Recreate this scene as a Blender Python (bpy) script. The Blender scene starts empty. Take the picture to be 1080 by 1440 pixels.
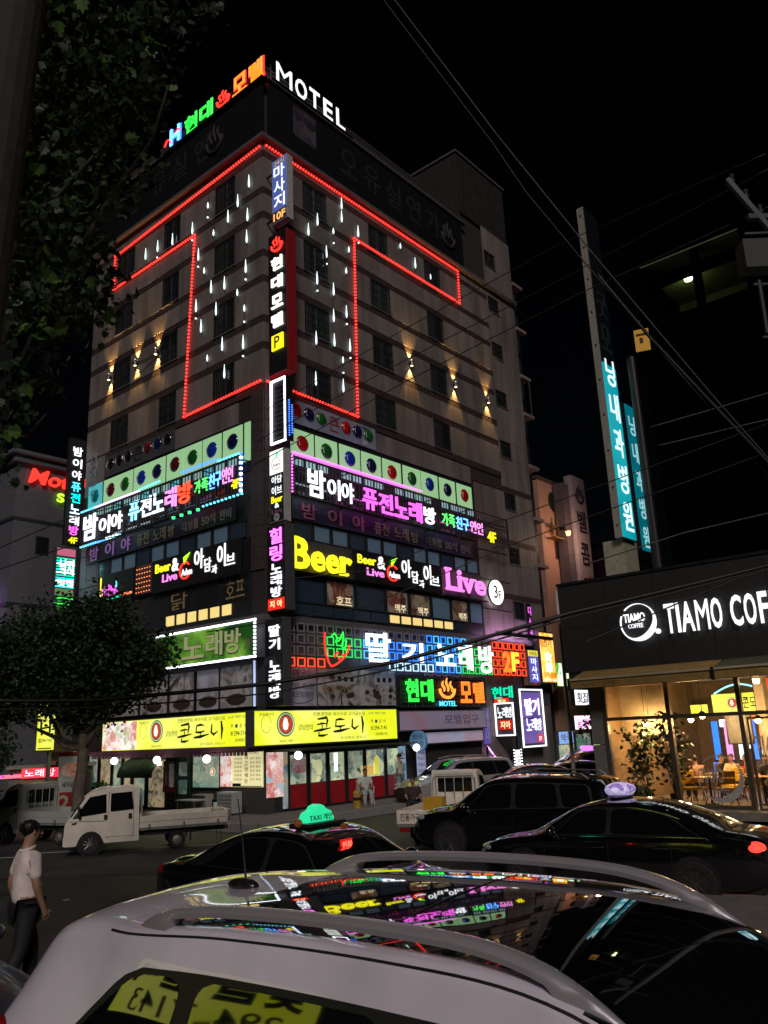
import bpy, math, random
from math import sin, cos, pi, radians as rad, sqrt
from mathutils import Matrix, Vector
random.seed(7)
S = bpy.context.scene
COL = S.collection

# ---------------------------------------------------------------- camera
CAM_H = 2.6
PITCH, ROLL, YAW = 0.262984, -0.0437913, 0.871748
cam_d = bpy.data.cameras.new('camera'); cam = bpy.data.objects.new('camera', cam_d); COL.objects.link(cam)
_right = Vector((cos(ROLL), -sin(ROLL)*sin(PITCH), sin(ROLL)*cos(PITCH)))
_up = Vector((-sin(ROLL), -cos(ROLL)*sin(PITCH), cos(ROLL)*cos(PITCH)))
_fwd = Vector((0, cos(PITCH), sin(PITCH)))
cam.matrix_world = Matrix(((_right.x, _up.x, -_fwd.x, 0), (_right.y, _up.y, -_fwd.y, 0), (_right.z, _up.z, -_fwd.z, CAM_H), (0, 0, 0, 1)))
cam_d.sensor_fit = 'VERTICAL'; cam_d.sensor_height = 36; cam_d.lens = 28.83
cam_d.clip_start = 0.05; cam_d.clip_end = 2000
S.camera = cam

# ---------------------------------------------------------------- world, sun, exposure (night)
W = bpy.data.worlds.new('World'); S.world = W; W.use_nodes = True
nt = W.node_tree; nt.nodes.clear()
sky = nt.nodes.new('ShaderNodeTexSky'); sky.sky_type = 'NISHITA'; sky.sun_disc = False
SUN_EL, SUN_AZ = rad(33), rad(4)          # azimuth measured from -Y towards +X
sky.sun_elevation = SUN_EL; sky.sun_rotation = pi - SUN_AZ
bg = nt.nodes.new('ShaderNodeBackground'); bg.inputs[1].default_value = 0.00025
wo = nt.nodes.new('ShaderNodeOutputWorld')
nt.links.new(sky.outputs[0], bg.inputs[0]); nt.links.new(bg.outputs[0], wo.inputs[0])
sun_d = bpy.data.lights.new('sun', 'SUN'); sun_d.energy = 1.25; sun_d.angle = rad(14); sun_d.color = (1.0, 0.90, 0.85)
sun = bpy.data.objects.new('sun', sun_d); COL.objects.link(sun)
_sd = Vector((sin(SUN_AZ)*cos(SUN_EL), -cos(SUN_AZ)*cos(SUN_EL), sin(SUN_EL)))
sun.rotation_euler = _sd.to_track_quat('Z', 'Y').to_euler()
sun.location = (0, -20, 40)
S.view_settings.view_transform = 'Standard'; S.view_settings.look = 'None'
S.view_settings.exposure = 0; S.view_settings.gamma = 1; S.view_settings.use_curve_mapping = False
S.render.engine = 'CYCLES'
S.cycles.use_denoising = True; S.cycles.max_bounces = 8; S.cycles.transparent_max_bounces = 16
S.cycles.sample_clamp_indirect = 4; S.cycles.caustics_reflective = False; S.cycles.caustics_refractive = False

# ---------------------------------------------------------------- frames of the two streets
CX, CY = -4.4611, 29.5593
EX = Vector((cos(YAW), sin(YAW), 0)); EL = Vector((-sin(YAW), cos(YAW), 0)); UP = Vector((0, 0, 1))
C0 = Vector((CX, CY, 0))
def frame(o, xa, za):
    return Matrix(((xa.x, 0, za.x, o.x), (xa.y, 0, za.y, o.y), (0, 1, 0, o.z), (0, 0, 0, 1)))
def FR(u=0, n=0, z=0):      # wall facing the side street: x along it away from the corner, y up, z outwards
    return frame(C0+EX*u-EL*n+UP*z, EX, -EL)
def FL(u=0, n=0, z=0):      # wall facing the main street: u counts away from the corner, x runs back to it
    return frame(C0+EL*u-EX*n+UP*z, -EL, -EX)
def GP(a, b, z=0):          # ground frame on the building's axes
    return C0+EX*a+EL*b+UP*z

# ---------------------------------------------------------------- materials
_M = {}
def mat(name, rgb, rough=.6, metal=0, emit=0, ecol=None, var=.12, scale=6, bump=0, bscale=40, coat=0, spec=.5, alpha=1, trans=0, sample=None, world=None):
    if name in _M: return _M[name]
    m = bpy.data.materials.new(name); m.use_nodes = True; n = m.node_tree.nodes; l = m.node_tree.links
    b = n['Principled BSDF']
    b.inputs['Base Color'].default_value = (*rgb, 1); b.inputs['Roughness'].default_value = rough
    b.inputs['Metallic'].default_value = metal; b.inputs['Coat Weight'].default_value = coat
    b.inputs['Coat Roughness'].default_value = .03; b.inputs['Specular IOR Level'].default_value = spec
    b.inputs['Transmission Weight'].default_value = trans; b.inputs['Alpha'].default_value = alpha
    tc = n.new('ShaderNodeTexCoord')
    if var and not emit:
        no = n.new('ShaderNodeTexNoise'); no.inputs['Scale'].default_value = scale; no.inputs['Detail'].default_value = 6
        if world:
            ge = n.new('ShaderNodeNewGeometry'); ml = n.new('ShaderNodeVectorMath'); ml.operation = 'MULTIPLY'; ml.inputs[1].default_value = world; l.new(ge.outputs['Position'], ml.inputs[0]); l.new(ml.outputs[0], no.inputs['Vector'])
        else: l.new(tc.outputs['Object'], no.inputs['Vector'])
        r = n.new('ShaderNodeMapRange'); r.inputs[1].default_value = .25; r.inputs[2].default_value = .75
        r.inputs[3].default_value = 1-var*1.6; r.inputs[4].default_value = 1+var
        l.new(no.outputs['Fac'], r.inputs[0])
        mx = n.new('ShaderNodeVectorMath'); mx.operation = 'SCALE'; mx.inputs[0].default_value = rgb
        l.new(r.outputs[0], mx.inputs['Scale']); l.new(mx.outputs[0], b.inputs['Base Color'])
        r2 = n.new('ShaderNodeMapRange'); r2.inputs[3].default_value = max(0, rough-.08*min(1, rough*3)); r2.inputs[4].default_value = min(1, rough+.1*min(1, rough*3))
        l.new(no.outputs['Fac'], r2.inputs[0]); l.new(r2.outputs[0], b.inputs['Roughness'])
    if bump:
        nb = n.new('ShaderNodeTexNoise'); nb.inputs['Scale'].default_value = bscale; nb.inputs['Detail'].default_value = 5
        l.new(tc.outputs['Object'], nb.inputs['Vector'])
        bu = n.new('ShaderNodeBump'); bu.inputs['Strength'].default_value = bump; bu.inputs['Distance'].default_value = .02
        l.new(nb.outputs['Fac'], bu.inputs['Height']); l.new(bu.outputs[0], b.inputs['Normal'])
    if emit:
        b.inputs['Emission Color'].default_value = (*(ecol or rgb), 1); b.inputs['Emission Strength'].default_value = emit
    if sample: m.cycles.emission_sampling = sample
    _M[name] = m
    return m
def glow(name, rgb, s, sample=None):
    return mat(name, tuple(min(.8, c) for c in rgb), .5, emit=s, ecol=rgb, sample=sample)
def printmat(name, cols, scale=3, kind='VORONOI', emit=0, dist=1.5, contrast=None):
    """a printed picture: patches of the given colours; emit>0 makes it a lit panel"""
    if name in _M: return _M[name]
    m = bpy.data.materials.new(name); m.use_nodes = True; n = m.node_tree.nodes; l = m.node_tree.links; b = n['Principled BSDF']
    tc = n.new('ShaderNodeTexCoord')
    a = n.new('ShaderNodeTexNoise'); a.inputs['Scale'].default_value = scale*.8; a.inputs['Detail'].default_value = 5; a.inputs['Distortion'].default_value = dist
    l.new(tc.outputs['Object'], a.inputs['Vector']); src = a.outputs['Fac']
    if kind == 'VORONOI':
        v = n.new('ShaderNodeTexVoronoi'); v.inputs['Scale'].default_value = scale
        mx = n.new('ShaderNodeMix'); mx.data_type = 'VECTOR'; mx.inputs[0].default_value = .35
        l.new(tc.outputs['Object'], mx.inputs[4]); l.new(a.outputs['Color'], mx.inputs[5]); l.new(mx.outputs[1], v.inputs['Vector'])
        sp = n.new('ShaderNodeSeparateXYZ'); l.new(v.outputs['Color'], sp.inputs[0])
        ad = n.new('ShaderNodeMath'); ad.operation = 'MULTIPLY_ADD'; ad.inputs[1].default_value = .6; l.new(sp.outputs[0], ad.inputs[0])
        sc = n.new('ShaderNodeMath'); sc.operation = 'MULTIPLY'; sc.inputs[1].default_value = .45; l.new(a.outputs['Fac'], sc.inputs[0]); l.new(sc.outputs[0], ad.inputs[2])
        src = ad.outputs[0]
    r = n.new('ShaderNodeValToRGB'); e = r.color_ramp
    lo, hi = (.32, .68) if kind != 'VORONOI' else (.15, .85)
    for i, c in enumerate(cols):
        p = lo+(hi-lo)*i/max(1, len(cols)-1)
        el = e.elements[i] if i < 2 else e.elements.new(p)
        el.position = p; el.color = (*c, 1)
    l.new(src, r.inputs[0]); l.new(r.outputs[0], b.inputs['Base Color']); b.inputs['Roughness'].default_value = .5
    if emit: l.new(r.outputs[0], b.inputs['Emission Color']); b.inputs['Emission Strength'].default_value = emit
    _M[name] = m
    return m
def glassmat(name, tint=(1, 1, 1), refl=.12, rough=.0, see=1.0):
    if name in _M: return _M[name]
    m = bpy.data.materials.new(name); m.use_nodes = True; n = m.node_tree.nodes; l = m.node_tree.links; n.remove(n['Principled BSDF'])
    t = n.new('ShaderNodeBsdfTransparent'); t.inputs[0].default_value = (*[c*see for c in tint], 1)
    g = n.new('ShaderNodeBsdfGlossy'); g.inputs['Roughness'].default_value = rough
    f = n.new('ShaderNodeFresnel'); f.inputs[0].default_value = 1.5
    a = n.new('ShaderNodeMath'); a.operation = 'ADD'; a.use_clamp = True; a.inputs[1].default_value = refl; l.new(f.outputs[0], a.inputs[0])
    x = n.new('ShaderNodeMixShader'); l.new(a.outputs[0], x.inputs[0]); l.new(t.outputs[0], x.inputs[1]); l.new(g.outputs[0], x.inputs[2])
    l.new(x.outputs[0], n['Material Output'].inputs[0]); _M[name] = m
    return m

WHT = glow('neon_white', (.88, .93, 1), 1.6); WHTS = glow('letter_white', (.92, .95, 1), 1.15); WARMW = glow('letter_warm_white', (1, .80, .5), .7)
RED = glow('neon_red', (1, .03, .02), 2); GRN = glow('neon_green', (.03, 1, .07), 1.2); BLU = glow('neon_blue', (.03, .16, 1), 2.2)
CYA = glow('neon_cyan', (.10, .72, 1), 1.5); YEL = glow('neon_yellow', (1, .86, .01), 1.2); MAG = glow('neon_magenta', (1, .13, .85), 1.5)
ORG = glow('neon_orange', (1, .16, .015), 1.8); PNK = glow('neon_pink', (1, .32, .85), 1.3); TEAL = glow('neon_teal', (.0, .85, .45), 1.0)
BLACK = mat('black_board', (.012, .012, .014), .45); DKMET = mat('dark_metal', (.035, .035, .04), .4, .6); GREYM = mat('grey_metal', (.22, .22, .23), .4, .5)
SILVER = mat('silver_metal', (.55, .55, .57), .3, .9, var=.05); WHITEP = mat('white_plastic', (.62, .62, .62), .45); OFFLET = mat('unlit_letter', (.30, .29, .25), .5)
RUB = mat('tyre_rubber', (.012, .012, .012), .75, bump=.3); CONC = mat('concrete_grey', (.20, .195, .185), .85, bump=.4, bscale=18, var=.2)
CABLE = mat('black_cable', (.012, .012, .012), .5)

# ---------------------------------------------------------------- mesh helpers
class MB:
    def __init__(s): s.v = []; s.f = []
    def add(s, vs, fs):
        o = len(s.v); s.v += [tuple(p) for p in vs]; s.f += [tuple(i+o for i in f) for f in fs]; return s
    def box(s, x0, x1, y0, y1, z0, z1):
        v = [(x, y, z) for z in (z0, z1) for y in (y0, y1) for x in (x0, x1)]
        return s.add(v, [(0, 2, 3, 1), (4, 5, 7, 6), (0, 1, 5, 4), (2, 6, 7, 3), (0, 4, 6, 2), (1, 3, 7, 5)])
    def quad(s, a, b, c, d): return s.add([a, b, c, d], [(0, 1, 2, 3)])
    def frame(s, x0, x1, y0, y1, z0, z1, t):      # rectangular frame in the xy plane
        s.box(x0, x1, y0, y0+t, z0, z1); s.box(x0, x1, y1-t, y1, z0, z1)
        s.box(x0, x0+t, y0+t, y1-t, z0, z1); return s.box(x1-t, x1, y0+t, y1-t, z0, z1)
    def ring(s, c, r, n, ax=2, ry=None):
        ry = ry or r; out = []
        for i in range(n):
            a = 2*pi*i/n; p = [0, 0, 0]; p[(ax+1) % 3] = cos(a)*r; p[(ax+2) % 3] = sin(a)*ry
            out.append((c[0]+p[0], c[1]+p[1], c[2]+p[2]))
        return out
    def lathe(s, prof, n=20, ax=2, c=(0, 0, 0), cap=True):   # prof: (radius, height)
        o = len(s.v)
        for r, h in prof:
            q = list(c); q[ax] += h; s.v += s.ring(q, r, n, ax)
        for j in range(len(prof)-1):
            for i in range(n):
                k = (i+1) % n; s.f.append((o+j*n+i, o+j*n+k, o+(j+1)*n+k, o+(j+1)*n+i))
        if cap:
            s.f.append(tuple(o+i for i in reversed(range(n)))); e = o+(len(prof)-1)*n; s.f.append(tuple(e+i for i in range(n)))
        return s
    def tube(s, pts, r, n=6, cap=True):
        pts = [Vector(p) for p in pts]; o = len(s.v); R = r if isinstance(r, (list, tuple)) else [r]*len(pts)
        prev = None
        for i, p in enumerate(pts):
            d = (pts[min(i+1, len(pts)-1)]-pts[max(i-1, 0)]).normalized()
            if prev is None: a = d.orthogonal().normalized()
            else: a = (prev-d*prev.dot(d)); a = a.normalized() if a.length > 1e-6 else d.orthogonal().normalized()
            prev = a; b = d.cross(a)
            for k in range(n):
                t = 2*pi*k/n; s.v.append(tuple(p+(a*cos(t)+b*sin(t))*R[i]))
        for i in range(len(pts)-1):
            for k in range(n):
                q = (k+1) % n; s.f.append((o+i*n+k, o+i*n+q, o+(i+1)*n+q, o+(i+1)*n+k))
        if cap: s.f.append(tuple(o+k for k in reversed(range(n)))); e = o+(len(pts)-1)*n; s.f.append(tuple(e+k for k in range(n)))
        return s
    def prism(s, poly, z0, z1, ax=2):      # polygon in the plane normal to ax
        n = len(poly); o = len(s.v)
        for z in (z0, z1):
            for a, b in poly:
                p = [0, 0, 0]; p[ax] = z; p[(ax+1) % 3] = a; p[(ax+2) % 3] = b; s.v.append(tuple(p))
        s.f.append(tuple(o+i for i in reversed(range(n)))); s.f.append(tuple(o+n+i for i in range(n)))
        for i in range(n): k = (i+1) % n; s.f.append((o+i, o+k, o+n+k, o+n+i))
        return s
    def ball(s, c, r, n=10, m=6, sq=(1, 1, 1)):
        pr = [(max(.001, sin(pi*j/m)), -cos(pi*j/m)) for j in range(m+1)]; o = len(s.v)
        for rr, h in pr:
            for i in range(n):
                a = 2*pi*i/n; s.v.append((c[0]+cos(a)*rr*r*sq[0], c[1]+sin(a)*rr*r*sq[1], c[2]+h*r*sq[2]))
        for j in range(m):
            for i in range(n):
                k = (i+1) % n; s.f.append((o+j*n+i, o+j*n+k, o+(j+1)*n+k, o+(j+1)*n+i))
        return s
    def mesh(s, name, smooth=False):
        me = bpy.data.meshes.new(name); me.from_pydata(s.v, [], s.f); me.update()
        if smooth: me.polygons.foreach_set('use_smooth', [True]*len(me.polygons))
        return me
    def build(s, name, m, parent=None, mw=None, smooth=False, bevel=0):
        return link(name, s.mesh(name, smooth), m, parent, mw, bevel)
def link(name, me, m, parent=None, mw=None, bevel=0, own=False):
    o = bpy.data.objects.new(name, me); COL.objects.link(o)
    if own:
        if not me.materials: me.materials.append(m)
        o.material_slots[0].link = 'OBJECT'; o.material_slots[0].material = m
    elif m is not None and not me.materials: me.materials.append(m)
    if parent is not None: o.parent = parent
    if mw is not None: o.matrix_local = mw
    if bevel:
        b = o.modifiers.new('bevel', 'BEVEL'); b.width = bevel; b.segments = 2; b.limit_method = 'ANGLE'
    return o
def tag(o, label=None, cat=None, group=None, kind=None):
    if label: o['label'] = label
    if cat: o['category'] = cat
    if group: o['group'] = group
    if kind: o['kind'] = kind
    return o
def thing(name, label, cat, mw=None, group=None):
    o = bpy.data.objects.new(name, None); COL.objects.link(o); o.empty_display_size = .2
    if mw is not None: o.matrix_world = mw if isinstance(mw, Matrix) else Matrix.Translation(mw)
    return tag(o, label, cat, group)
def TR(x, y, z, rz=0): return Matrix.Translation((x, y, z)) @ Matrix.Rotation(rz, 4, 'Z')
def copy_tree(o, parent=None, mw=None):
    c = o.copy(); COL.objects.link(c); c.parent = parent
    if parent is not None: c.matrix_parent_inverse = o.matrix_parent_inverse; c.matrix_local = o.matrix_local
    if mw is not None: c.matrix_world = mw
    for ch in list(o.children): copy_tree(ch, c)
    return c
def smooth_angle(o, a=35):
    me = o.data; me.polygons.foreach_set('use_smooth', [True]*len(me.polygons))
    try: me.set_sharp_from_angle(angle=rad(a))
    except Exception: pass

# ---------------------------------------------------------------- lettering (text curves turned into meshes)
_T = {}
def glyph(s, off=.0, ext=.03, tube=0):
    k = (s, off, ext, tube)
    if k not in _T:
        c = bpy.data.curves.new('letter', 'FONT'); c.body = s; c.resolution_u = 3
        if tube: c.fill_mode = 'NONE'; c.bevel_depth = tube; c.bevel_resolution = 0; c.resolution_u = 2
        else: c.offset = off; c.extrude = ext
        o = bpy.data.objects.new('letter', c); me = bpy.data.meshes.new_from_object(o)
        v = [tuple(x.co) for x in me.vertices]; f = [tuple(p.vertices) for p in me.polygons]
        bpy.data.objects.remove(o); bpy.data.curves.remove(c); bpy.data.meshes.remove(me)
        xs = [p[0] for p in v]; ys = [p[1] for p in v]
        _T[k] = (v, f, min(xs), max(xs), min(ys), max(ys))
    return _T[k]
def text(s, x0, x1, y0, y1, z, m, parent, off=.02, depth=.04, tube=0, name='lettering', shear=0, label=None, bow=0):
    """one piece of lettering fitted into a rectangle of its parent's plane"""
    off *= .38; depth *= .6
    v, f, a, b, c, d = glyph(s, off, .5, tube)
    sx = (x1-x0)/(b-a); sy = (y1-y0)/(d-c)
    if tube: w = [(x0+(p[0]-a)*sx+(p[1]-c)*sy*shear, y0+(p[1]-c)*sy, z+p[2]*sx) for p in v]
    else: w = [(x0+(p[0]-a)*sx+(p[1]-c)*sy*shear, y0+(p[1]-c)*sy+bow*p[0], z+(p[2]+.5)*depth) for p in v]
    me = bpy.data.meshes.new(name); me.from_pydata(w, [], f); me.update()
    o = link(name, me, m, parent)
    if label: o['label'] = label
    return o
def letters(s, x0, x1, y0, y1, z, m, parent, off=.025, depth=.05, gap=.12, tube=0, vertical=False, jit=0):
    """each character its own part; a space leaves half a cell"""
    ws = [.45 if ch == ' ' else 1 for ch in s]; tot = sum(ws); t = 0; out = []
    for i, (ch, w) in enumerate(zip(s, ws)):
        a, b = t/tot, (t+w)/tot; t += w
        if ch == ' ': continue
        mm = m[i % len(m)] if isinstance(m, (list, tuple)) else m
        if vertical:
            h = (y1-y0); ya, yb = y1-h*b, y1-h*a; g = (yb-ya)*gap/2
            out.append(text(ch, x0, x1, ya+g, yb-g, z, mm, parent, off, depth, tube, 'letter'))
        else:
            wd = (x1-x0); xa, xb = x0+wd*a, x0+wd*b; g = (xb-xa)*gap/2; j = (random.random()-.5)*jit*(y1-y0)
            out.append(text(ch, xa+g, xb-g, y0+j, y1+j, z, mm, parent, off, depth, tube, 'letter'))
    return out
def flame(x, y, w, h, z, m, parent, r=.03, name='hot_spring_mark'):
    """the hot spring mark: a bowl arc with three wavy steam lines"""
    mb = MB(); mb.tube([(x+w*.5*cos(pi+pi*t/10), y+h*.42+h*.42*sin(pi+pi*t/10), z) for t in range(11)], r*1.5, 5)
    for i, dx in enumerate((-.26, 0, .26)):
        hh = .95 if i == 1 else .8
        mb.tube([(x+w*dx+w*.07*sin(t*1.05+.4), y+h*.3+h*(hh-.3)*t/6, z) for t in range(7)], [r*.7, r*1.1, r*1.3, r*1.3, r*1.2, r*.9, r*.4], 5)
    o = mb.build(name, m, parent, smooth=True); o['kind'] = 'part' if False else o.get('kind', '') or ''
    del o['kind']
    return o
# ================================================================ ground
ASPH = mat('asphalt', (.040, .040, .041), .62, bump=.9, bscale=45, var=.5, scale=1, world=(.9, .9, .9))
PAVE = mat('paving_stone', (.16, .155, .145), .8, bump=.4, var=.2, scale=3); PAVE2 = mat('paving_joint', (.06, .06, .058), .9)
KERB = mat('kerb_stone', (.25, .25, .24), .8, bump=.3)
o = MB().box(-220, 220, -60, 320, -.4, -.1).build('ground', ASPH); tag(o, kind='structure')
# pavement round the motel: base slab, paving stones laid on it where they can be told apart, kerb blocks
base = MB().box(-2.6, 26, -2.6, 16, -.14, .105).build('pavement', PAVE2, mw=Matrix(((EX.x, EL.x, 0, CX), (EX.y, EL.y, 0, CY), (0, 0, 1, 0), (0, 0, 0, 1)))); tag(base, kind='structure')
st = MB().box(-.24, .24, -.24, .24, 0, .042).mesh('paving_stone')
k = 0
for i in range(24):
    for j in range(14):
        a, b = -2.3+i*.5, -2.3+j*.5
        if a > -.3 and b > -.3: continue
        if k > 285: break
        link('paving_stone', st, PAVE, base, TR(a, b, .105+random.random()*.004)); k += 1
kb = MB().box(-.49, .49, -.09, .09, 0, .30).mesh('kerb_stone')
for i in range(28): link('kerb_stone', kb, KERB, base, TR(-2.1+i, -2.7, -.15))
for i in range(18): link('kerb_stone', kb, KERB, base, TR(-2.7, -2.1+i, -.15, pi/2))
LINEW = mat('road_paint', (.62, .62, .60), .7, var=.3, scale=9)
def line(a, b, w, name='road_marking', z=-.096):
    a, b = Vector(a), Vector(b); d = (b-a).normalized(); n = Vector((-d.y, d.x))*w/2
    o = MB().quad((*(a+n), z), (*(a-n), z), (*(b-n), z), (*(b+n), z)).build(name, LINEW); tag(o, kind='structure'); return o
line((-9.6, 23.35), (-4.4, 23.6), .10); line((-11, 22.6), (-9.9, 22.7), .1); line((-2.6, 20.3), (-1.9, 20.2), .12); line((-4.3, 19.6), (-3.9, 19.58), .14)
line((-2.5, 9), (-20, 23), .12)
PATCH = mat('asphalt_patch', (.022, .022, .023), .7, bump=.8, bscale=50, var=.4, world=(2, 2, 2)); PATCH2 = mat('asphalt_worn', (.065, .063, .06), .7, bump=.8, bscale=50, var=.5, world=(3, 3, 3))
for pts, m_ in ((((-5.2, 15.2), (-2.2, 15.0), (-2.0, 16.3), (-5.1, 16.5)), PATCH), (((-8.8, 19.2), (-4.6, 18.8), (-4.4, 19.5), (-8.6, 20.0)), PATCH2), (((-4.2, 20.6), (.4, 20.2), (.5, 20.9), (-4.1, 21.3)), PATCH)):
    o = MB().quad(*[(x, y, -.094) for x, y in pts]).build('asphalt_patch', m_); tag(o, kind='structure')
t = thing('drain_grate', 'rectangular iron drain grate near the kerb by the corner', 'drain', TR(-4.6, 23.0, -.1, .75)); MB().frame(-.35, .35, -.18, .18, 0, .012, .03).build('frame', DKMET, t); g_ = MB(); [g_.box(-.3+i*.075, -.27+i*.075, -.15, .15, 0, .01) for i in range(9)]; g_.build('grate', DKMET, t)['kind'] = 'stuff'
mh = thing('manhole_cover', 'round iron manhole cover set in the dark road', 'manhole', TR(-3.3, 16.8, -.1))
MB().lathe([(.34, 0), (.34, .012), (.30, .014)], 24).build('cover', mat('iron', (.06, .055, .05), .6, .8, bump=.5), mh)

# ================================================================ motel tower
CLAD = mat('wall_cladding', (.185, .160, .150), .55, var=.30, scale=1.0, world=(1.3, 1.3, .22), bump=.08, bscale=8)
BAND = mat('dark_band', (.045, .028, .026), .6, var=.25, world=(1, 1, 1)); STAIR = mat('stair_head_wall', (.020, .017, .016), .7, var=.25, world=(.8, .8, .3)); WBACK = mat('wall_core', (.03, .026, .024), .8)
DBRICK = mat('brown_stone', (.05, .038, .034), .75, bump=.5, bscale=14, var=.25)
WGLASS = mat('window_glass', (.012, .016, .018), .08, spec=.7, var=0); WFRAME = mat('window_frame', (.03, .033, .036), .4, .3)
GRN_WIN = mat('window_glass_green', (.018, .035, .033), .1, spec=.7, var=0)
MW, ML, MH = 19.9, 13.0, 31.3
motel = thing('motel_building', 'ten storey corner motel tower covered with lit signs', 'building', FR())
# core (in the frame of the side street wall: z is outwards, so the body runs to negative z)
MB().box(0.02, MW, .1, 31.0, -ML, -.02).build('wall', WBACK, motel)
Lm = FR().inverted() @ FL()          # wall of the main street, in the motel's own frame
# storey layout
CEN_S, CEN_H, P = 21.76, 23.55, 2.965
bands = []
for k in range(-2, 2): bands += [CEN_S+P*k, CEN_H+P*k]
bands = sorted(bands)                 # 15.83 ... 26.5
bands = [b for b in bands if b < 27]
pan_cache = {}
def panel(w, h, par, mw, m=CLAD, name='wall_panel'):
    key = (round(w, 2), round(h, 2), m.name)
    if key not in pan_cache:
        mb = MB(); mb.box(-w/2+.006, w/2-.006, -h/2+.006, h/2-.006, 0, .05)
        nr = max(1, int(w/.36))
        for r in range(1, nr): x = -w/2+w*r/nr; mb.box(x-.012, x+.012, -h/2+.02, h/2-.02, .05, .058)
        pan_cache[key] = mb.mesh(name)
    return link(name, pan_cache[key], m, par, mw)
def grid_wall(F, W, cols, rowlist, u0=0.0, skip=lambda u, z: False):
    """cladding panels between window columns; cols = list of (u0,u1) of windows"""
    xs = [u0]; edges = []
    for a, b in cols: edges += [a, b]
    segs = []; x = u0
    for a, b in cols: segs.append((x, a, False)); segs.append((a, b, True)); x = b
    segs.append((x, W, False))
    for za, zb, win in rowlist:
        for a, b, isw in segs:
            if b-a < .05: continue
            if isw and win: continue
            n = 1 if isw else max(1, round((b-a)/1.5)); w = (b-a)/n
            for i in range(n):
                u = a+w*(i+.5)
                if skip(u, (za+zb)/2): continue
                panel(w, zb-za, motel, F @ TR(u, (za+zb)/2, 0))
Rc = [(2.25, 3.7), (6.6, 8.0), (10.95, 12.3)]
Lc = [(-10.85, -9.4), (-6.95, -5.7), (-3.1, -1.75)]
rows = []
bh = .16
edgesz = [13.3]+bands+[27.2]
for i in range(len(edgesz)-1):
    za = edgesz[i]+(bh if i else 0); zb = edgesz[i+1]-(bh if i < len(edgesz)-2 else 0)
    # window rows lie between a sill band and the head band above it
    iswin = any(abs((za-bh)-(CEN_S+P*k)) < .05 for k in range(-2, 2))
    rows.append((za, zb, iswin))
grid_wall(Matrix.Identity(4), 16.9, Rc, [r for r in rows if r[0] > 15.5])
grid_wall(Lm, 0, Lc, [r for r in rows if r[0] > 15.5], u0=-13.0)
# right hand strip that carries the small windows, top to bottom
SW = [(17.0, 18.05)]
smallz = [8.0, 10.95, 13.95, 16.95, 19.95, 22.9, 25.8, 28.8]
for i, z in enumerate(smallz):
    for a, b in ((16.9, 17.0), (18.05, MW)):
        panel(b-a, .95, motel, TR((a+b)/2, z+.475, 0))
    zn = smallz[i+1] if i < 7 else 31.3
    if zn-z-.95 > .1: panel(MW-16.9, zn-z-.95-.0, motel, TR((MW+16.9)/2, (z+.95+zn)/2, 0))
panel(MW-16.9, 1.0, motel, TR((MW+16.9)/2, 7.5, 0))
for u in (14.9, 16.2):               # blank wall between the signs and that strip
    for z in (7.6, 9.1, 10.6, 12.1, 13.9): panel(1.4, 1.45 if z < 13 else 2.0, motel, TR(u-.05, z, 0))
for u in (6.9, 8.4, 9.9, 11.4, 12.9): panel(1.5, .9, motel, TR(u+.25, 15.15, 0))
for x0 in (-5.0, -3.6, -2.2): panel(1.4, .9, motel, Lm @ TR(x0, 15.15, 0))
panel(1.7, 1.8, motel, Lm @ TR(-12.1, 15.0, 0))
# bands
for z in bands:
    if z < 15.5: continue
    n = 10
    for F, a, W in ((Matrix.Identity(4), 0, MW), (Lm, -13.0, 0)):
        m_ = 7 if W else 5; w = (W-a)/m_
        for i in range(m_): panel(w, .32, motel, F @ TR(a+w*(i+.5), z, -.012), BAND, 'band_panel')
for z in (8.9+P*k for k in range(0, 8)):
    if z < 15: panel(MW-14.1, .3, motel, TR((MW+14.1)/2, z+.25, .012), BAND, 'band_panel')
# windows
WN = [0]; CURTN = mat('window_curtain', (.045, .042, .04), .9, var=.3)
def window(F, u0, u1, z0, z1, grille=True, glass=WGLASS, nv=2):
    f = MB().frame(u0, u1, z0, z1, -.02, .07, .05)
    f.box((u0+u1)/2-.025, (u0+u1)/2+.025, z0+.05, z1-.05, .0, .055)
    w = f.build('window', WFRAME, motel, F)
    MB().box(u0+.05, u1-.05, z0+.05, z1-.05, -.03, .01).build('pane', glass, w)
    if WN[0] % 3 != 1: MB().box(u0+.06, u0+(u1-u0)*(.3, .48, .62)[WN[0] % 3], z0+.07, z1-.06, .011, .016).build('curtain', CURTN, w)
    WN[0] += 1
    if grille:
        g = MB(); n = int((u1-u0)/.13)
        for i in range(1, n): x = u0+(u1-u0)*i/n; g.box(x-.009, x+.009, z0+.02, z1-.02, .10, .118)
        for t in (.08, .36, .64, .92): z = z0+(z1-z0)*t; g.box(u0, u1, z-.012, z+.012, .085, .10)
        g.build('grille', DKMET, w)
    s = MB().box(u0-.06, u1+.06, z0-.05, z0, .0, .10).build('sill', GREYM, w)
    return w
for k in range(-2, 2):
    z0 = CEN_S+P*k+.2; z1 = CEN_H+P*k-.13
    if z0 < 15: continue
    for i, (a, b) in enumerate(Rc): window(Matrix.Identity(4), a, b, z0, z1, glass=GRN_WIN if (i+k) % 2 else WGLASS)
    for i, (a, b) in enumerate(Lc): window(Lm, a, b, z0, z1)
for z in smallz: window(Matrix.Identity(4), 17.0, 18.05, z, z+.95)
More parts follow.
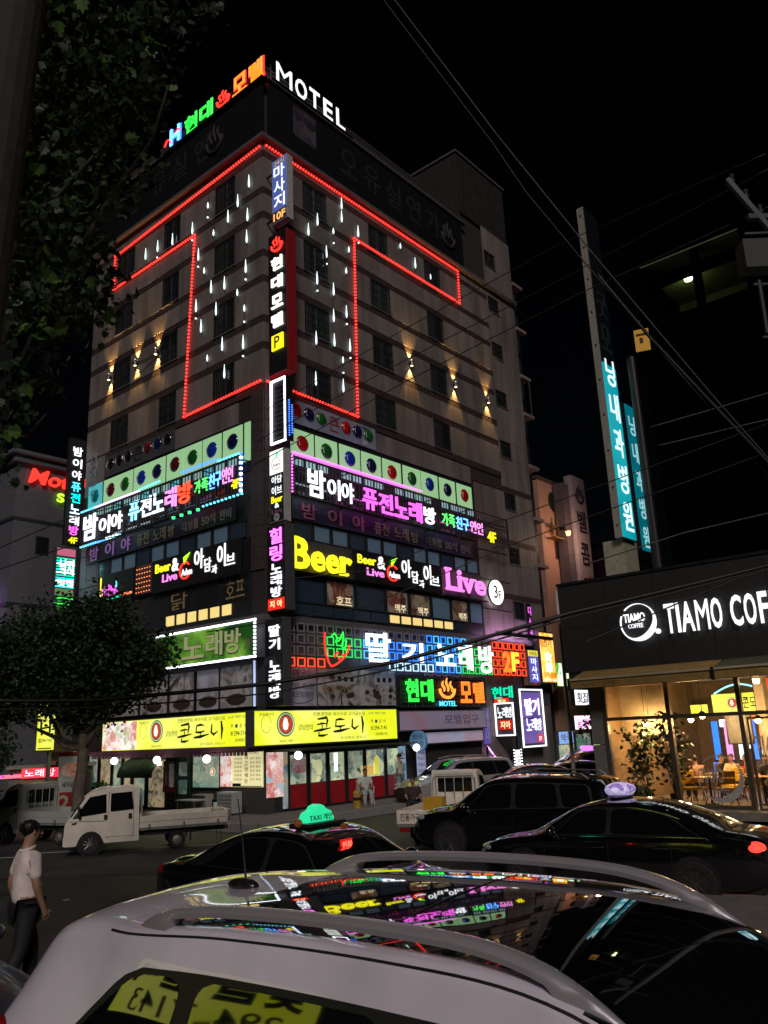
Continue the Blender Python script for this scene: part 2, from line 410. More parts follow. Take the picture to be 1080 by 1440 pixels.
# corner post, lower storeys in brown stone, floor ledges
for z in [6.95+.42*i for i in range(21)]:
    panel(1.25, .42, motel, TR(.63, z+.2, -.005), DBRICK, 'stone_course'); 
    if z > 8.6: panel(.72, .42, motel, Lm @ TR(-.36, z+.2, -.005), DBRICK, 'stone_course')
LEDGE = mat('ledge_metal', (.14, .13, .14), .5, .2)
for F, a, b in ((Matrix.Identity(4), 0, MW), (Lm, -13, 0)):
    MB().box(a, b, 6.62, 6.78, -.0, .22).box(a, b, 6.78, 6.95, 0, .12).build('ledge', LEDGE, motel, F)
MB().box(-.02, MW, 27.15, 27.3, 0, .3).build('ledge', LEDGE, motel); MB().box(-13, .3, 27.15, 27.3, 0, .3).build('ledge', LEDGE, motel, Lm)
# dark screens of the top storey with the faded banner lettering
SCR = mat('dark_screen', (.0035, .0035, .006), .55)
for i in range(9): MB().box(.15+i*1.6, .15+i*1.6+1.57, 27.32, 30.15, .1, .22).build('screen_panel', SCR, motel)
for i in range(8): MB().box(-12.6+i*1.6, -12.6+i*1.6+1.57, 27.32, 30.0, .1, .22).build('screen_panel', SCR, motel, Lm)
MB().box(0, 14.9, 30.2, 30.28, .1, .34).box(-.2, 0, 30.2, 30.28, .1, .34).build('coping', GREYM, motel)
MB().box(-12.9, .34, 30.02, 30.10, .1, .34).build('coping', GREYM, motel, Lm)
FADE = mat('faded_print', (.010, .013, .026), .7, var=.5, scale=4)
for i, ch in enumerate('오유실연가'): text(ch, 4.6+i*1.65, 5.8+i*1.65, 28.1, 29.6, .22, FADE, motel, .03, .02, name='banner_letter')
flame(13.1, 28.0, 1.1, 1.6, .25, mat('faded_mark', (.025, .018, .022), .7), motel, .07)
printmat('banner_picture', [(.01, .008, .015), (.07, .05, .08), (.10, .08, .1), (.015, .01, .02)], 2.2)
MB().box(1.6, 3.0, 28.3, 29.9, .22, .235).build('poster', _M['banner_picture'], motel)
for i, ch in enumerate('오유실연'): text(ch, -9.6+i*1.7, -8.5+i*1.7, 28.1, 29.4, .22, mat('faded_print_dim', (.012, .012, .016), .7), motel, .03, .02, name='banner_letter').matrix_local = Lm
f_ = flame(-3.0, 28.1, 1.1, 1.5, .25, _M['faded_mark'], motel, .06); f_.matrix_local = Lm
# stair head on the roof, with the long faded letters at its edge
MB().box(14.9, MW, 31.3, 35.3, -7, -.05).build('stair_head', STAIR, motel)
MB().box(14.8, MW+.1, 35.3, 35.42, -7.1, .05).build('coping', GREYM, motel)
MB().box(0, 14.9, 31.0, 31.15, -.5, .0).build('parapet', WBACK, motel)
# dark rear column with balconies at the far end
REAR = mat('rear_wall', (.02, .022, .035), .5, var=.2)
MB().box(MW+.02, MW+2.0, .1, 29.4, -3.4, -.9).build('rear_wall', REAR, motel)
for z in (28.7, 25.7, 22.6, 20.2, 17.0, 13.9, 11.2, 8.2):
    b_ = MB().box(MW+.0, MW+1.05, z-.09, z+.09, -.9, .15).build('balcony', mat('balcony_slab', (.24, .19, .18), .7), motel)
for z in (20.2,): MB().box(MW+.9, MW+.97, z+.09, z+2.3, .05, .1).build('balcony_post', SILVER, motel)

# ---- fifth storey: lit panes with the coloured balls
PANE = glow('backlit_pane', (.33, .60, .30), .62); PANE_C = glow('backlit_pane_cyan', (.08, .5, .55), .6)
def ballmat(n, c): return mat(n, c, .12, coat=1, var=0)
BM = {'r': ballmat('ball_red', (.45, .01, .01)), 'g': ballmat('ball_green', (.01, .13, .02)), 'b': ballmat('ball_blue', (.01, .04, .40)), 'n': ballmat('ball_navy', (.008, .012, .07)), 'd': ballmat('ball_maroon', (.10, .01, .015)), 'k': ballmat('ball_black', (.008, .008, .01)), 'c': ballmat('ball_cyan', (.01, .25, .32))}
ballmesh = MB().lathe([(.0005, .10), (.12, .092), (.25, .062), (.335, .02), (.34, 0)], 24, cap=False).mesh('ball', True)
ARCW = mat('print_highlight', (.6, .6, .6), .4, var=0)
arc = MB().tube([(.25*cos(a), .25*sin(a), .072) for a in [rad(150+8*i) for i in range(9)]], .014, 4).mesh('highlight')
def ballpane(F, u, z0, z1, key, w=.64, m=PANE):
    p = MB().box(u-w, u+w, z0, z1, .03, .06).build('ball_pane', m, motel, F)
    if key:
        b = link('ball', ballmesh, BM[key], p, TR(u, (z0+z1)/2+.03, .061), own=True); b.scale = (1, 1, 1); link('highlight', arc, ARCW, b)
    return p
MB().box(1.3, 14.05, 12.6, 14.62, -.01, .028).build('window_frame', WFRAME, motel)
for u, key in zip((1.97, 3.35, 4.77, 6.15, 7.55, 8.99, 10.34, 11.77, 13.21), 'rgbnrgbnr'): ballpane(Matrix.Identity(4), u, 13.35, 14.48, key)
MB().box(-12.75, -.7, 12.6, 14.65, -.01, .028).build('window_frame', WFRAME, motel, Lm)
for u, key in zip((1.83, 3.14, 4.42, 5.65, 6.96, 8.15, 9.45, 10.63, 11.97), 'nbgdnbgdc'): ballpane(Lm, -u, 13.4, 14.6, key, .60, PANE if key != 'c' else PANE_C)
MB().box(-1.1, -.75, 13.0, 14.6, .03, .06).build('ball_pane', PANE, motel, Lm)
LOWP = glow('backlit_pane_low', (.30, .55, .52), .45)
for i in range(18):
    if i % 5 != 3: MB().box(1.45+i*.7, 1.45+i*.7+.55, 12.98, 13.24, .03, .05).build('pane', LOWP, motel)
for i in range(16):
    MB().box(-12.5+i*.74, -12.5+i*.74+.55, 13.0, 13.28, .03, .05).build('pane', (LOWP, PANE_C, _M['neon_cyan'])[0 if i % 3 else 1], motel, Lm)
# ---- fourth storey: dark windows
DBLUE = mat('window_glass_dim', (.03, .05, .08), .12, spec=.7, var=0); CURT = glow('lit_curtain', (.10, .17, .24), .11)
for F, s, n in ((Matrix.Identity(4), 1, 12), (Lm, -1, 11)):
    for i in range(n):
        u = s*(1.45+i*1.05 if s > 0 else 1.0+i*1.05); a, b = sorted((u, u+s*.95))
        w_ = MB().frame(a, b, 9.98, 10.68, .0, .06, .05).build('window', WFRAME, motel, F)
        MB().box(a+.05, b-.05, 10.03, 10.63, .0, .03).build('pane', (DBLUE, CURT)[(i*7+3) % 3 != 0], w_)
        if not (s < 0 and i < 1):
            w_ = MB().frame(a, b, 11.75, 12.9, .0, .06, .05).build('window', WFRAME, motel, F)
            MB().box(a+.05, b-.05, 11.8, 12.85, .0, .03).build('pane', WGLASS, w_)
# ---- third storey windows with posters
POST = [printmat('beer_poster', [(.02, .015, .01), (.10, .07, .05), (.35, .28, .18), (.10, .03, .02)], 3, emit=.10),
        printmat('meat_poster', [(.05, .02, .02), (.25, .08, .05), (.45, .35, .25), (.08, .05, .05)], 4, emit=.10)]
cur = 1.35
pw = (1.5, 1.9, 2.1, 1.9, 1.6, 1.6, 1.5)
LITY = glow('lit_yellow_pane', (1, .72, .25), .75)
for i, w in enumerate((1.75, 1.75, 1.9, 1.6, 1.6, 1.5, 1.5, 1.2)):
    a, b = cur, cur+w-.06; cur += w
    if b > 14.1: b = 14.05
    w_ = MB().frame(a, b, 7.5, 8.55, .0, .07, .06).build('window', WFRAME, motel)
    MB().box(a+.06, b-.06, 7.56, 8.49, .0, .03).build('pane', (DBLUE, CURT)[i % 2], w_)
    if i in (1, 3, 4, 6):
        MB().box(a+.12, b-.12, 7.52, 8.5, .035, .045).build('poster', POST[i % 2], w_)
        text('호프' if i == 1 else '맥주', a+.6, b-.2, 7.6, 7.95, .046, WARMW, w_, .03, .01)
for i in range(7):
    a = 7.0+i*.78; MB().box(a, a+.6, 7.12, 7.44, .02, .05).build('pane', LITY if i < 6 else DBLUE, motel)
MB().box(1.3, 14.1, 7.0, 8.6, -.02, .015).build('window_frame', WFRAME, motel)
for i in range(5): MB().box(1.4+i*1.1, 2.4+i*1.1, 7.06, 7.46, .02, .05).build('pane', DBLUE, motel)
MB().box(-7.5, -.72, 6.96, 8.62, -.02, .015).build('window_frame', WFRAME, motel, Lm)
for i in range(6):
    a = -6.0+i*.72; MB().box(a, a+.52, 7.15, 7.55, .02, .05).build('pane', LITY, motel, Lm)
for i in range(3):
    a = -5.9+i*1.75; w_ = MB().frame(a, a+1.6, 7.65, 8.6, .0, .06, .05).build('window', WFRAME, motel, Lm)
    MB().box(a+.05, a+1.55, 7.7, 8.55, .0, .03).build('pane', WGLASS, w_)
    if i != 1: text('호프' if i else '닭', a+.2, a+1.3, 7.75, 8.45, .035, mat('dim_gold_print', (.35, .25, .12), .6), w_, .01, .01)
# L wall lower left: pale blue lit end with dark windows
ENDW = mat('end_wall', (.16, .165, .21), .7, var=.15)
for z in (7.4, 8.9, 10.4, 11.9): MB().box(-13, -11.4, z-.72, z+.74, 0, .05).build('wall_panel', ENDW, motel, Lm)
MB().box(-11.4, -.72, 8.64, 9.95, -.01, .02).build('fascia', BLACK, motel, Lm)
MB().box(1.28, 14.1, 8.62, 9.96, -.01, .08).build('fascia', mat('fascia_board', (.06, .055, .06), .5), motel)
# second storey walls
GW2 = mat('second_storey_wall', (.09, .085, .115), .6, var=.2)
MB().box(.7, 19.9, 3.62, 6.62, -.01, .06).build('wall_panel', GW2, motel); MB().box(-13, -.4, 3.7, 6.62, -.01, .06).build('wall_panel', GW2, motel, Lm)
# ================================================================ signs on the motel
SIDEBOX = mat('sign_case', (.10, .10, .11), .45, .3); REDCASE = mat('red_sign_case', (.30, .015, .02), .4)
LEDW = glow('led_white', (.85, .9, 1), 3, sample='NONE'); LEDM = glow('led_magenta', (1, .15, .9), 2.5, sample='NONE'); LEDR = glow('led_red', (1, .035, .025), 3, sample='NONE')
LEDB = glow('led_blue', (.05, .2, 1), 2.5, sample='NONE'); LEDG = glow('led_green', (.05, 1, .3), 1.5, sample='NONE'); LEDC = glow('led_cyan', (.15, .8, 1), 1.6, sample='NONE')
def dots(paths, step, r, name, m, parent):
    mb = MB()
    for a, b in paths:
        a, b = Vector(a), Vector(b); n = max(1, int((b-a).length/step))
        for i in range(n+1):
            p = a+(b-a)*i/n; mb.box(p.x-r, p.x+r, p.y-r, p.y+r, p.z-r, p.z+r)
    o = mb.build(name, m, parent); o['kind'] = 'stuff'; return o
# roof letters
t = thing('roof_sign', 'white illuminated English MOTEL letters on the roof edge', 'sign', FR(0, .3, 0))
MB().box(.2, 5.4, 30.3, 30.36, -.3, .1).box(.4, .46, 30.3, 31.4, -.3, -.25).box(2.5, 2.56, 30.3, 31.4, -.3, -.25).box(4.9, 4.96, 30.3, 31.4, -.3, -.25).box(.2, 5.2, 31.0, 31.05, -.3, -.25).build('sign_frame', DKMET, t)
for ch, a, b in (('M', .5, 1.5), ('O', 1.64, 2.42), ('T', 2.54, 3.25), ('E', 3.44, 4.1), ('L', 4.3, 4.95)):
    text(ch, a+.03, b-.03, 30.42, 31.45, 0, WHTS, t, 0 if ch == 'M' else .04, .04, name='letter')
t = thing('roof_sign', 'neon roof sign in green and red Hangul beside a blue H emblem', 'sign', FL(0, .3, 0))
MB().box(-6.8, .4, 30.0, 30.06, -.3, .1).box(-6.5, .2, 30.5, 30.54, -.16, -.12).box(-6.5, .2, 31.0, 31.04, -.16, -.12).build('sign_frame', DKMET, t)
letters('현대', -5.3, -3.0, 30.12, 31.1, 0, GRN, t, gap=.14, tube=.030, depth=.06); letters('현대', -5.3, -3.0, 30.12, 31.1, -.06, glow('neon_green_core', (.0, .45, .05), .5), t, gap=.2)
letters('모텔', -1.75, .45, 30.12, 31.15, 0, glow('neon_amber', (1, .28, .02), 1.3), t, gap=.14, tube=.032); letters('모텔', -1.78, .48, 30.1, 31.17, -.06, RED, t, .09, gap=.06)
flame(-2.35, 30.2, .8, .85, 0, RED, t, .05)
text('H', -6.35, -5.6, 30.25, 31.15, 0, glow('neon_light_blue', (.1, .45, 1), 4), t, .03, .06, name='letter'); text('H', -6.4, -5.55, 30.2, 31.2, -.08, BLU, t, .07, .05, name='letter')
MB().tube([(-6.75+.55*i/6, 30.42+.25*sin(i*.6), .03) for i in range(7)], .05, 5).build('emblem_stroke', RED, t)
MB().tube([(-5.9+.35*i/6, 30.75+.1*sin(i*.5), .03) for i in range(7)], .05, 5).build('emblem_stroke', RED, t)
# red rope light outlining a T on both walls
t = thing('rope_light', 'red LED rope light outlining a T on the brighter side street wall', 'rope light', FR(0, .12, 0))
PR = [((.1, 26.9, 0), (14.0, 26.95, 0)), ((14.0, 26.95, 0), (13.95, 24.98, 0)), ((13.95, 24.98, 0), (5.5, 24.98, 0)), ((5.5, 24.98, 0), (5.3, 16.0, 0)), ((5.3, 16.0, 0), (.1, 16.05, 0))]
cb = MB(); [cb.tube([a, b], .022, 5) for a, b in PR]; cb.build('cable', mat('red_tube', (.35, .01, .01), .4, emit=.18, ecol=(1, .02, .02), sample='NONE'), t)
dots(PR, .165, .036, 'bulbs', LEDR, t)
t = thing('rope_light', 'red LED rope light outlining a T on the darker main street wall', 'rope light', FL(0, .12, 0))
PL = [((-.1, 26.85, 0), (-11.1, 26.45, 0)), ((-11.1, 26.45, 0), (-11.1, 24.6, 0)), ((-11.1, 24.6, 0), (-4.5, 24.62, 0)), ((-4.5, 24.62, 0), (-5.0, 16.0, 0)), ((-5.0, 16.0, 0), (-.1, 16.08, 0))]
cb = MB(); [cb.tube([a, b], .022, 5) for a, b in PL]; cb.build('cable', _M['red_tube'], t); dots(PL, .165, .036, 'bulbs', LEDR, t)
# white meteor drops
METE = glow('meteor_led', (.75, .95, .95), 1.6, sample='NONE')
dropm = [MB().lathe([(.010, .32), (.026, .08), (.042, -.12), (.036, -.25), (.008, -.32)], 8, ax=1).mesh('light_drop'), MB().lathe([(.010, .16), (.04, 0), (.036, -.1), (.008, -.16)], 8, ax=1).mesh('light_drop')]
def drops(F, pts, label):
    t = thing('meteor_lights', label, 'string lights', F)
    mb = MB()
    xs = sorted({round(x, 1) for x, _ in pts})
    for i, (x, z) in enumerate(pts):
        big = (i % 4) != 1
        link('light_drop', dropm[0 if big else 1], METE, t, TR(x, z, .12))
        mb.tube([(x, z-.5, .1), (x, z+.6, .1)], .005, 4)
        if i % 3 == 1: MB().ball((x, z-.62, .12), .045, 6, 4).build('light_tip', METE, t)
    mb.build('cable', CABLE, t)
drops(FR(), [(3.08, 24.79), (4.09, 24.68), (4.68, 25.75), (4.7, 26.45), (5.8, 25.5), (8.98, 26.2), (10.14, 25.75), (2.97, 21.81), (3.99, 21.7), (4.87, 23.0), (4.79, 20.9), (3.95, 20.38), (2.83, 18.9), (4.46, 18.43), (4.43, 17.2), (2.5, 24.0), (3.6, 23.4), (5.1, 24.2), (3.95, 19.2), (4.95, 19.3), (2.75, 17.0), (11.4, 25.5)], 'white meteor drop lights scattered on the pale side street wall')
drops(FL(), [(-.77, 25.5), (-3.57, 25.7), (-2.15, 24.45), (-.86, 23.9), (-4.68, 25.06), (-3.14, 24.1), (-.91, 22.88), (-7.39, 25.38), (-8.38, 25.4), (-3.76, 22.5), (-.97, 21.5), (-3.26, 21.5), (-2.35, 21.3), (-1.05, 19.6), (-3.92, 19.88), (-2.46, 18.5), (-1.12, 18.1), (-3.45, 18.2), (-1.5, 24.9), (-4.2, 23.5), (-2.9, 20.3), (-1.5, 20.5), (-4.3, 21.0), (-2.3, 17.2), (-6.2, 25.2)], 'white meteor drop lights scattered on the brown main street wall')
# warm up-and-down wall lamps
LAMPC = glow('lamp_bulb', (1, .72, .32), 8)
def sconce(F, x, z, label):
    t = thing('wall_lamp', label, 'wall lamp', F @ TR(x, z, 0), 'warm lamps on the tower walls')
    MB().box(-.05, .05, -.04, .04, .05, .2).build('bracket', DKMET, t)
    MB().lathe([(.07, -.16), (.075, -.1), (.05, -.02), (.05, .02), (.075, .1), (.07, .16)], 12, ax=1, c=(0, 0, .19), cap=False).build('lamp_shade', SILVER, t)
    MB().box(-.05, .05, -.15, -.13, .14, .24).build('bulb', LAMPC, t); MB().box(-.05, .05, .13, .15, .14, .24).build('bulb', LAMPC, t)
    for s in (1, -1):
        d = bpy.data.lights.new('lamp_beam', 'SPOT'); d.energy = 420; d.color = (1, .56, .17); d.spot_size = rad(66); d.spot_blend = .8; d.shadow_soft_size = .03
        o = bpy.data.objects.new('lamp_beam', d); COL.objects.link(o); o.parent = t
        o.location = (0, s*.17, .17); o.rotation_euler = Vector((0, -s*1, .10)).to_track_quat('Z', 'Y').to_euler()
for x, l in ((9.28, 'warm wall lamp on the pale side street wall, nearest the T light'), (12.92, 'warm wall lamp on the pale side street wall, middle of three'), (15.96, 'warm wall lamp on the pale side street wall, farthest from the corner')): sconce(FR(), x, 19.86, l)
for x, l in ((-7.16, 'warm wall lamp on the brown main street wall, nearest the T light'), (-8.8, 'warm wall lamp on the brown main street wall, middle of three'), (-11.04, 'warm wall lamp on the brown main street wall, farthest from the corner')): sconce(FL(), x, 19.8, l)

# ---- blade signs stacked on the corner (they stick out over the side street, so they face the main street side)
def blade(name, label, z0, z1, w=(.18, 1.15), th=.34, case=SIDEBOX, facem=BLACK, cat='sign', n=0):
    t = thing(name, label, cat, FL(0, n, 0))
    # local x: 0 at the wall corner, + towards the side street; local z outwards
    MB().box(w[0], w[1], z0, z1, -th, 0).build('case', case, t, bevel=.01)
    MB().box(w[0]+.03, w[1]-.03, z0+.03, z1-.03, 0, .012).build('sign_face', facem, t)
    for z in (z0+.4, z1-.4): MB().box(-.15, w[0], z-.03, z+.03, -th*.6, -th*.4).build('bracket', DKMET, t)
    return t
for i, (a, b) in enumerate((((-6.2, 20.2), (-9.3, 20.0)), ((-9.0, 19.2), (-5.6, 20.6)))):
    o = MB().tube([(a[0]+(b[0]-a[0])*k/12, a[1]+(b[1]-a[1])*k/12-.35*sin(pi*k/12), .10) for k in range(13)], .018, 5).build('wall_cable', CABLE, None, FL()); tag(o, ('sagging cable strung between the windows above the wall lamps', 'sagging cable pinned below the wall lamps on the brown wall')[i], 'cable')
t = blade('blade_sign', 'small massage sign with blue face high on the corner', 22.75, 25.75, (.55, 1.45), facem=glow('blue_white_face', (.10, .16, .5), .5), case=mat('white_sign_case', (.45, .45, .46), .5))
letters('마사지', .68, 1.32, 23.35, 25.45, .012, WHTS, t, .03, .02, vertical=True); text('10F', .65, 1.35, 22.85, 23.2, .012, glow('amber_text', (1, .5, .15), 1.2), t, .03, .02)
MB().box(.58, 1.42, 22.78, 23.28, .012, .014).build('sign_band', mat('brown_print', (.2, .07, .04), .5), t)
text('24시', .7, 1.3, 25.42, 25.68, .013, glow('dim_amber', (.8, .5, .1), .5), t, .02, .01)
t = blade('blade_sign', 'tall black motel sign with hot spring mark and yellow P', 16.15, 22.3, (.3, 1.38), .5, REDCASE)
letters('현대모텔', .52, 1.16, 17.95, 21.3, .012, glow('letter_cream', (1, .95, .8), 1.5), t, .05, .10, gap=.34, vertical=True); flame(.85, 21.45, .62, .68, .05, RED, t, .035)
MB().box(.52, 1.18, 17.1, 17.75, .012, .08).build('parking_plate', YEL, t, bevel=.03); text('P', .7, 1.0, 17.18, 17.67, .081, BLACK, t, .03, .012)
text('<', .7, .95, 16.4, 16.62, .013, FADE, t, .01, .01)
t = thing('blade_sign', 'empty sign frame outlined by white neon tube on the corner', 'sign', FL())
MB().box(.42, 1.15, 13.35, 15.85, -.3, -.05).build('case', BLACK, t); MB().frame(.36, 1.2, 13.3, 15.9, -.05, .02, .06).build('neon_tube', glow('neon_tube_white', (.95, .85, 1), 3.6), t)
MB().box(1.22, 1.26, 13.3, 15.9, -.35, .0).build('side_rail', DKMET, t)
wm = MB()
for i in range(12): wm.box(.44, 1.13, 13.5+i*.19, 13.52+i*.19, -.05, -.03)
wm.build('mesh_panel', GREYM, t); dots([((1.3, 13.5, -.1), (1.3, 14.9, -.1)), ((1.35, 13.6, -.2), (1.35, 14.7, -.2))], .09, .02, 'bulbs', LEDB, t)
t = blade('blade_sign', 'black and white beer bar sign with apple drawing on corner', 10.25, 13.05, (.3, 1.08), facem=BLACK, case=_M['white_sign_case'])
MB().box(.33, 1.05, 12.1, 13.02, .012, .03).build('lit_panel', glow('lit_panel_white', (.95, .95, .85), 1.1), t)
MB().tube([(.69+.24*cos(a*.33), 12.48+.24*sin(a*.33), .035) for a in range(18)], .012, 4).build('apple_outline', mat('grey_print', (.3, .3, .3), .6), t); MB().tube([(.69, 12.7, .035), (.74, 12.85, .035), (.9, 12.95, .035)], [.02, .05, .01], 5).build('leaf_print', TEAL, t)
text('Adam', .5, .9, 12.38, 12.52, .03, _M['grey_print'], t, .01, .01)
text('아담', .42, .98, 11.72, 12.02, .012, WHTS, t, .03, .02); text('이브', .42, .98, 11.28, 11.62, .012, WHTS, t, .03, .02); text('Beer', .4, 1.0, 10.98, 11.24, .012, YEL, t, .04, .02)
text('&', .58, .82, 10.78, 10.96, .012, WHTS, t, .03, .02); text('Live', .42, .98, 10.56, 10.75, .012, mat('dim_pink_letter', (.35, .12, .2), .5), t, .03, .02)
MB().lathe([(.14, 0), (.14, .02)], 16, c=(.69, 10.42, .012)).build('floor_badge', WHITEP, t); text('3F', .6, .78, 10.35, 10.49, .033, BLACK, t, .03, .004)
t = blade('blade_sign', 'black karaoke sign with magenta upper letters on the corner', 6.98, 10.15, (.12, 1.12), .45)
letters('힐링', .32, .95, 8.75, 10.05, .012, glow('neon_hotpink', (1, .12, .9), 3.2), t, .03, .06, vertical=True); letters('노래방', .36, .92, 7.45, 8.72, .012, WHT, t, .03, .06, vertical=True)
MB().box(.2, 1.05, 7.02, 7.42, .012, .03).build('lit_panel', glow('red_panel', (1, .02, .01), .9), t); text('지 아', .3, .95, 7.1, 7.35, .031, glow('amber_letter', (1, .6, .3), 2), t, .03, .01)
t = blade('blade_sign', 'black strawberry karaoke sign with white brush letters at corner foot', 3.65, 6.72, (.02, 1.0), .4, n=.05)
letters('딸기', .3, .85, 5.55, 6.5, .012, WHT, t, .03, .07, vertical=True, gap=.16); letters('노래방', .3, .85, 3.9, 5.25, .012, WHT, t, .03, .07, vertical=True, gap=.1)

# ---- printed banners with the ball pictures
BAN = mat('pale_banner', (.24, .28, .36), .55, var=.15, scale=2); BAN2 = mat('dull_banner', (.055, .062, .072), .6, var=.2)
def banner(F, x0, x1, label, m, hue):
    t = thing('banner', label, 'banner', F)
    MB().box(x0, x1, 14.72, 15.7, .06, .10).build('cloth', m, t)
    w = (x1-x0); keys = 'rng' if hue else 'nnk'
    for i in range(3):
        for s in (0, 1):
            u = x0+w*(.09+i*.135) if s == 0 else x1-w*(.09+i*.135)
            k = (('r', 'n', 'g')[i] if s == 0 else ('g', 'n', 'r')[i]) if hue else ('k', 'k', 'k')[i] if s == 0 else ('k', 'n', 'd')[i]
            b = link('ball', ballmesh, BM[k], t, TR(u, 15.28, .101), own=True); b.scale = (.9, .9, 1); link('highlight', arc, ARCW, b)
    text('큰', x0+w*.44, x0+w*.56, 14.88, 15.55, .10, mat('dark_red_print', (.28, .02, .02), .5) if hue else BLACK, t, .03, .01)
    if hue: text('5F', x1-.9, x1-.55, 14.8, 15.0, .10, ARCW, t, .02, .01); text('당구클럽', x1-1.2, x1-.4, 15.5, 15.62, .10, BM['n'], t, .01, .01)
    return t
banner(FR(), 1.15, 6.45, 'pale blue billiard banner with red, navy and green balls', BAN, 1)
banner(FL(), -11.2, -5.7, 'dull grey billiard banner with black balls beside the dark windows', BAN2, 0)
ES = thing('end_lettering', 'faint vertical Hangul letters on the pale end of the wall', 'lettering', FL())
letters('밤이야 퓨전', -12.5, -11.9, 14.0, 16.2, .06, mat('faint_letter', (.28, .32, .42), .5), ES, .0, .02, vertical=True, tube=.02)

# ---- fourth storey grill signs
def grill(F, x0, x1, label, side):
    t = thing('karaoke_sign', label, 'sign', F)
    g = MB(); n = int((x1-x0)/.19)
    for i in range(n+1):
        x = x0+(x1-x0)*i/n; g.box(x-.016, x+.016, 11.42, 12.98, 0, .03)
    g.build('grill_bars', mat('grill_bar', (.10, .07, .075), .5, .4), t)['kind'] = 'stuff'
    MB().box(x0, x1, 12.3, 12.34, -.04, 0).box(x0, x1, 11.6, 11.64, -.04, 0).box(x0, x1, 12.92, 12.97, -.04, 0).box(x0, x0+.05, 11.4, 13, -.04, 0).box(x1-.05, x1, 11.4, 13, -.04, 0).build('rail', DKMET, t)
    for i in range(6):
        x = x0+.4+(x1-x0-.8)*i/5; MB().box(x-.02, x+.02, 12.9, 12.94, -.8, 0).box(x-.02, x+.02, 11.5, 11.54, -.8, 0).build('bracket', DKMET, t)
    return t
t = grill(FR(0, .82), .6, 15.8, 'long fourth floor karaoke sign on bars, pink and white letters', 1)
text('밤', 1.42, 2.35, 11.5, 12.62, .05, WHT, t, .045, .1, name='letter'); letters('이야', 2.45, 4.05, 11.6, 12.45, .05, WHT, t, .03, .08)
letters('퓨전노래', 4.5, 8.55, 11.55, 12.45, .05, MAG, t, .045, .1, gap=.1); text('방', 8.65, 9.5, 11.6, 12.4, .05, WHT, t, .045, .1, name='letter')
letters('가족', 10.0, 11.05, 11.75, 12.35, .05, glow('neon_leaf', (.1, .9, .15), 1.6), t, .03, .06); letters('친구', 11.1, 12.2, 11.75, 12.35, .05, glow('neon_sky', (.1, .35, 1), 3), t, .03, .06); letters('연인', 12.25, 13.4, 11.75, 12.35, .05, PNK, t, .03, .06)
text('4F', 13.75, 14.5, 11.5, 12.05, .05, YEL, t, .05, .06)
MB().box(.7, 7.4, 12.98, 13.03, .0, .05).build('neon_tube', MAG, t); dots([((.7, 13.08, .03), (8.6, 13.08, .03)), ((.62, 11.5, .03), (.62, 12.9, .03))], .12, .03, 'bulbs', LEDM, t)
t = grill(FL(0, .82), -11.7, -.35, 'main street karaoke sign on bars, letters of every colour', -1)
text('밤', -11.35, -10.2, 11.55, 12.75, .05, WHT, t, .045, .1, name='letter'); letters('이야', -10.1, -8.15, 11.6, 12.4, .05, WHT, t, .03, .08)
letters('퓨전노래', -7.75, -4.25, 11.75, 12.6, .05, [glow('neon_pale_blue', (.25, .7, 1), 2.2), _M['neon_white'], glow('neon_ice', (.6, .8, 1), 2.4), PNK], t, .035, .08)
text('방', -4.2, -3.3, 11.75, 12.6, .05, glow('neon_scarlet', (1, .05, .02), 3), t, .045, .1, name='letter')
letters('가족', -3.15, -2.25, 11.95, 12.5, .05, _M['neon_leaf'], t, .03, .06); letters('친구', -2.25, -1.45, 11.95, 12.55, .05, _M['neon_sky'], t, .03, .06)
letters('연인', -1.7+.25, -.75, 11.98, 12.6, .05, PNK, t, .03, .06); text('4F', -1.15+.3, -.42, 11.65, 12.0, .05, YEL, t, .05, .06)
MB().box(-10.6, -7.0, 12.98, 13.05, .0, .05).build('neon_tube', glow('neon_lilac', (.85, .6, 1), 1.8), t)
dots([((-7.0, 13.05, .03), (-5.6, 13.1, .03)), ((-11.7, 13.02, .03), (-10.6, 13.02, .03)), ((-1.7, 13.0, .03), (-.5, 13.0, .03))], .17, .035, 'bulbs', LEDC, t)
dots([((-11.6, 11.35, .03), (-8.4, 11.35, .03)), ((-2.6, 11.38, .03), (-.3, 11.38, .03))], .21, .035, 'bulbs', LEDC, t); dots([((-10.8, 11.35, .04), (-9.6, 11.35, .04)), ((-.33, 11.4, .04), (-.33, 12.95, .04)), ((-4, 13.1, .03), (-1.8, 13.1, .03))], .19, .04, 'bulbs', LEDB, t)
dots([((-9.4, 11.36, .05), (-8.6, 11.36, .05)), ((-.33, 11.5, .05), (-.33, 12.8, .05))], .2, .045, 'bulbs', LEDW, t); dots([((-4.5, 11.3, .05), (-2.9, 11.3, .05))], .5, .05, 'bulbs', LEDG, t)
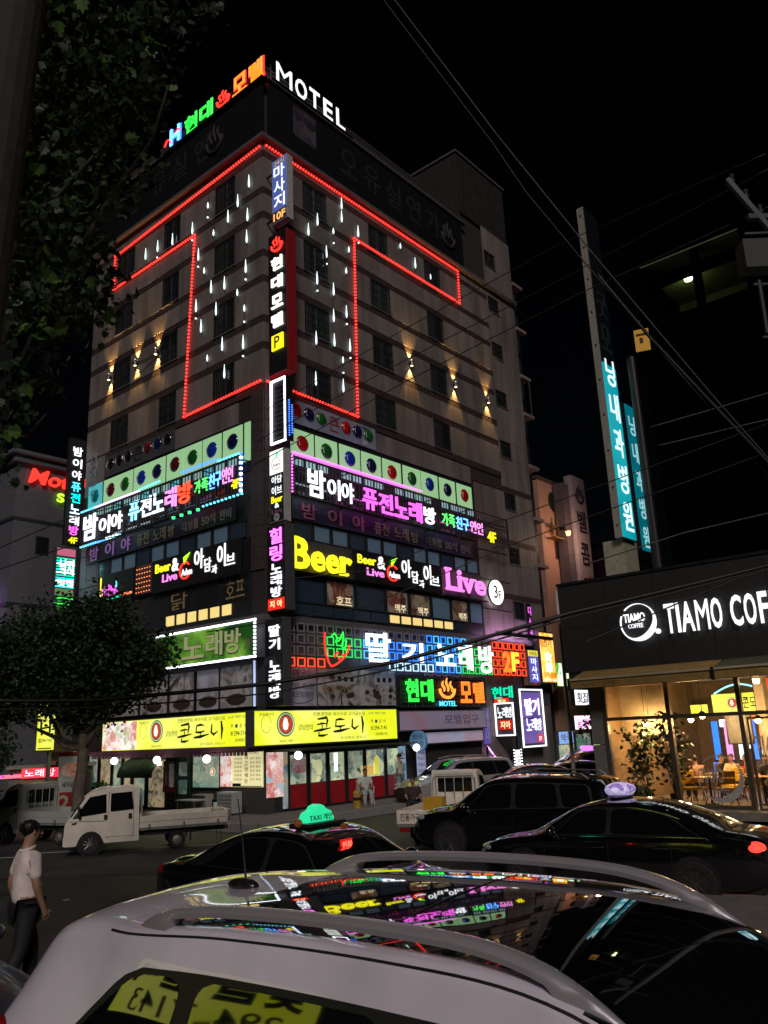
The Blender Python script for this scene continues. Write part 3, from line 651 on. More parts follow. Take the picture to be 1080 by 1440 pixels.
# older unlit banners below
NAVY = mat('navy_banner', (.03, .03, .07), .5, var=.2); OLDG = mat('old_gold_letter', (.34, .30, .16), .5); OLDP = mat('old_pink_letter', (.42, .12, .20), .5)
WASHM = glow('wash_magenta', (1, .22, .85), 9); WASHW = glow('wash_white', (.75, .82, 1), 7)
t = bpy.data.objects['karaoke_sign']
for a_, b_, m_ in ((.9, 4.2, WASHW), (4.4, 8.6, WASHM), (8.7, 14.6, WASHM)): MB().box(a_, b_, 12.42, 12.46, -.26, -.24).build('added_wash_strip', m_, t); MB().box(a_-.05, b_+.05, 12.36, 12.52, -.2, -.16).build('strip_shield', BLACK, t)  # unseen strips added to wash the wall, with black shields before them
t = bpy.data.objects['karaoke_sign.001']
MB().box(-11.4, -8.2, 12.1, 12.14, -.26, -.24).build('added_wash_strip', WASHW, t); MB().box(-7.6, -3.4, 12.2, 12.23, -.26, -.24).build('added_wash_strip', glow('wash_blue', (.4, .6, 1), 5), t); MB().box(-11.45, -3.35, 12.04, 12.3, -.2, -.16).build('strip_shield', BLACK, t)  # added wash strips for this wall too, hidden by a black shield
def oldban(F, x0, label, m, L):
    t = thing('banner', label, 'banner', F)
    W_ = 12.2 if L == 0 else 10.9
    MB().box(x0, x0+W_, 10.74, 11.55, .08, .13).build('cloth', m, t)
    s = W_/12.2
    P_ = mat('old_purple_tube', (.30, .16, .36), .4, emit=.12, ecol=(.7, .3, .9)) if L else OLDP
    letters('밤이야', x0+.15*s, x0+4.5*s, 10.82, 11.45, .15, P_, t, .03, .05, gap=.45)
    text('퓨전', x0+4.75*s, x0+5.75*s, 10.85, 11.4, .14, OLDG, t, .03, .04); text('노래', x0+6.1*s, x0+7.1*s, 10.85, 11.4, .14, OLDG, t, .03, .04); text('방', x0+7.3*s, x0+7.8*s, 10.85, 11.35, .14, OLDG, t, .03, .04)
    text('대형룸', x0+8.4*s, x0+9.6*s, 10.88, 11.3, .14, OFFLET, t, .02, .03); text('50석', x0+9.85*s, x0+10.8*s, 10.88, 11.32, .14, OFFLET, t, .02, .03); text('완비', x0+11.1*s, x0+11.9*s, 10.88, 11.3, .14, OFFLET, t, .02, .03)
    return t
oldban(FR(), 1.3, 'navy banner with dull pink and gold letters under the pink sign', NAVY, 0)
oldban(FL(), -12.4, 'unlit dark banner with violet outline letters above small windows', mat('black_banner', (.014, .014, .03), .5), 1)

# ---- third storey sign
def slab(s, x0, x1, y0, y1, z, m, parent, serifs, off=.07, depth=.16):
    """fat serif letters: glyph plus slab serif bars given as fractions of the letter box"""
    o = text(s, x0, x1, y0, y1, z, m, parent, off, depth, name='letter'); return o
t = thing('beer_bar_sign', 'yellow Beer and pink Live letters with black centre board', 'sign', FR(0, .1))
MB().box(.98, 4.55, 8.62, 8.66, 0, .2).build('sign_frame', DKMET, t); MB().box(10.8, 14.3, 8.62, 8.66, 0, .2).build('sign_frame', DKMET, t)
def serifword(spec, m, par, z=.14, d=.14):
    for ch, a, b, y0, y1, ser in spec:
        text(ch, a, b, y0, y1, z, m, par, .075, d*.7, name='letter')
        for i, (sx, sy, w) in enumerate(ser):
            x = a+(b-a)*sx; y = y0+(y1-y0)*sy; MB().box(x-w, x+w, y-.055, y+.055, z+.005, z+d-.005).build('serif', m, par, bevel=.02)
YELB = glow('letter_yellow', (1, .93, .02), 1.25); LIVEP = glow('letter_pink', (1, .25, .78), 1.15)
serifword([('B', 1.05, 2.05, 8.75, 9.98, [(.12, .05, .22), (.12, .95, .22)]), ('e', 2.12, 2.88, 8.75, 9.55, []), ('e', 2.95, 3.68, 8.75, 9.53, []), ('r', 3.76, 4.45, 8.75, 9.5, [(.22, .06, .24), (.12, .93, .14)])], YELB, t)
serifword([('L', 10.9, 11.72, 8.9, 9.95, [(.14, .05, .2), (.14, .95, .24)]), ('i', 11.82, 12.15, 8.9, 9.95, [(.5, .05, .22), (.3, .66, .14)]), ('v', 12.22, 13.18, 8.9, 9.6, [(.14, .94, .22), (.86, .94, .22)]), ('e', 13.25, 14.15, 8.9, 9.62, [])], LIVEP, t)
b_ = MB().box(4.62, 10.6, 8.66, 9.95, .02, .14).build('board', BLACK, t)
def adam(par, x0, z, s=1):
    text('Beer', x0+.2*s, x0+1.35*s, 9.4, 9.78, z, YELB, par, .05, .04); text('&', x0+1.45*s, x0+1.95*s, 9.3, 9.85, z, WHTS, par, .05, .05)
    text('Live', x0+.75*s, x0+1.85*s, 8.95, 9.28, z, LIVEP, par, .05, .04)
    MB().tube([(x0+(2.42+.36*cos(a*.35))*s, 9.22+.33*sin(a*.35), z+.03) for a in range(2, 17)], .035, 5).build('apple_outline', RED, par); text('Adam', x0+2.15*s, x0+2.9*s, 9.02, 9.3, z, WHTS, par, .04, .03)
    MB().tube([(x0+2.35*s, 9.5, z+.02), (x0+2.42*s, 9.72, z+.02), (x0+2.75*s, 9.92, z+.02)], [.02, .09, .01], 5).build('leaf_mark', glow('leaf_green', (.35, 1, .02), 2), par)
    text('아', x0+3.05*s, x0+3.7*s, 9.15, 9.95, z, WHTS, par, .035, .05, name='letter'); text('담', x0+3.75*s, x0+4.2*s, 8.95, 9.5, z, WHTS, par, .03, .05, name='letter'); text('과', x0+4.25*s, x0+4.6*s, 8.8, 9.15, z, WHTS, par, .02, .05, name='letter')
    text('이', x0+4.6*s, x0+5.15*s, 9.0, 9.9, z, WHTS, par, .035, .05, name='letter'); text('브', x0+5.2*s, x0+5.75*s, 9.0, 9.42, z, WHTS, par, .03, .05, name='letter')
adam(b_, 4.62, .14)
t = thing('floor_badge_sign', 'round white third floor badge beside the pink Live letters', 'sign', FR(15.02, .2, 0))
MB().lathe([(.62, 0), (.62, .16), (.56, .18)], 32, c=(0, 9.17, 0)).build('disc', glow('badge_white', (1, 1, .97), 1.7), t); text('3', -.33, .03, 8.85, 9.5, .18, BLACK, t, .02, .02); text('F', .1, .38, 8.85, 9.25, .18, BLACK, t, .02, .02)
MB().lathe([(.64, 0), (.64, .1), (.60, .1)], 32, c=(0, 9.17, 0), cap=False).build('rim', BLACK, t)
t = thing('beer_bar_sign', 'black beer bar board facing the main street', 'sign', FL(0, .1)); b_ = MB().box(-6.8, -1.2, 8.58, 9.95, .02, .14).build('board', BLACK, t); adam(b_, -6.75, .14, .93)
t = thing('led_screen', 'dark LED screen with magenta equaliser bars and green base', 'screen', FL(0, .1))
s_ = MB().box(-10.95, -8.2, 8.75, 9.95, 0, .12).build('screen', BLACK, t)
for i, h in enumerate((.9, .35, .45, .3, .5, .42, .3, .38, .2)):
    MB().box(-10.85+i*.17, -10.75+i*.17, 8.98, 8.98+h, .12, .13).build('bar', [YELB, PNK, MAG][min(i, 2)], s_)
MB().box(-10.9, -9.2, 8.8, 8.88, .12, .13).build('bar', TEAL, s_); MB().box(-9.2, -8.3, 8.84, 8.94, .12, .13).build('bar', glow('bar_orange', (1, .25, .1), 1.5), s_)
text('♪', -9.7, -9.45, 9.2, 9.6, .12, CYA, s_, 0, .01)
t = thing('wall_board', 'brown board dotted with small orange lamps beside black screen', 'sign', FL(0, .1)); MB().box(-8.1, -6.95, 8.7, 9.95, 0, .08).build('board', mat('brown_board', (.12, .05, .04), .7), t)
dots([((-8, z, .1), (-7.05, z, .1)) for z in (8.8, 9.0, 9.2, 9.4, 9.6, 9.8)], .17, .018, 'bulbs', glow('led_orange', (1, .3, .1), 1.5, sample='NONE'), t)

t = thing('added_wash_bar', 'unseen magenta strip added to wash the far end of wall', 'light strip', FR(0, .03))
MB().box(14.2, 19.6, 7.02, 7.06, .60, .63).build('strip', glow('wash_violet', (1, .5, 1), 55), t); MB().box(14.15, 19.65, 6.98, 7.16, .64, .66).build('shield', DKMET, t); MB().box(14.15, 19.65, 6.98, 7.0, .55, .64).build('holder', DKMET, t)  # violet glow added to tint the wall, shielded from view
for u_ in (14.6, 16.9, 19.2): MB().box(u_, u_+.04, 6.96, 6.98, .0, .62).build('bracket', DKMET, t)
# ---- second storey: neon squares and strawberry
t = thing('neon_lattice_sign', 'wide strawberry karaoke sign of coloured neon squares with strawberry', 'sign', FR(0, .5))
UNLIT = mat('unlit_tube', (.30, .28, .34), .4)
sq = MB().frame(-.19, .19, -.165, .165, 0, .035, .038).mesh('neon_square')
fr_ = MB()
for z in (5.12, 5.5, 5.92, 6.32, 6.6): fr_.box(.55, 16.8, z-.01, z+.01, -.06, -.03)
for i in range(30): fr_.box(.6+i*.555, .62+i*.555, 5.1, 6.62, -.08, -.05)
fr_.build('sign_frame', GREYM, t)['kind'] = 'stuff'
for i in range(10): MB().box(.7+i*1.75, .74+i*1.75, 6.55, 6.59, -.5, -.05).build('bracket', DKMET, t)
BLU2 = glow('neon_azure', (.02, .20, 1), 1.6); GRN2 = glow('neon_lime', (.03, .8, .12), .9); WH2 = glow('neon_square_white', (.5, .8, 1), 1.2); CY2 = glow('neon_square_cyan', (.06, .5, 1), 1.2); RD2 = glow('neon_square_red', (1, .07, .02), 1.4)
for r in range(4):
    z = 5.22+r*.42
    for i in range(32):
        u = .75+i*.515; c = None
        if u < 2.4: c = RD2 if r == 0 and u > .6 else UNLIT
        elif u < 4.4: c = GRN2 if r in (1, 2) else (UNLIT if r == 3 else None)
        elif u < 6.3: c = (CY2, BLU2)[i % 2] if r in (1, 2) else (UNLIT if r == 3 else None)
        elif u < 8.8: c = WH2 if r == 0 else (BLU2 if r < 3 else UNLIT)
        elif u < 11.3: c = (WH2 if r == 0 and u < 9.4 else (CY2, BLU2)[(i+r) % 2])
        elif u < 14.1: c = GRN2 if r < 3 else (UNLIT if u > 12 else CY2)
        else: c = RD2
        if c is None: continue
        o = link('neon_square', sq, c, t, TR(u, z, random.random()*.02), own=True)
# letters of the sign
for s, a, b, y0, y1 in (('딸', 4.75, 6.25, 5.35, 6.55), ('기', 7.0, 8.4, 5.42, 6.25), ('노', 9.35, 10.75, 5.35, 6.3), ('래', 11.05, 12.1, 5.2, 6.35), ('방', 12.65, 13.85, 5.1, 6.4)):
    text(s, a, b, y0, y1, .08, WHT, t, .045, .1, name='letter')
text('2', 14.75, 15.45, 5.2, 6.2, .08, ORG, t, .03, .06, name='letter', tube=.04); text('F', 15.55, 16.2, 5.25, 6.2, .08, glow('neon_gold', (1, .5, .03), 2), t, .02, .06, name='letter', tube=.035)
b_ = MB().tube([(2.45, 6.35, .1), (2.42, 6.0, .1), (2.48, 5.6, .1), (2.62, 5.25, .1), (2.75, 5.1, .1), (3.05, 5.2, .1), (3.4, 5.4, .1), (3.68, 5.68, .1), (3.8, 5.95, .1)], .035, 5).build('strawberry_outline', RED, t)
for x, y in ((2.95, 5.5), (3.2, 5.42), (3.4, 5.55), (3.1, 5.62)): MB().ball((x, y, .1), .06, 6, 4).build('strawberry_seed', RED, b_)
MB().tube([(2.75, 6.2, .12), (2.95, 6.35, .12), (3.1, 6.2, .12), (3.0, 6.02, .12), (3.2, 6.1, .12), (3.42, 6.42, .12), (3.45, 6.1, .12), (3.3, 5.9, .12), (3.5, 5.75, .12), (3.6, 6.1, .12)], .035, 5).build('strawberry_leaf', GRN, t)
# green karaoke box on the main street side
t = thing('karaoke_sign', 'green karaoke signboard framed by white LED dots', 'sign', FL(0, .1))
GB = printmat('green_glow_board', [(.003, .02, .005), (.015, .10, .01), (.22, .50, .05), (.03, .15, .01)], .45, kind='N', emit=.45, dist=.5)
MB().box(-9.5, .12, 5.38, 6.72, 0, .4).build('case', SIDEBOX, t); MB().box(-9.4, .02, 5.46, 6.64, .4, .42).build('sign_face', GB, t)
for s, a, b in (('노', -4.2, -2.85), ('래', -2.7, -1.75), ('방', -1.6, -.7)):
    text(s, a, b, 5.62, 6.5, .43, mat('cream_letter', (.40, .42, .26), .5, emit=.22, ecol=(.8, .8, .4)), t, .03, .05, name='letter'); text(s, a-.04, b+.04, 5.58, 6.54, .42, BLACK, t, .06, .02, name='letter')
text('2F', -.55, -.1, 5.7, 6.1, .43, mat('dim_rose_tube', (.25, .08, .12), .5), t, tube=.02, name='letter')
dots([((-6.4, 6.7, .43), (.05, 6.7, .43)), ((.05, 6.7, .43), (.05, 5.4, .43)), ((.05, 5.4, .43), (-6.0, 5.4, .43))], .12, .035, 'bulbs', LEDW, t)
# posters under it
PBW = printmat('old_photo_print', [(.05, .05, .055), (.30, .28, .28), (.55, .52, .52), (.12, .11, .12)], .9, kind='N', dist=2.5); PBW2 = printmat('pale_print', [(.55, .55, .62), (.5, .5, .58), (.3, .3, .36), (.6, .6, .68)], .6, kind='N')
t = thing('window_poster', 'white announcement poster with an underlined line on it', 'poster', FR(0, .1)); MB().box(.75, 2.4, 3.68, 5.08, 0, .04).build('sheet', PBW2, t)
INK = mat('blue_ink', (.05, .06, .2), .6)
text('임대문의', .85, 2.2, 4.72, 4.98, .04, INK, t, .01, .006); text('문의 환영', .95, 2.25, 4.3, 4.5, .04, INK, t, 0, .006); text('단체모임환영', .85, 2.25, 3.98, 4.2, .04, INK, t, .01, .006)
MB().tube([(.8+.16*i, 3.95-.18*sin(pi*i/9), .045) for i in range(10)], .012, 4).build('curved_line', INK, t)
for a, b, l in ((2.5, 4.75, 'monochrome house poster with gold brush lettering'), (4.8, 7.0, 'monochrome poster of a tree before a pale wall')):
    t = thing('window_poster', l, 'poster', FR(0, .1)); MB().box(a, b, 3.68, 5.06, 0, .04).build('sheet', PBW, t)
    BRN = mat('brown_print_dark', (.05, .035, .02), .6); mb = MB()
    for i in range(9): mb.ball((a+.4+random.random()*1.5, 4.0+random.random()*.35, .045), .14, 6, 4, (1, .7, .05))
    mb.box(a+1.2, a+1.26, 3.75, 4.1, .04, .05); mb.build('tree_print', BRN, t)['kind'] = 'stuff'
    hw = MB().box(a+.9, b-.15, 4.5, 4.9, .04, .045).build('house_print', mat('grey_house_print', (.42, .42, .44), .7), t)
    for i in range(3): MB().box(a+1.05+i*.35, a+1.25+i*.35, 4.6, 4.78, .045, .05).build('window_print', BLACK, hw)
    if a < 3: text('숨이쉬는', a+.2, a+1.9, 4.15, 4.5, .05, mat('gold_brush_print', (.30, .24, .10), .6), t, .02, .006)
t = thing('window_poster', 'row of grey posters behind glass on the main street wall', 'poster', FL(0, .1))
for i, (a, b) in enumerate(((-10.4, -7.6), (-7.5, -5.6), (-5.5, -3.9), (-3.75, -2.4), (-2.35, -.5))):
    MB().box(a, b, 3.72, 5.18, 0, .04).build('sheet', PBW if i != 3 else PBW2, t); MB().box(b, b+.06, 3.7, 5.2, .0, .08).build('frame_bar', DKMET, t)
    MB().ball(((a+b)/2, 4.0, .045), .45, 10, 5, (1.3, .5, .02)).build('tree_print', _M['brown_print_dark'], t)
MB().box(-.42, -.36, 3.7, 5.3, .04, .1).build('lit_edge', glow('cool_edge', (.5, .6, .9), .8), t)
# motel neon board on the side street
t = thing('motel_sign', 'neon motel board, green then orange Hangul round a flame mark', 'sign', FR(0, .5))
g = MB()
for i in range(8): g.box(6.9, 13.15, 3.62+i*.17, 3.635+i*.17, -.05, -.035)
for i in range(14): g.box(6.95+i*.47, 6.97+i*.47, 3.58, 4.86, -.06, -.05)
g.build('sign_frame', GREYM, t)['kind'] = 'stuff'; MB().frame(6.88, 13.2, 3.55, 4.9, -.08, -.03, .04).build('frame', DKMET, t); MB().box(6.9, 13.1, 3.6, 4.85, -.2, -.1).build('board', BLACK, t)
letters('현대', 7.15, 9.2, 3.8, 4.75, 0, GRN, t, tube=.036, gap=.14); letters('현대', 7.2, 9.15, 3.84, 4.7, -.05, mat('green_dark_letter', (.01, .16, .02), .5), t, .02, .03, gap=.2)
letters('모텔', 11.05, 13.1, 3.75, 4.7, 0, ORG, t, tube=.036, gap=.14); letters('모텔', 11.1, 13.05, 3.8, 4.66, -.05, mat('red_dark_letter', (.25, .02, .01), .5), t, .02, .03, gap=.2)
flame(10.15, 3.98, 1.1, .9, 0, glow('neon_flame', (1, .28, .04), 1.8), t, .045); text('MOTEL', 9.5, 10.75, 3.62, 3.84, 0, CYA, t, .03, .03)
ar = MB()
for s in (1, -1):
    ar.tube([(10.1+s*(2.7*cos(a)), 4.9+.55*sin(a), -.05) for a in [i*pi/20 for i in range(11)]], .02, 4)
ar.build('arch_frame', GREYM, t); text('KARAOKE', 8.6, 12.2, 4.88, 5.12, -.04, mat('dull_pink_tube', (.4, .2, .3), .5), t, .02, .03)
# blank dull lightboxes over the parking entrance
t = thing('lightbox_sign', 'long blank violet grey lightbox over the parking entrance', 'sign', FR(0, .5)); MB().box(6.7, 13.05, 2.62, 3.46, -.45, 0).build('case', SIDEBOX, t); MB().box(6.76, 12.99, 2.67, 3.41, 0, .015).build('sign_face', printmat('washed_face', [(.18, .17, .26), (.28, .24, .34), (.34, .18, .22), (.2, .2, .3)], .25, kind='N', emit=.28), t)
text('모텔입구', 9.8, 12.4, 2.85, 3.25, .016, mat('faint_violet_print', (.2, .16, .3), .6), t, .02, .004); 
t = thing('lightbox_sign', 'low pale blue lightbox strip under the violet one', 'sign', FR(0, .3)); MB().box(8.6, 13.0, 2.05, 2.58, -.3, 0).build('case', SIDEBOX, t); MB().box(8.65, 12.95, 2.1, 2.53, 0, .012).build('sign_face', printmat('pale_blue_face', [(.25, .32, .5), (.4, .42, .6), (.5, .3, .36), (.3, .4, .6)], .3, kind='N', emit=.4), t)
# ================================================================ yellow restaurant signs
YF = printmat('yellow_sign_face', [(.66, .74, .010), (.74, .80, .02), (.84, .88, .16), (.72, .78, .015)], .35, kind='N', emit=1.0, dist=.3)
INKB = mat('sign_ink', (.015, .02, .01), .6, var=0); INKG = mat('olive_ink', (.16, .15, .01), .6, var=0); INKR = mat('red_ink', (.45, .02, .01), .6, var=0); INKBL = mat('sky_ink', (.05, .15, .45), .6, var=0)
def brush(pts, w, parent, z, name='brush_stroke', m=INKB):
    """one flat brush stroke with varying width"""
    mb = MB(); n = len(pts); P = [Vector((x, y, 0)) for x, y in pts]; L_, R_ = [], []
    for i, p in enumerate(P):
        d = (P[min(i+1, n-1)]-P[max(i-1, 0)]).normalized(); q = Vector((-d.y, d.x, 0)); ww = w*(.65+.5*sin(pi*i/(n-1)))*(1 if i < n-1 else .5)
        L_.append(p+q*ww); R_.append(p-q*ww)
    vs = [(v.x, v.y, z) for v in L_+R_]+[(v.x, v.y, z+.012) for v in L_+R_]
    for i in range(n-1): mb.f += [(2*n+i, 2*n+i+1, 3*n+i+1, 3*n+i), (i, n+i, n+i+1, i+1), (i, i+1, 2*n+i+1, 2*n+i), (n+i, 3*n+i, 3*n+i+1, n+i+1)]
    mb.v = vs; return mb.build(name, m, parent)
def doni(parent, x0, y0, s, z, k=1.0):
    S_ = lambda pts: [(x0+x*s*k, y0+y*s) for x, y in pts]
    for p, w in (([(.25, .92), (.95, 1.0), (1.0, .85), (.9, .45)], .07), ([(.2, .62), (.6, .68), (.95, .66)], .05), ([(-.05, .26), (.5, .32), (1.25, .42)], .065), ([(.35, .2), (.3, .02), (.6, .0), (1.0, .06)], .065), ([(.58, .60), (.60, .36)], .055),
                 ([(1.65, .85), (2.0, .9), (2.35, .86)], .06), ([(1.68, .84), (1.62, .5), (2.0, .48), (2.4, .55)], .06), ([(2.0, .48), (2.02, .25)], .06), ([(1.45, .2), (2.0, .24), (2.75, .36)], .075),
                 ([(3.0, .9), (2.95, .45), (3.15, .32), (3.5, .5)], .065), ([(3.78, 1.05), (3.86, .6), (3.8, .05)], .08)):
        brush(S_(p), w*s, parent, z)
def emblem(parent, x, y, r, z):
    MB().lathe([(r, 0), (r, .01)], 24, c=(x, y, z)).build('emblem_disc', mat('emblem_green', (.02, .20, .08), .5, emit=.15, ecol=(.05, .5, .2)), parent).scale = (1, 1, 1)
    MB().lathe([(r*.72, 0), (r*.72, .006)], 24, c=(x, y, z+.01)).build('emblem_disc', mat('emblem_red', (.55, .05, .02), .5, emit=.5, ecol=(.8, .1, .05)), parent)
    MB().ball((x-.02, y-.05*r, z+.018), r*.42, 8, 6, (.8, 1.1, .02)).ball((x-.02, y+r*.35, z+.018), r*.22, 8, 5, (1, 1, .03)).build('emblem_figure', glow('cream_figure', (1, .95, .8), 1.0), parent)
    MB().tube([(x+r*.86*cos(i*.35), y+r*.86*sin(i*.35), z+.012) for i in range(19)], .02, 4).build('emblem_ring', glow('emblem_pale', (.8, .9, .6), .7), parent)
def yellow(F, x0, x1, label, pic, zb=2.32, zt=3.55):
    t = thing('restaurant_sign', label, 'sign', F)
    MB().box(x0, x1, zb, zt, -.42, 0).build('case', SIDEBOX, t); f_ = MB().box(x0+.05, x1-.05, zb+.05, zt-.05, 0, .02).build('sign_face', YF, t)
    e = x1-x0 if not pic else 7.0
    X = x1-e
    emblem(f_, X+1.45, zb+.72, .42, .021)
    text('강남면의', X+2.05, X+2.75, zb+.5, zb+.7, .021, INKB, f_, .0, .004, shear=.2)
    doni(f_, X+2.85, zb+.28, .64, .021, 1.06)
    text('친환경연료 옥수수로 고기굽는집', X+2.8, X+5.6, zb+.98, zb+1.12, .021, INKG, f_, .01, .004)
    text('주식회사 콘도니', X+4.2, X+5.6, zb+.12, zb+.22, .021, INKG, f_, 0, .004)
    for i, (c, m_) in enumerate((('주', INKG), ('1', INKBL), ('문', INKR), ('의', INKR))): text(c, X+5.95+i*.24, X+6.08+i*.24, zb+.68, zb+.8, .021, m_, f_, .02, .004)
    text('☎', X+5.92, X+6.08, zb+.42, zb+.56, .021, INKB, f_, .02, .004); text('294-7143', X+6.12, X+6.88, zb+.41, zb+.57, .021, INKB, f_, .02, .004); text('010-4290-7142', X+6.2, X+6.9, zb+.2, zb+.31, .021, INKB, f_, .01, .004)
    text('소주 맥주 OK', X+5.8, X+6.85, zb+1.0, zb+1.1, .021, INKBL, f_, .01, .004); text('참숯불구이', X+.25, X+.9, zb+1.02, zb+1.12, .021, INKG, f_, 0, .004)
    text('SINCE 1997', X+1.15, X+1.8, zb+.12, zb+.19, .021, INKR, f_, 0, .004)
    MB().tube([(X+.55+.22*cos(i*.5), zb+.75+.3*sin(i*.5), .022) for i in range(13)], .008, 4).build('leaf_print', mat('pale_olive', (.5, .5, .1), .6), f_)
    if pic: MB().box(x0+.1, X+.1, zb+.07, zt-.07, .02, .03).build('food_picture', printmat('food_print', [(.85, .82, .7), (.9, .88, .84), (.6, .2, .15), (.95, .93, .9), (.3, .35, .1)], 3.5, emit=.9), f_)
    return t
yellow(FR(0, .5), -.98, 6.58, 'yellow backlit restaurant sign over the red doors', False)
yellow(FL(0, .5), -9.65, -.2+.0, 'yellow backlit restaurant sign with food picture over the awning', True)
# ---------------------------------------------------------------- shop front, parts of the motel
SHOPD = mat('shop_interior', (.05, .048, .045), .8); MAR = mat('maroon_valance', (.13, .045, .08), .7, var=.2)
LITG = printmat('lit_interior_glass', [(.04, .07, .06), (.42, .52, .38), (.80, .80, .45), (.10, .18, .17), (.55, .60, .5)], 2.6, emit=.62, dist=1.0)
LITG2 = printmat('lit_interior_green', [(.01, .04, .035), (.14, .3, .24), (.5, .55, .4), (.03, .09, .07)], 2.8, emit=.5)
REDP = mat('red_door_panel', (.42, .012, .018), .35, coat=.5, var=.15)
MB().box(-13, -.0, .1, 2.3, -.4, -.02).build('shop_wall', SHOPD, motel, Lm); MB().box(0, 7.2, .1, 2.3, -.4, -.02).build('shop_wall', SHOPD, motel)
cur = 1.0
for i, w in enumerate((1.0, 1.0, 1.0, 1.05, 1.25, .95)):
    a, b = cur, cur+w-.05; cur += w
    d = MB().frame(a, b, .12, 2.05, .0, .08, .07).build('door', WFRAME, motel)
    MB().box(a+.07, b-.07, .98, 1.98, .01, .04).build('pane', (LITG, LITG2)[i in (0, 3)], d); MB().box(a+.07, b-.07, .18, .96, .01, .06).build('door_panel', REDP, d)
    if i == 2: MB().box(a+.03, a+.06, 1.0, 1.5, .08, .12).build('handle', SILVER, d)
d = motel
for a, s, c in ((1.2, '모임', INKR), (1.25, '환영', INKR)): pass
p_ = MB().box(1.25, 1.85, 1.35, 1.85, .05, .06).build('door_poster', printmat('door_poster_print', [(.5, .5, .5), (.4, .05, .08), (.6, .6, .6)], 5, emit=.3), motel)
MB().box(3.35, 3.5, 1.3, 1.95, .05, .07).build('lit_strip', glow('door_neon', (.6, .8, 1), 2.5), motel)
MB().box(4.85, 5.5, 1.05, 1.4, .05, .07).build('counter', glow('amber_counter', (1, .6, .15), .5), motel); MB().box(5.6, 5.85, 1.05, 1.7, .05, .07).build('yellow_banner', glow('yellow_banner_lit', (.9, .8, .1), .6), motel)
# posters at the corner and main street windows
MEATP = printmat('meat_print', [(.8, .75, .72), (.55, .12, .10), (.85, .8, .78), (.7, .3, .25), (.3, .5, .6)], 4.5, emit=.75); MENU = glow('menu_yellow', (.85, .78, .42), .75)
m_ = MB().box(.02, .75, .62, 2.12, .0, .06).build('picture_panel', MEATP, motel); MB().box(.78, .98, .2, 2.1, 0, .05).build('picture_panel', printmat('drink_print', [(.05, .1, .2), (.4, .5, .5), (.6, .5, .3)], 5, emit=.3), motel)
mb_ = MB().box(-1.75, -.12, .98, 2.2, .0, .06).build('menu_board', MENU, motel, Lm); MB().box(-2.4, -1.78, .98, 2.2, .0, .06).build('picture_panel', MEATP, motel, Lm)
for i, ch in enumerate('최고명예맛'): text(ch, -1.05, -.88, 1.9-i*.2, 2.05-i*.2, .061, INKR, mb_, .03, .004)
for j in range(6):
    text('삼겹살', -1.62, -1.2, 1.9-j*.14, 1.98-j*.14, .061, INKG, mb_, .01, .004); text('한우 정육', -.75, -.2, 1.9-j*.14, 1.98-j*.14, .061, INKG, mb_, .01, .004)
text('콘도니 특선메뉴', -1.3, -.3, 2.08, 2.17, .061, INKB, mb_, .01, .004); MB().box(-1.7, -1.25, 1.0, 1.1, .06, .065).build('label_box', INKB, mb_); MB().box(-1.72, -.14, .99, 1.02, .06, .064).build('rule_line', INKG, mb_)
w_ = MB().frame(-4.1, -2.42, .9, 2.15, 0, .06, .05).build('window', WFRAME, motel, Lm); MB().box(-4.05, -2.47, .95, 2.1, .0, .03).build('pane', LITG2, w_); emblem(w_, -2.85, 1.5, .16, .035)
w_ = MB().frame(-5.1, -4.2, .2, 2.15, 0, .06, .05).build('door', mat('green_frame', (.02, .10, .075), .5), motel, Lm); MB().box(-5.05, -4.25, .25, 2.1, .0, .04).build('pane', mat('dark_green_board', (.01, .05, .04), .4), w_); 
for z in (.7, 1.35): MB().box(-4.9, -4.4, z, z+.5, .04, .05).build('door_notice', printmat('notice_print', [(.1, .3, .25), (.5, .6, .5), (.05, .1, .1)], 3, emit=.12), w_)
w_ = MB().box(-6.9, -5.9, .2, 2.15, -.02, .03).build('doorway', printmat('doorway_view', [(.05, .05, .04), (.35, .28, .18), (.55, .42, .25), (.12, .09, .06)], 2.2, kind='N', emit=.5), motel, Lm); MB().box(-6.75, -6.1, 1.75, 2.05, .03, .06).build('door_lamp', glow('door_lamp_light', (1, .9, .75), 5), w_)
b_ = MB().box(-5.9, -5.15, .75, 1.9, .03, .06).build('menu_board', mat('red_board', (.25, .02, .02), .5), motel, Lm); text('시작메뉴', -5.8, -5.65, 1.0, 1.8, .061, WHITEP, b_, .02, .004); MB().box(-5.5, -5.2, .95, 1.8, .06, .065).build('menu_sheet', printmat('menu_print', [(.03, .05, .04), (.5, .5, .45), (.05, .06, .05)], 6, emit=.1), b_)
for i, (a, b) in enumerate(((-12.6, -11.5), (-11.4, -10.6), (-10.5, -9.6), (-9.5, -8.8), (-8.7, -8.1), (-8.0, -7.1))):
    w_ = MB().frame(a, b, .2, 2.2, 0, .06, .05).build('window', WFRAME, motel, Lm); MB().box(a+.05, b-.05, .25, 2.15, .0, .03).build('pane', (printmat('curtain_lit', [(.16, .12, .06), (.50, .40, .24), (.20, .15, .08)], 1.8, kind='N', emit=.6), LITG2)[i % 2], w_)
    MB().box(a+.1, a+.14, .3, 1.9, .06, .07).build('vertical_text_strip', WHITEP, w_)
MB().box(-13, -.1, 2.16, 2.34, .02, .62).build('soffit', MAR, motel, Lm)
fr = MB()
for i in range(50): fr.box(-10.2+i*.2, -10.05+i*.2, 2.05, 2.2, .60, .62)
fr.build('valance', MAR, motel, Lm)['kind'] = 'stuff'
MB().box(0.0, 7.3, 2.12, 2.2, .02, .9).build('canopy', mat('dark_green_canopy', (.02, .035, .025), .6), motel)
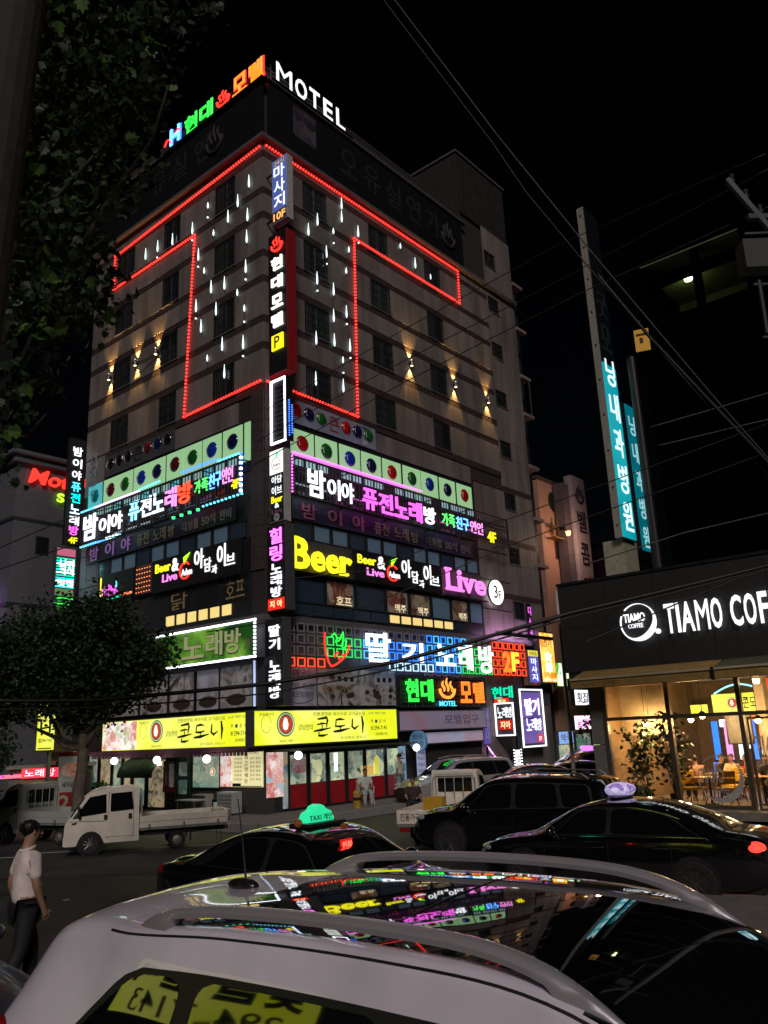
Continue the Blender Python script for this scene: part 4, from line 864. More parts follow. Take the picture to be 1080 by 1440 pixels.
MB().prism([(2.2, 0.02), (2.2, .02), (2.12, .9), (2.08, .9)], 0.0, 7.3, ax=0)
# green door awning
t = thing('door_awning', 'curved dark green fabric awning over the restaurant door', 'awning', FL())
GAW = mat('green_awning', (.018, .07, .03), .65, var=.15)
aw = MB(); n = 10
for s, x in ((0, -7.25), (1, -5.0)): pass
prof = [(2.12, .05)]+[(2.12-.75*(1-cos(i*pi/20)), .05+1.15*sin(i*pi/20)) for i in range(1, 11)]
for i in range(len(prof)-1):
    (y0, z0), (y1, z1) = prof[i], prof[i+1]; aw.quad((-7.3, y0, z0), (-5.0, y0, z0), (-5.0, y1, z1), (-7.3, y1, z1)); aw.quad((-7.3, y0-.02, z0-.01), (-7.3, y1-.02, z1-.01), (-5.0, y1-.02, z1-.01), (-5.0, y0-.02, z0-.01))
o_ = aw.build('cloth', GAW, t, smooth=True)
for x in (-7.3, -6.15, -5.0):
    MB().tube([(x, y+.015, z) for y, z in prof], .02, 5).build('rib', mat('awning_rib', (.10, .12, .09), .5), t)
# globe lamps
GLOBE = glow('globe_white', (1, .88, .78), 5)
gl = [(FL(), -10.35, 'frosted globe lamp under the food picture end of the sign'), (FL(), -7.9, 'frosted globe lamp left of the green awning'), (FL(), -5.0, 'frosted globe lamp at the right edge of the green awning'), (FL(), -2.0, 'frosted globe lamp above the yellow menu board'), (FR(), .62, 'frosted globe lamp next to the red doors at the corner'), (FR(), 7.15, 'frosted globe lamp at the far end of the dark canopy')]
for F, x, l in gl:
    t = thing('globe_lamp', l, 'lamp', F @ TR(x, 1.98, .98), 'globe lamps along the restaurant front'); MB().ball((0, 0, 0), .14, 16, 10).build('globe', GLOBE, t, smooth=True); MB().tube([(0, .12, 0), (0, .2, -.1), (0, .2, -.4)], .015, 5).build('arm', DKMET, t)
# pavement clutter
def on(F, x, z, y=.105): return F @ TR(x, y, z)
t = thing('air_conditioner', 'boxy outdoor air conditioner unit under the restaurant window', 'air conditioner', on(FL(), -2.9, .45)); MB().box(-.42, .42, .05, .65, -.15, .15).build('case', mat('beige_metal', (.35, .33, .28), .5), t); MB().frame(-.36, .3, .1, .6, .15, .17, .02).build('grille_frame', DKMET, t); 
g = MB(); [g.box(-.34, .28, .13+i*.035, .145+i*.035, .15, .165) for i in range(13)]; g.build('grille', mat('dark_grille', (.05, .05, .05), .6), t)['kind'] = 'stuff'; MB().box(-.38, -.3, 0, .05, -.12, .12).build('foot', DKMET, t); MB().box(.3, .38, 0, .05, -.12, .12).build('foot', DKMET, t)
t = thing('louvred_cabinet', 'pale grey wheeled cabinet with slatted front by the corner', 'cabinet', on(FL(), -.9, .85)); MB().box(-.42, .42, .1, .78, -.2, .2).build('case', mat('pale_cabinet', (.38, .40, .38), .5), t, bevel=.01)
for i in range(5): MB().box(-.36, .36, .18+i*.115, .25+i*.115, .2, .225).build('slat', mat('cabinet_slat', (.2, .21, .2), .5), t)
for s in (-1, 1): MB().lathe([(.045, -.02), (.045, .02)], 10, ax=0, c=(s*.34, .045, .1)).build('wheel', RUB, t); MB().box(s*.34-.02, s*.34+.02, .05, .1, .08, .12).build('wheel_fork', DKMET, t)
t = thing('table', 'low white folding table on the kerb by the air conditioner', 'table', on(FL(), -2.6, 1.2)); MB().box(-.55, .55, .5, .53, -.25, .25).build('tabletop', mat('table_white', (.42, .42, .42), .5), t)
for x in (-.48, .48):
    for z in (-.2, .2): MB().box(x-.012, x+.012, 0, .5, z-.012, z+.012).build('leg', GREYM, t)
MB().box(-.5, .5, .2, .42, -.26, -.24).build('apron', GREYM, t)
t = thing('basket_crate', 'dark wire crate holding plates beside the corner picture panel', 'crate', on(FL(), -1.9, .5)); MB().frame(-.2, .2, 0, .5, -.15, .15, .03).build('frame', DKMET, t); MB().box(-.15, .15, .1, .4, -.1, .12).build('poster', _M['notice_print'], t)
# parking entrance
ENT = mat('parking_void', (.012, .012, .016), .8)
MB().box(7.3, 13.2, .1, 3.5, -5, -4.9).build('entrance_back', ENT, motel); MB().box(7.25, 7.32, .1, 2.6, -4, 0.02).build('entrance_side', GREYM, motel); 
for a, b in ((13.2, 14.6), (14.6, 16.0), (16.0, 17.4), (17.4, 18.8), (18.8, 19.9)): MB().box(a, b-.02, -.1, 3.62, -.0, .05).build('wall_panel', CLAD, motel)
ENTL = glow('purple_tube', (1, .35, 1), 3)
t = thing('neon_arrow', 'slanting violet neon tube pointing into the alley stairs', 'neon tube', FR(0, .2)); MB().tube([(13.35, 1.8, .05), (14.6, .75, .05)], .03, 6).build('neon_tube', ENTL, t); MB().box(13.3, 13.34, .1, 1.8, 0, .1).build('bracket', DKMET, t)
t = thing('round_sign', 'round blue hotline sign projecting by the yellow lightbox', 'sign', FL(0, -7.6)); MB().lathe([(.42, -.07), (.42, .07)], 28, c=(.75, 2.22, 0)).build('disc', mat('blue_disc', (.06, .14, .24), .5, emit=.16, ecol=(.2, .45, .8)), t); text('안심', .5, 1.0, 2.3, 2.5, .07, INK, t, .03, .01); text('360', .45, 1.05, 1.98, 2.22, .07, INK, t, .03, .01); MB().box(0, .35, 2.2, 2.26, -.04, .04).build('bracket', DKMET, t)
t = thing('hanging_sign', 'small orange sign with a dark figure inside the entrance', 'sign', FR(8.6, -.4)); MB().box(-.25, .25, 1.1, 1.75, 0, .06).build('board', glow('orange_board', (1, .16, .03), .8), t); text('금연', -.2, .2, 1.35, 1.7, .061, INKB, t, .02, .005); text('구역', -.2, .2, 1.15, 1.32, .061, YEL, t, .02, .005); MB().box(-.02, .02, 1.75, 2.6, .02, .04).build('hanger', DKMET, t)
t = thing('standing_banner', 'blue and white price banner standing beside the canopy end', 'banner', on(FR(), 7.75, .7)); b_ = MB().box(-.28, .28, .1, 1.9, 0, .03).build('cloth', glow('pale_price_face', (.45, .5, .75), .3), t); MB().box(-.3, .3, 0, .06, -.2, .2).build('foot', DKMET, t); MB().tube([(0, .05, -.02), (0, 1.95, -.02)], .015, 5).build('pole', DKMET, t)
for i in range(6): text('주차요금', -.22, .22, 1.6-i*.24, 1.74-i*.24, .031, INK, b_, .02, .004)
t = thing('standing_banner', 'tall drinks banner in blue and red beside the doors', 'banner', on(FR(), 6.95, .35)); b_ = MB().box(-.22, .22, .1, 1.95, 0, .03).build('cloth', glow('drinks_face', (.25, .45, .65), .35), t); MB().box(-.25, .25, 0, .06, -.15, .15).build('foot', DKMET, t)
for i, (ch, c) in enumerate((('소', INKR), ('맥', INK), ('주', INKR))): text(ch, -.17, .17, 1.45-i*.5, 1.8-i*.5, .031, c, b_, .04, .004)
t = thing('dim_wall_sign', 'dim white and amber parking notices deep in the entrance', 'sign', FR(0, -4.85)); MB().box(9.5, 11.6, 2.2, 2.7, 0, .05).build('board', mat('dim_notice', (.2, .2, .18), .6), t); text('주차장입구', 9.7, 11.4, 2.3, 2.6, .051, INKB, t, .02, .005); MB().box(11.9, 12.9, 2.1, 2.75, 0, .05).build('board', mat('amber_notice', (.35, .2, .03), .6, emit=.1), t); text('O', 12.1, 12.6, 2.2, 2.65, .051, INKB, t, .03, .005)
# ================================================================ blade signs at the far end of the motel wall
t = thing('karaoke_sign', 'white framed blade sign with teal heading and red panel', 'sign', FL(0, -14.4))
MB().box(.1, 1.2, 2.2, 4.5, -.3, 0).build('case', SIDEBOX, t); MB().frame(.12, 1.18, 2.22, 3.75, 0, .06, .06).build('neon_tube', WHT, t)
text('현대', .06, 1.22, 3.95, 4.5, .03, TEAL, t, .04, .06); MB().box(.16, .95, 3.72, 3.95, .01, .03).build('lit_panel', _M['red_panel'], t); text('별궁', .35, .8, 3.76, 3.91, .031, _M['amber_letter'], t, .03, .01)
letters('노래방', .26, 1.1, 3.05, 3.55, .03, WHTS, t, .035, .03, gap=.06); MB().box(.3, 1.02, 2.5, 2.95, .01, .03).build('lit_panel', mat('dark_red_panel', (.3, .01, .01), .5, emit=.5, ecol=(1, .03, .01)), t); text('지아', .4, .95, 2.56, 2.9, .031, _M['amber_letter'], t, .03, .01)
t = thing('karaoke_sign', 'violet lightbox karaoke sign framed by white LED tube', 'sign', FR(0, .6))
MB().box(15.9, 18.1, 1.62, 4.42, -.3, 0).build('case', SIDEBOX, t); MB().box(16.1, 17.9, 1.8, 4.25, 0, .02).build('sign_face', printmat('violet_face', [(.09, .07, .28), (.16, .10, .36), (.26, .14, .40), (.10, .10, .34)], .5, kind='N', emit=.8), t)
MB().frame(15.9, 18.1, 1.62, 4.42, 0, .06, .07).build('neon_tube', WHT, t); letters('딸기', 16.3, 17.7, 3.15, 3.95, .03, glow('letter_rosewhite', (1, .85, .9), 2.4), t, .05, .03, gap=.04); letters('노래방', 16.3, 17.8, 2.4, 3.0, .03, WHTS, t, .04, .03, gap=.06)
MB().box(16.15, 17.85, 2.98, 3.02, .02, .03).build('divider', DKMET, t); MB().box(17.35, 17.8, 1.86, 2.2, .02, .03).build('lit_panel', _M['red_panel'], t); text('2F', 17.42, 17.7, 1.92, 2.12, .031, WHTS, t, .03, .01)
t = thing('massage_sign', 'small blue massage sign with yellow top strip and brown edge', 'sign', FR(0, .6)); MB().box(16.9, 18.1, 4.62, 6.4, -.25, 0).build('case', mat('brown_case', (.2, .12, .09), .5), t); MB().box(17.1, 18.05, 4.75, 6.05, 0, .02).build('sign_face', glow('blue_violet_face', (.12, .12, .55), .7), t)
MB().box(17.1, 18.05, 6.07, 6.36, 0, .02).build('sign_band', glow('yellow_band', (.9, .8, .1), .8), t); text('전통발', 17.2, 17.95, 6.12, 6.3, .021, INKB, t, .02, .005); letters('마사지', 17.3, 17.85, 4.82, 6.0, .02, WHTS, t, .04, .02, vertical=True); text('5층', 17.4, 17.7, 4.66, 4.74, .02, _M['red_panel'], t, 0, .01)
t = thing('restaurant_sign', 'glowing orange restaurant sign with white hot centre', 'sign', FR(0, .6)); MB().box(18.3, 19.85, 4.72, 7.42, -.3, 0).build('case', SIDEBOX, t); MB().box(18.38, 19.77, 4.8, 7.34, 0, .02).build('sign_face', printmat('orange_face', [(1, .12, .01), (1, .35, .03), (1, .6, .15), (1, .22, .02)], .9, kind='N', emit=1.5), t)
letters('명가', 18.55, 19.65, 6.6, 7.05, .02, mat('green_ink', (.1, .25, .02), .5), t, .03, .01); letters('숯불', 18.75, 19.45, 5.3, 6.4, .02, glow('hot_white', (1, .9, .6), 3), t, .08, .01, vertical=True); text('오리 삼겹', 18.5, 19.7, 5.05, 5.3, .02, _M['green_ink'], t, .02, .01); text('전문점 294', 18.5, 19.7, 4.84, 4.98, .02, WHTS, t, .02, .01)
t = thing('window_sign', 'magenta window sign hanging beside the lowest small window', 'sign', FR(0, .1)); MB().box(18.12, 18.5, 6.98, 8.9, .0, .1).build('case', DKMET, t)
for i, ch in enumerate('디스코'): text(ch, 18.16, 18.46, 7.1+(2-i)*.6, 7.55+(2-i)*.6, .1, MAG, t, tube=.02, name='letter')
t = thing('stair_sign', 'narrow white sign edged with LED dots below violet lightbox', 'sign', FR(0, .55)); MB().box(15.05, 15.8, .3, 1.6, -.1, 0).build('case', DKMET, t); MB().box(15.22, 15.62, .35, 1.55, 0, .02).build('lit_panel', glow('stair_lit', (1, .95, 1), 1.4), t); dots([((15.1, .35, .02), (15.1, 1.55, .02)), ((15.74, .35, .02), (15.74, 1.55, .02))], .12, .025, 'bulbs', LEDW, t)
for i, ch in enumerate('입구'): text(ch, 15.3, 15.55, 1.0-i*.5, 1.35-i*.5, .021, INKB, t, .03, .005)
t = thing('notice_sign', 'slim violet notice board on the pillar beside the entrance', 'sign', FR(0, .12)); MB().box(13.3, 13.75, 1.9, 3.5, 0, .08).build('board', glow('slim_violet', (.12, .10, .4), .5), t); 
for i, ch in enumerate('사우나'): text(ch, 13.38, 13.68, 3.0-i*.45, 3.35-i*.45, .081, WHITEP, t, .02, .005)

# ================================================================ left end of the motel: tall blade and LED striped sign
t = thing('blade_sign', 'tall vertical karaoke blade in bars, letters white to yellow', 'sign', FR(0, -13.05))
MB().box(-.9, -.06, 11.75, 17.1, -.2, -.02).build('case', BLACK, t)
for z0, s, m in ((16.2, '밤', WHT), (15.6, '이', WHT), (15.0, '야', WHT), (14.4, '퓨', CYA), (13.85, '전', glow('neon_aqua', (.0, .8, .75), 1.8)), (13.3, '노', _M['neon_ice']), (12.75, '래', _M['neon_white']), (12.25, '방', MAG)):
    text(s, -.7, -.22, z0, z0+.46, 0, m, t, .035, .05, name='letter')
text('4F', -.7, -.25, 11.85, 12.15, 0, YEL, t, .05, .05); MB().box(-.06, -.02, 11.75, 17.1, -.25, 0).build('side_rail', DKMET, t)
for z in (12.2, 16.6): MB().box(-.1, .1, z, z+.05, -.15, -.1).build('bracket', DKMET, t)
t = thing('led_sign', 'LED sign of green and white stripes at the wall end', 'sign', FR(0, -13.05)); MB().box(-1.25, -.25, 8.5, 11.6, -.25, -.0).build('case', SIDEBOX, t)
MB().box(-1.2, -.3, 11.2, 11.55, 0, .02).build('sign_band', glow('rose_band', (.6, .15, .25), .6), t)
for i in range(19):
    z = 8.65+i*.133; m = (CYA, CYA, LEDC, TEAL, TEAL, GRN, GRN)[min(6, (18-i)//3)]
    if 5 < i < 8: continue
    MB().box(-1.2, -.3, z, z+.06, 0, .02).build('led_row', [TEAL, glow('neon_frost', (.6, 1, .95), 2.2), _M['neon_aqua']][i % 3] if i > 7 else [GRN, glow('dim_green', (.05, .4, .1), .6)][i % 2], t)
letters('낙지', -1.05, -.35, 10.3, 11.05, .03, WHT, t, .06, .02, gap=.02); text('맛집', -1.1, -.35, 9.75, 10.1, .03, WHT, t, .06, .02)
MB().box(-1.2, -.3, 9.35, 9.65, 0, .02).build('sign_band', mat('olive_dim', (.12, .16, .08), .6, emit=.3, ecol=(.3, .5, .2)), t)

# ================================================================ neighbouring motel on the left (behind the corner of the big one)
NBW = mat('pale_render', (.105, .105, .125), .7, var=.12, bump=.15, bscale=10); NBT = mat('render_band', (.02, .02, .025), .6)
nb = thing('small_motel', 'pale rendered neighbour building with rounded cornice and red script', 'building', FR(0, -15))
MB().box(-2.45, 9, -.1, 15.9, -10, 0).build('wall', NBW, nb)
for z in (15.9,): MB().box(-2.7, 9.2, z, z+.35, -10.2, .25).box(-2.9, 9.4, z+.35, z+.6, -10.4, .45).build('cornice', NBW, nb, bevel=.08)
for z in (13.1, 9.0, 5.2): MB().box(-2.5, 9.02, z, z+.16, -10.02, .03).build('band', NBT, nb)
for x, z in ((-1.3, 11.6), (-1.3, 7.4), (1.2, 11.6)):
    w_ = MB().box(x, x+.62, z, z+.85, .0, .05).build('window', WFRAME, nb); MB().box(x+.05, x+.57, z+.05, z+.8, .05, .06).build('pane', WGLASS, w_)
MB().box(-2.2, -1.9, 6, 9.0, 0, .3).build('pier', NBW, nb); MB().box(-9, -2.5, 13.6, 14.0, -3, -2.0).build('side_wall', NBW, nb)
t = thing('script_sign', 'red slanted Motel letters on the pale neighbour wall', 'sign', FR(0, -14.95)); text('Motel', -1.95, .9, 15.0, 15.75, .08, RED, t, .05, .1, shear=.25)
t = thing('script_sign', 'yellow green neon letters under the red script', 'sign', FR(0, -14.95)); text('Sun', -.45, .8, 14.3, 14.75, .08, glow('neon_yellowgreen', (.45, 1, .03), 2), t, .05, .08)
# dark tower behind, low wing with a round neon
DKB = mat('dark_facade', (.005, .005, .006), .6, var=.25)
t = thing('dark_tower', 'unlit apartment tower rising behind the pale neighbour', 'building', FR(0, -40))
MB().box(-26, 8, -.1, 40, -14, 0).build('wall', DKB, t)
for i in range(8):
    for j in range(5): w_ = MB().box(-24+i*3.6, -22.4+i*3.6, 22+j*3.2, 23.6+j*3.2, 0, .06).build('window', mat('dark_pane', (.006, .006, .009), .15), t)
t = thing('low_building', 'dark red low building with curved entrance beside pale neighbour', 'building', FR(0, -17)); MB().box(-14, -2.9, -.1, 12.2, -8, 0).build('wall', mat('dark_red_wall', (.035, .012, .012), .6), t); MB().box(-14.3, -2.8, 15.2, 15.7, -8, .4).build('roof_slab', NBW, t); MB().box(-4.6, -4.0, 12.2, 15.2, -.6, 0).build('column', NBW, t)
t = thing('round_neon', 'concentric blue and violet neon rings by pale neighbour wall', 'neon sign', FR(-3.0, -16.4))
for r, m in ((.85, BLU), (.62, WHT), (.38, glow('neon_violet', (.6, .15, 1), 3)), (.16, RED)): MB().tube([(r*cos(i*.33), 9.2+r*sin(i*.33), 0) for i in range(20)], .045, 5).build('neon_ring', m, t)
MB().lathe([(1.0, -.15), (1.0, -.05)], 24, c=(0, 9.2, 0)).build('disc', BLACK, t)
t = thing('lit_entrance', 'green and white lit entrance sign beneath the neon rings', 'sign', FR(0, -16.4)); MB().box(-3.8, -2.9, 6.8, 7.9, -.2, 0).build('board', glow('pale_green_board', (.3, .6, .35), .7), t); MB().box(-4, -2.8, 7.95, 8.1, -.2, .05).build('lit_edge', GRN, t)
# standing lit signs behind the tree on the left
t = thing('standing_sign', 'yellow lit vertical restaurant sign half hidden by the tree', 'sign', FL(0, 4))
MB().box(-8.4, -7.0, 2.45, 5.3, -.4, 0).build('case', mat('case_brown', (.10, .06, .03), .5), t); MB().box(-8.33, -7.07, 2.52, 5.23, 0, .02).build('sign_face', YF, t); letters('콘도니', -8.1, -7.3, 3.1, 5.0, .02, INKB, t, .05, .02, vertical=True); text('☎294-7143', -8.2, -7.2, 2.78, 2.95, .021, INKG, t, .01, .006); MB().box(-7.78, -7.66, .1, 2.45, -.25, -.13).build('post', GREYM, t); MB().box(-8.2, -7.2, 2.56, 2.6, .021, .03).build('rule_line', INKG, t)
t = thing('vent_drum', 'pale round vent drum on the booth roof under yellow sign', 'vent', TR(-12.9, 33.2, 2.32)); MB().lathe([(.33, -.5), (.33, .5)], 18, ax=0).build('drum', mat('pale_drum', (.35, .34, .30), .5), t, smooth=False); MB().box(-.2, .2, -.2, .2, -.45, -.2).build('stand', GREYM, t)
# food booth with boards
t = thing('food_booth', 'small food booth with red LED strip and yellow notice', 'booth', TR(-13.3, 34.0, 0, rad(18)))
MB().box(-1.8, 1.2, -.6, 1.6, .1, 1.85).build('wall', mat('booth_wall', (.12, .12, .10), .6), t); MB().box(-1.9, 1.3, -.8, 1.8, 1.85, 1.95).build('roof', mat('booth_roof', (.25, .24, .2), .5), t)
b_ = MB().box(-1.35, -.0, -.72, -.62, 1.5, 1.85).build('led_board', glow('red_led_board', (1, .03, .06), 1.6), t); 
r_ = Matrix.Rotation(pi/2, 4, 'X'); o_ = text('노래방', -1.25, -.15, 1.54, 1.82, .725, WHTS, t, .03, .01); o_.matrix_local = r_
MB().box(-2.35, -1.35, -.7, -.64, 1.52, 1.66).build('led_board', printmat('rainbow_led', [(.7, .1, .8), (.9, .2, .1), (.8, .7, .1), (.2, .8, .3)], .8, kind='N', emit=1), t)
MB().box(-1.5, -.25, -.70, -.64, .98, 1.25).build('notice_board', glow('yellow_notice', (.9, .75, .08), .9), t); o_ = text('원 소고기', -1.2, -.5, 1.04, 1.2, .705, INKR, t, .02, .01); o_.matrix_local = r_
MB().box(-1.45, -.3, -.70, -.64, .55, .93).build('notice_board', glow('bluewhite_notice', (.4, .55, .8), .8), t); o_ = text('바지락칼국수', -1.4, -.35, .62, .86, .705, INK, t, .03, .01); o_.matrix_local = r_
t = thing('food_poster_board', 'tall white poster board with pork rib picture and red base', 'board', TR(-12.35, 32.6, .1, rad(18))); f_ = MB().box(-.45, .45, -.03, .03, 0, 2.15).build('board', mat('board_white', (.5, .52, .48), .5, emit=.06), t); MB().box(-.45, .45, -.05, -.03, .02, .85).build('red_panel', mat('red_print_panel', (.35, .03, .02), .5, emit=.1), t)
MB().box(-.46, .46, -.06, .05, 2.15, 2.3).build('red_cap', mat('red_cap', (.3, .03, .02), .5), t); MB().ball((0, -.04, 1.65), .36, 16, 10, (1, .04, .72)).build('dish_picture', printmat('dish_print', [(.5, .2, .1), (.75, .5, .3), (.45, .08, .04), (.8, .6, .5)], 6, emit=.2), t); o_ = text('돼지갈비', -.3, .3, 1.02, 1.22, .035, INKB, t, .04, .01); o_.matrix_local = r_
o_ = text('2', -.38, .0, .2, .75, .055, mat('pale_figure', (.5, .45, .35), .5, emit=.1), t, .06, .01); o_.matrix_local = r_; MB().box(.1, .3, -.07, -.05, .15, .5).box(.15, .25, -.07, -.05, .5, .7).build('bottle_picture', _M['pale_figure'], t)

# ================================================================ right of the motel: peach building with a round window, column sign
PEA = mat('peach_render', (.62, .34, .24), .7, var=.08, emit=0); PSIDE = mat('grey_side', (.10, .08, .085), .7)
pb = thing('peach_building', 'peach rendered building with a round dark window', 'building', FR(0, -1.0))
MB().box(22.6, 26.1, -.1, 17.1, -7, 0).build('wall', PEA, pb); MB().box(20.9, 22.58, -.1, 17.6, -7, -.3).build('side_wall', PSIDE, pb); MB().box(22.5, 26.2, 17.1, 17.25, -7, .1).build('coping', PSIDE, pb)
w_ = MB().lathe([(.62, 0), (.62, .06)], 24, c=(24.4, 15.9, 0)).build('round_window', WFRAME, pb); MB().lathe([(.54, .06), (.54, .07)], 24, c=(24.4, 15.9, 0)).build('pane', WGLASS, w_)
for z in (12.3, 9.0): w_ = MB().box(24.0, 25.5, z, z+1.3, .0, .05).build('window', mat('maroon_frame', (.15, .03, .04), .5), pb); MB().box(24.08, 25.3, z+.06, z+1.24, .05, .06).build('pane', WGLASS, w_)
g = MB(); g.box(23.2, 24.4, 14.1, 14.15, .1, .5).box(23.3, 23.35, 13.7, 14.7, .3, .35).box(24.0, 24.05, 13.6, 14.6, .3, .35).box(23.1, 24.6, 13.4, 13.46, .0, .6); g.build('balcony_rail', mat('brass_rail', (.3, .18, .05), .5), pb)
lm_ = thing('wall_lamp', 'brass lamp bracket glowing on the peach wall', 'wall lamp', FR(0, -.4)); MB().box(23.7, 23.9, 13.9, 14.05, 0, .3).build('bracket', DKMET, lm_); MB().lathe([(.10, 0), (.16, .25)], 12, ax=1, c=(23.8, 13.5, .5)).build('bulb', glow('brass_bulb', (1, .6, .2), 3), lm_)
d = bpy.data.lights.new('brass_light', 'POINT'); d.energy = 130; d.color = (1, .6, .38); d.shadow_soft_size = .2; o = bpy.data.objects.new('brass_light', d); COL.objects.link(o); o.parent = lm_; o.location = (23.8, 13.3, 1.6)
# ground floor of that side of the alley: bright small shop fronts further along
def shopbox(u, w, z, h, n, label, m, word, mt):
    t = thing('shop_sign', label, 'sign', FR(u, n)); MB().box(0, w, z, z+h, -.25, 0).build('case', SIDEBOX, t); MB().box(.04, w-.04, z+.04, z+h-.04, 0, .015).build('sign_face', m, t); letters(word, .12*w, .88*w, z+h*.2, z+h*.8, .015, mt, t, .04, .01)
shopbox(20.15, 1.6, 1.6, .7, .2, 'blue and white shop sign beyond the violet lightbox', glow('blue_shop_face', (.25, .45, .9), .9), '약국', WHITEP)
shopbox(22.05, 1.9, 2.3, .8, .2, 'pink white lit shop sign behind the sapling', glow('pinkwhite_face', (1, .75, .85), 1.6), '노래', _M['neon_magenta'])
shopbox(20.35, 1.5, 4.6, 1.3, .3, 'green bright sign with pale brush letters behind sapling', printmat('green_bright_face', [(.05, .3, .05), (.5, .8, .2), (.9, 1, .8), (.1, .5, .2)], 1.2, kind='N', emit=1.2), '오리', WHTS)
shopbox(22.35, 1.8, 3.6, .9, .2, 'white sign above the pink one in the alley', glow('white_face_alley', (.9, .95, 1), 1.3), '횟집', INKR)
shopbox(24.45, 2.2, 2.6, .9, .2, 'cream lit sign deeper in the alley', glow('cream_face_alley', (1, .85, .6), 1.2), '포차', INKR)
shopbox(24.05, 2.6, .9, .6, .15, 'teal and yellow low sign deeper in the alley', printmat('teal_yellow_face', [(.05, .5, .5), (.8, .8, .1), (.1, .3, .6)], 1.5, kind='N', emit=1), '치킨', WHITEP)
for i, u in enumerate((20.0, 21.95, 23.9, 25.85)):
    t = thing('street_shop', ('narrow glazed shop front just past the motel', 'glazed shop front under the blue sign', 'glazed shop front under the pink sign', 'last glazed shop front of the alley')[i], 'shop', FR(u, .1)); MB().frame(0, 1.9, .1, 2.2, 0, .1, .08).build('frame', GREYM, t); MB().box(.08, 1.82, .18, 2.12, .0, .05).build('pane', (LITG, LITG2)[i % 2], t)
t = thing('alley_building', 'low pink tinted building beyond the column sign', 'building', FR(0, -2.0)); MB().box(27.2, 46, -.1, 14.2, -9, 0).build('wall', mat('pink_wall', (.30, .17, .22), .7, var=.1), t); MB().box(27.0, 46.2, 14.2, 14.4, -9.1, .1).build('coping', PSIDE, t)
for i in range(4): w_ = MB().box(28.5+i*3, 30+i*3, 8.5, 10, 0, .05).build('window', WFRAME, t)
t = thing('column_sign', 'tall white column sign with hot spring mark and maroon letters', 'sign', FR(0, .0)); MB().box(25.1, 26.8, 4, 17.6, -.5, 0).build('case', mat('column_white', (.50, .42, .48), .6, var=.15), t); MB().box(24.3, 25.08, 3.9, 17.0, -.9, -.25).build('side_case', mat('column_grey', (.16, .13, .15), .6), t)
DNAVY = mat('dark_navy_print', (.03, .02, .05), .6); MRN = mat('maroon_print', (.20, .01, .03), .6)
flame(25.95, 15.9, 1.0, 1.2, .03, DNAVY, t, .05)
for i, (ch, m) in enumerate((('벨', DNAVY), ('콤', DNAVY), ('파', MRN), ('크', MRN), ('텔', MRN))): text(ch, 25.4, 26.5, 14.0-i*2.05, 15.4-i*2.05, .0, m, t, .05, .04, name='letter')
for u in (25.1,): MB().tube([(27.8, 14.4, -1.5), (27.8, 15.9, -1.5), (27.7, 16.0, -1.5)], .04, 5).build('lamp_rod', SILVER, t)
# drain pipe / street post at the café corner
t = thing('street_post', 'slim pale steel post standing at the café corner', 'post', GP(5.6, -8.75, -.1)); MB().lathe([(.07, 0), (.055, 6.0), (.05, 7.2)], 12).build('shaft', mat('pale_post', (.55, .45, .46), .5), t); MB().lathe([(.16, 0), (.16, .05), (.1, .12)], 12).build('foot', GREYM, t)

# ================================================================ café
CF = FL(0, -4)       # local x = -el, facade plane at z = 0
BRK = mat('fascia_panel_dark', (.022, .022, .022), .55, var=.12); CWALL = mat('cafe_warm_wall', (.23, .145, .065), .8, var=.15); STONE = mat('cafe_pillar', (.17, .16, .15), .75, bump=.2)
cafe = thing('cafe_building', 'corner café with dark fascia and warm lit glass front', 'building', CF)
X0, X1 = 9.65, 24.0
core = MB(); core.box(X0, X1, 6.75, 6.95, -12, -.1)                    # roof
core.box(X0+.1, X1, 4.0, 4.15, -12, -.05); core.box(X0+.05, X0+.25, 3.9, 6.7, -12, -.12); core.box(X0+.75, X0+.9, -.1, 4.0, -12, -.36); core.build('wall', BRK, cafe)
n = 9
for i in range(n): MB().box(X0+(X1-X0)*i/n+.006, X0+(X1-X0)*(i+1)/n-.006, 4.18, 5.55, -.1, 0).build('fascia_panel', BRK, cafe)
for i in range(n): MB().box(X0+(X1-X0)*i/n+.006, X0+(X1-X0)*(i+1)/n-.006, 5.56, 6.92, -.1, 0).build('fascia_panel', BRK, cafe)
MB().box(X0-.02, X1, 6.93, 7.02, -.3, .04).build('coping', DKMET, cafe)
for z in (-.1, .94, 1.98, 3.02): MB().box(X0+.72, X0+1.14, z+.01, z+1.03, -.35, .02).build('pillar_stone', STONE, cafe)
FLZ = .22
MB().box(X0+.9, X1, .0, FLZ, -8, .6).build('floor', mat('cafe_floor', (.22, .19, .16), .5, var=.2), cafe)
MB().box(X0+.3, X1, FLZ, 4.0, -8.1, -8).build('back_wall', CWALL, cafe); MB().box(X0+.25, X1, 3.9, 4.0, -8, -.06).build('ceiling', mat('cafe_ceiling', (.10, .085, .07), .8), cafe)
MB().box(X0+.91, X0+.97, FLZ, 3.9, -8, -.36).build('side_wall', CWALL, cafe)
